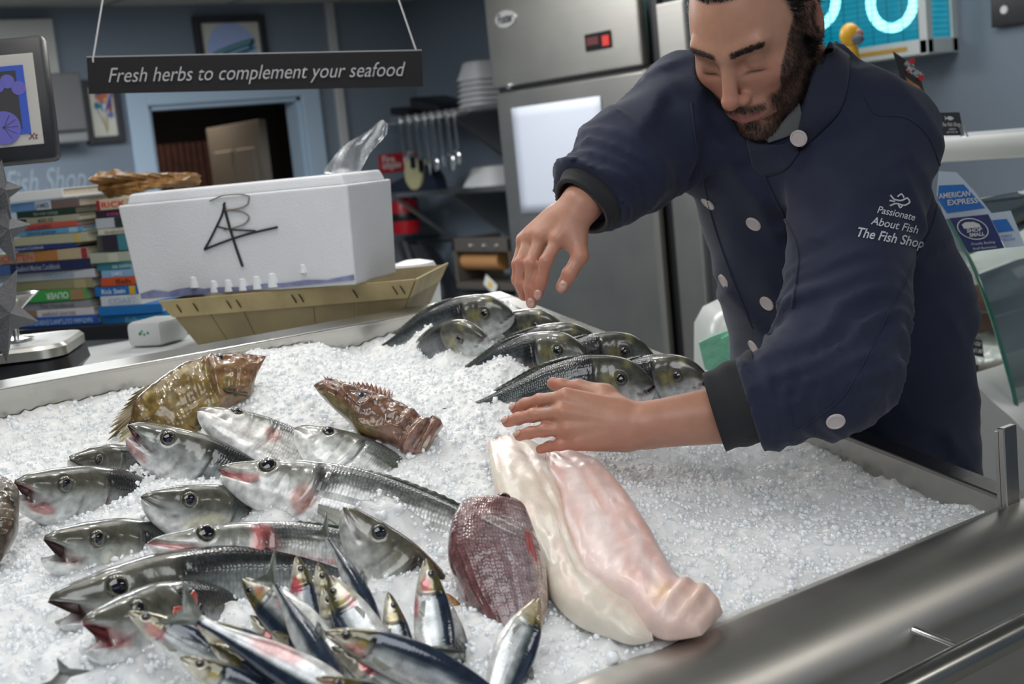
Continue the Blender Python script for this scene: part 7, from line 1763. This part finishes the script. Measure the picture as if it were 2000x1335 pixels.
WR = mat('cling_film', '#9aa3a0', .2, Transmission_Weight=.3, bump=(12, .8, .02)); c = cxp(1960, 700, .35)
V = []; 
for i in range(12):
    for j in range(12): V.append(np.array([c[0] - .1 + .25 * i / 11, c[1] - .16 + .36 * j / 11, dkz + .02 + .012 * math.sin(i * 1.3 + j * .7)]))
o = link('wrapped_tray', mesh('wrapped_tray', V, [(i * 12 + j, i * 12 + j + 1, (i + 1) * 12 + j + 1, (i + 1) * 12 + j) for i in range(11) for j in range(11)]), WR); m_ = o.modifiers.new('t', 'SOLIDIFY'); m_.thickness = .03; tag(o, 'film-wrapped tray inside the glass counter', 'tray')
# price tags
def card(nm, lab, cat, quad, d, mt, lines, ink, grp=None, th_=.0012, leanback=0.):
    """quad: picture corners TL, TR, BL seen at distance d"""
    a, b_, c = P(*quad[0], d), P(*quad[1], d), P(*quad[2], d + leanback); ex_, ey_ = nz(b_ - a), nz(a - c); w_, h_ = np.linalg.norm(b_ - a), np.linalg.norm(a - c); n_ = nz(np.cross(ex_, ey_)); n_ = n_ if n_ @ (CAMP - a) > 0 else -n_
    e = empty(nm, (a + b_) / 2 - ey_ * h_, lab, cat, grp); MB().prism([a, b_, b_ - ey_ * h_, c], -n_ * th_).build('card', mt, e)
    for (s, u, v, sz, wd, *ink2) in lines: text_mesh('lettering', s, c + ex_ * w_ * u + ey_ * h_ * v, ex_, ey_, sz, ink2[0] if ink2 else ink, e, width=(wd * w_ if wd else None), depth=.001, weight=.012, shear=.12)
    return e, a, ex_, ey_, w_, h_, n_, c
SL = mat('slate_tag', '#26282c', .6)
dp_ = float(np.dot(cxp(1900, 700, .14) - CAMP, FW))
card('price_tag', 'black price tag with white chalk writing inside the glass counter', 'price tag', [(1878, 656), (1918, 664), (1882, 690)], dp_, SL, [('Dill Oil', .25, .62, .012, .6), ('Per £1.80', .15, .22, .012, .75)], WHITE, 'slate price tags')
card('price_tag', 'lower small black price tag on a wire stand', 'price tag', [(1893, 712), (1912, 712), (1890, 738)], dp_, SL, [('~', .4, .4, .012, .3)], WHITE, 'slate price tags')
# card holders on the top shelf
BRO = mat('black_leaflet', '#1b1b1e', .45); REDP = mat('red_print', '#b3262e', .5); FOODP = mat('orange_food_photo', '#b3763c', .5, noise=(60, .5))
e, a, exx, eyy, w_, h_, n_, c = card('leaflet', 'tall black leaflet with food photo in a clear stand behind the shoulder', 'leaflet', [(1746, 102), (1786, 128), (1818, 236)], 2.62, BRO, [('WILD', .20, .86, .016, .4), ('MACARON', .16, .77, .018, .7)], WHITE)
b = MB()
pa_ = [P(x, y, 2.618) for x, y in ((1768, 150), (1796, 170), (1812, 196), (1782, 182))]; b.prism(pa_, n_ * .0008); b.build('photo', FOODP, e)
for (x, y, r_) in ((1781, 119, .006), (1799, 152, .006), (1774, 140, .003)): MB().lathe(P(x, y, 2.616), n_, [(0, 0), (r_, 0), (r_, .0008), (0, .0008)], 18).build('red_dot', REDP, e)
bpy.data.objects.remove(bpy.data.objects['leaflet'].children[0]) if False else None
for o_ in list(e.children):
    if o_.name.startswith('card'):
        me_ = o_.data; pp_ = [P(x, y, 2.62) for x, y in ((1744, 100), (1784, 126), (1800, 160), (1822, 236), (1790, 236), (1765, 175))]
        bpy.data.objects.remove(o_); MB().prism(pp_, -n_ * .002).build('card', BRO, e)
ACR = mat('clear_acrylic', (.9, .93, .93), .08, Transmission_Weight=.8, IOR=1.2)
MB().prism([P(x, y, 2.60) for x, y in ((1800, 215), (1828, 222), (1836, 266), (1808, 266))], -n_ * .012).build('stand', ACR, e)
e, a, exx, eyy, w_, h_, n_, c = card('business_card', 'black shop card with white fish emblem standing on the counter top', 'card', [(1829, 220), (1874, 219), (1838, 265)], 2.60, mat('charcoal_card', '#2f3036', .6), [('The Fish Shop', .08, .40, .011, .8), ('seafood', .38, .24, .006, .3), ('open every day', .25, .12, .005, .5)], WHITE)
def fishmark(parent, c0, exx, eyy, s, n_, m):
    b = MB(); V = [c0 + exx * s * x + eyy * s * y + n_ * .0014 for x, y in ((-1, .55), (-.55, .1), (-.1, .42), (.35, .38), (.9, 0), (.4, -.35), (-.1, -.38), (-.55, -.05), (-1, -.4), (-.78, .05))]; b.prism(V, n_ * .0004); b.build('fish_emblem', m, parent)
fishmark(e, c + exx * w_ * .5 + eyy * h_ * .74, exx, eyy, .010, n_, WHITE)
MB().prism([P(x, y, 2.595) for x, y in ((1872, 242), (1882, 242), (1892, 266), (1880, 266))], -n_ * .01).build('card_stand', ACR, e)
# payment stickers on the glass
AMB = mat('sticker_blue', '#1f6fc0', .35); NV_ = mat('sticker_navy', '#24306a', .4); WST = mat('sticker_white', '#c3d0dc', .4)
e, a, exx, eyy, w_, h_, n_, c = card('payment_sticker', 'white and blue card payment sticker on the curved glass beside the sleeve', 'sticker', [(1836, 336), (1876, 334), (1846, 424)], 2.28, WST, [], WHITE, 'payment stickers on the glass')
for o_ in list(e.children): bpy.data.objects.remove(o_)
MB().prism([P(x, y, 2.28) for x, y in ((1834, 334), (1868, 336), (1902, 372), (1938, 418), (1846, 428), (1830, 380))], -n_ * .001).build('card', WST, e)
MB().prism([P(x, y, 2.279) for x, y in ((1834, 362), (1882, 360), (1924, 406), (1850, 416), (1832, 390))], n_ * .0004).build('blue_panel', AMB, e)
text_mesh('lettering', 'AMERICAN', P(1834, 388, 2.277), nz(P(1896, 382, 2.277) - P(1834, 388, 2.277)), eyy, .013, WHITE, e, weight=.02, width=.054); text_mesh('lettering', 'EXPRESS', P(1850, 401, 2.277), nz(P(1908, 396, 2.277) - P(1850, 401, 2.277)), eyy, .013, WHITE, e, weight=.02, width=.052)
e, a, exx, eyy, w_, h_, n_, c = card('payment_sticker', 'navy sticker reading SHOP SMALL in a white ring, on the curved glass', 'sticker', [(1852, 426), (1930, 418), (1890, 492)], 2.26, NV_, [], WHITE, 'payment stickers on the glass')
for o_ in list(e.children): bpy.data.objects.remove(o_)
MB().prism([P(x, y, 2.26) for x, y in ((1854, 426), (1930, 418), (1962, 484), (1892, 493))], -n_ * .001).build('card', NV_, e)
rc = P(1900, 447, 2.258); MB().tube([rc + exx * .024 * math.cos(a) + eyy * .020 * math.sin(a) for a in np.linspace(0, 2 * math.pi, 40)], .0010, 6, cap=False).build('ring', WHITE, e)
MB().prism([rc + exx * x + eyy * y for x, y in ((-.014, .002), (-.014, .010), (-.006, .014), (.008, .013), (.015, .008), (.015, .002))], n_ * .0004).build('shop_front', WHITE, e)
text_mesh('lettering', 'SHOP', rc - exx * .013 - eyy * .0055, exx, eyy, .0085, WHITE, e, weight=.03, width=.026); text_mesh('lettering', 'SMALL', rc - exx * .013 - eyy * .014, exx, eyy, .0085, WHITE, e, weight=.03, width=.026)
text_mesh('lettering', 'Proudly Backing', P(1897, 479, 2.258), exx, eyy, .006, WHITE, e, width=.040); text_mesh('lettering', 'Small Businesses', P(1900, 488, 2.258), exx, eyy, .006, WHITE, e, width=.040)
e, a, exx, eyy, w_, h_, n_, c = card('payment_sticker', 'pale sticker with a small blue square at the right edge, on the curved glass', 'sticker', [(1930, 415), (1978, 410), (1960, 485)], 2.27, WST, [], WHITE, 'payment stickers on the glass')
for o_ in list(e.children): bpy.data.objects.remove(o_)
MB().prism([P(x, y, 2.27) for x, y in ((1930, 417), (1974, 411), (2002, 480), (1964, 484))], -n_ * .001).build('card', WST, e)
MB().prism([P(x, y, 2.269) for x, y in ((1937, 430), (1966, 427), (1980, 450), (1950, 454))], n_ * .0004).build('blue_square', AMB, e)
text_mesh('lettering', 'CARDS', P(1956, 464, 2.268), exx, eyy, .006, AMB, e, width=.018); text_mesh('lettering', 'WELCOME', P(1958, 471, 2.268), exx, eyy, .006, AMB, e, width=.022)
# little fisherman figure on the counter top
YEL = mat('yellow_oilskin', '#c9960f', .4); fgz = z1; fg0 = XP(1664, 260, bx + .06)
fg = empty('fisherman_figurine', (bx + .08, fg0[1], z1), 'small figurine in a yellow hood with grey beard behind the shoulder', 'figurine')
ftp = P(1662, 46, np.dot(np.array([bx + .08, fg0[1], 0]) - CAMP, FW))
hd_ = P(1663, 68, np.dot(ftp - CAMP, FW)); base = np.array([hd_[0], hd_[1], z1]); fg.location = Vector(base); M_[fg.name] = base
hh_ = hd_[2] - z1
MB().lathe(base, AZ3, [(0, 0), (.032, 0), (.034, .01), (.030, hh_ * .35), (.026, hh_ * .62), (.016, hh_ * .82), (.014, hh_ * .9)], 28).build('coat', YEL, fg, smooth=True)
def sph(c, r_, nm, m, sc=(1, 1, 1), n=20):
    bm = bmesh.new(); bmesh.ops.create_uvsphere(bm, u_segments=n, v_segments=n // 2 + 2, radius=1); bm.verts.index_update(); b = MB(); b.add([c + IR * v.co.x * r_ * sc[0] + IU * v.co.z * r_ * sc[2] - FW * v.co.y * r_ * sc[1] for v in bm.verts], [[q.index for q in f.verts] for f in bm.faces]); bm.free(); b.build(nm, m, fg, smooth=True)
sph(hd_ - IR * .004, .027, 'hood', YEL, (1.0, .9, 1.15)); sph(hd_ + IR * .014 - FW * .012 - IU * .002, .018, 'face', mat('figurine_face', '#9a6a5a', .5), (.8, .7, .9)); sph(hd_ + IR * .012 - FW * .014 - IU * .014, .018, 'beard', mat('figurine_beard', '#5b5f6a', .7), (1.0, .9, .8))
# hooks the aprons hang from, and the stand of the small tag
hr_ = empty('coat_hook_rail', XP(805, 470, XW - .02), 'small dark hook rail on the right wall above the black aprons', 'rail')
h0, h1 = XP(785, 470, XW - .01), XP(828, 474, XW - .01); MB().abox(XW - .02, XW, min(h0[1], h1[1]), max(h0[1], h1[1]), h1[2] - .02, h0[2] + .03).build('rail_plate', DARKM, hr_)
for q_h in ((790, 470), (822, 478)): a_h = XP(*q_h, 3.73); MB().tube([a_h - AZ3 * .01, a_h + AZ3 * .01, a_h + XA * .21], .006, 8).build('hook', DARKM, hr_, smooth=True)
tg_ = bpy.data.objects['price_tag.001']; a_t = P(1902, 738, dp_); MB().tube([a_t, np.array([a_t[0], a_t[1], dkz - .03])], .0015, 6).build('wire_stand', CHROME, tg_)
area('added_counter_fill', (bx + .12, (y0 + y1) / 2 - .2, z1 - .04), (0, 0, 0), .15, .8, 4, (1, .97, .92))  # area light added under the top shelf to brighten the counter interior
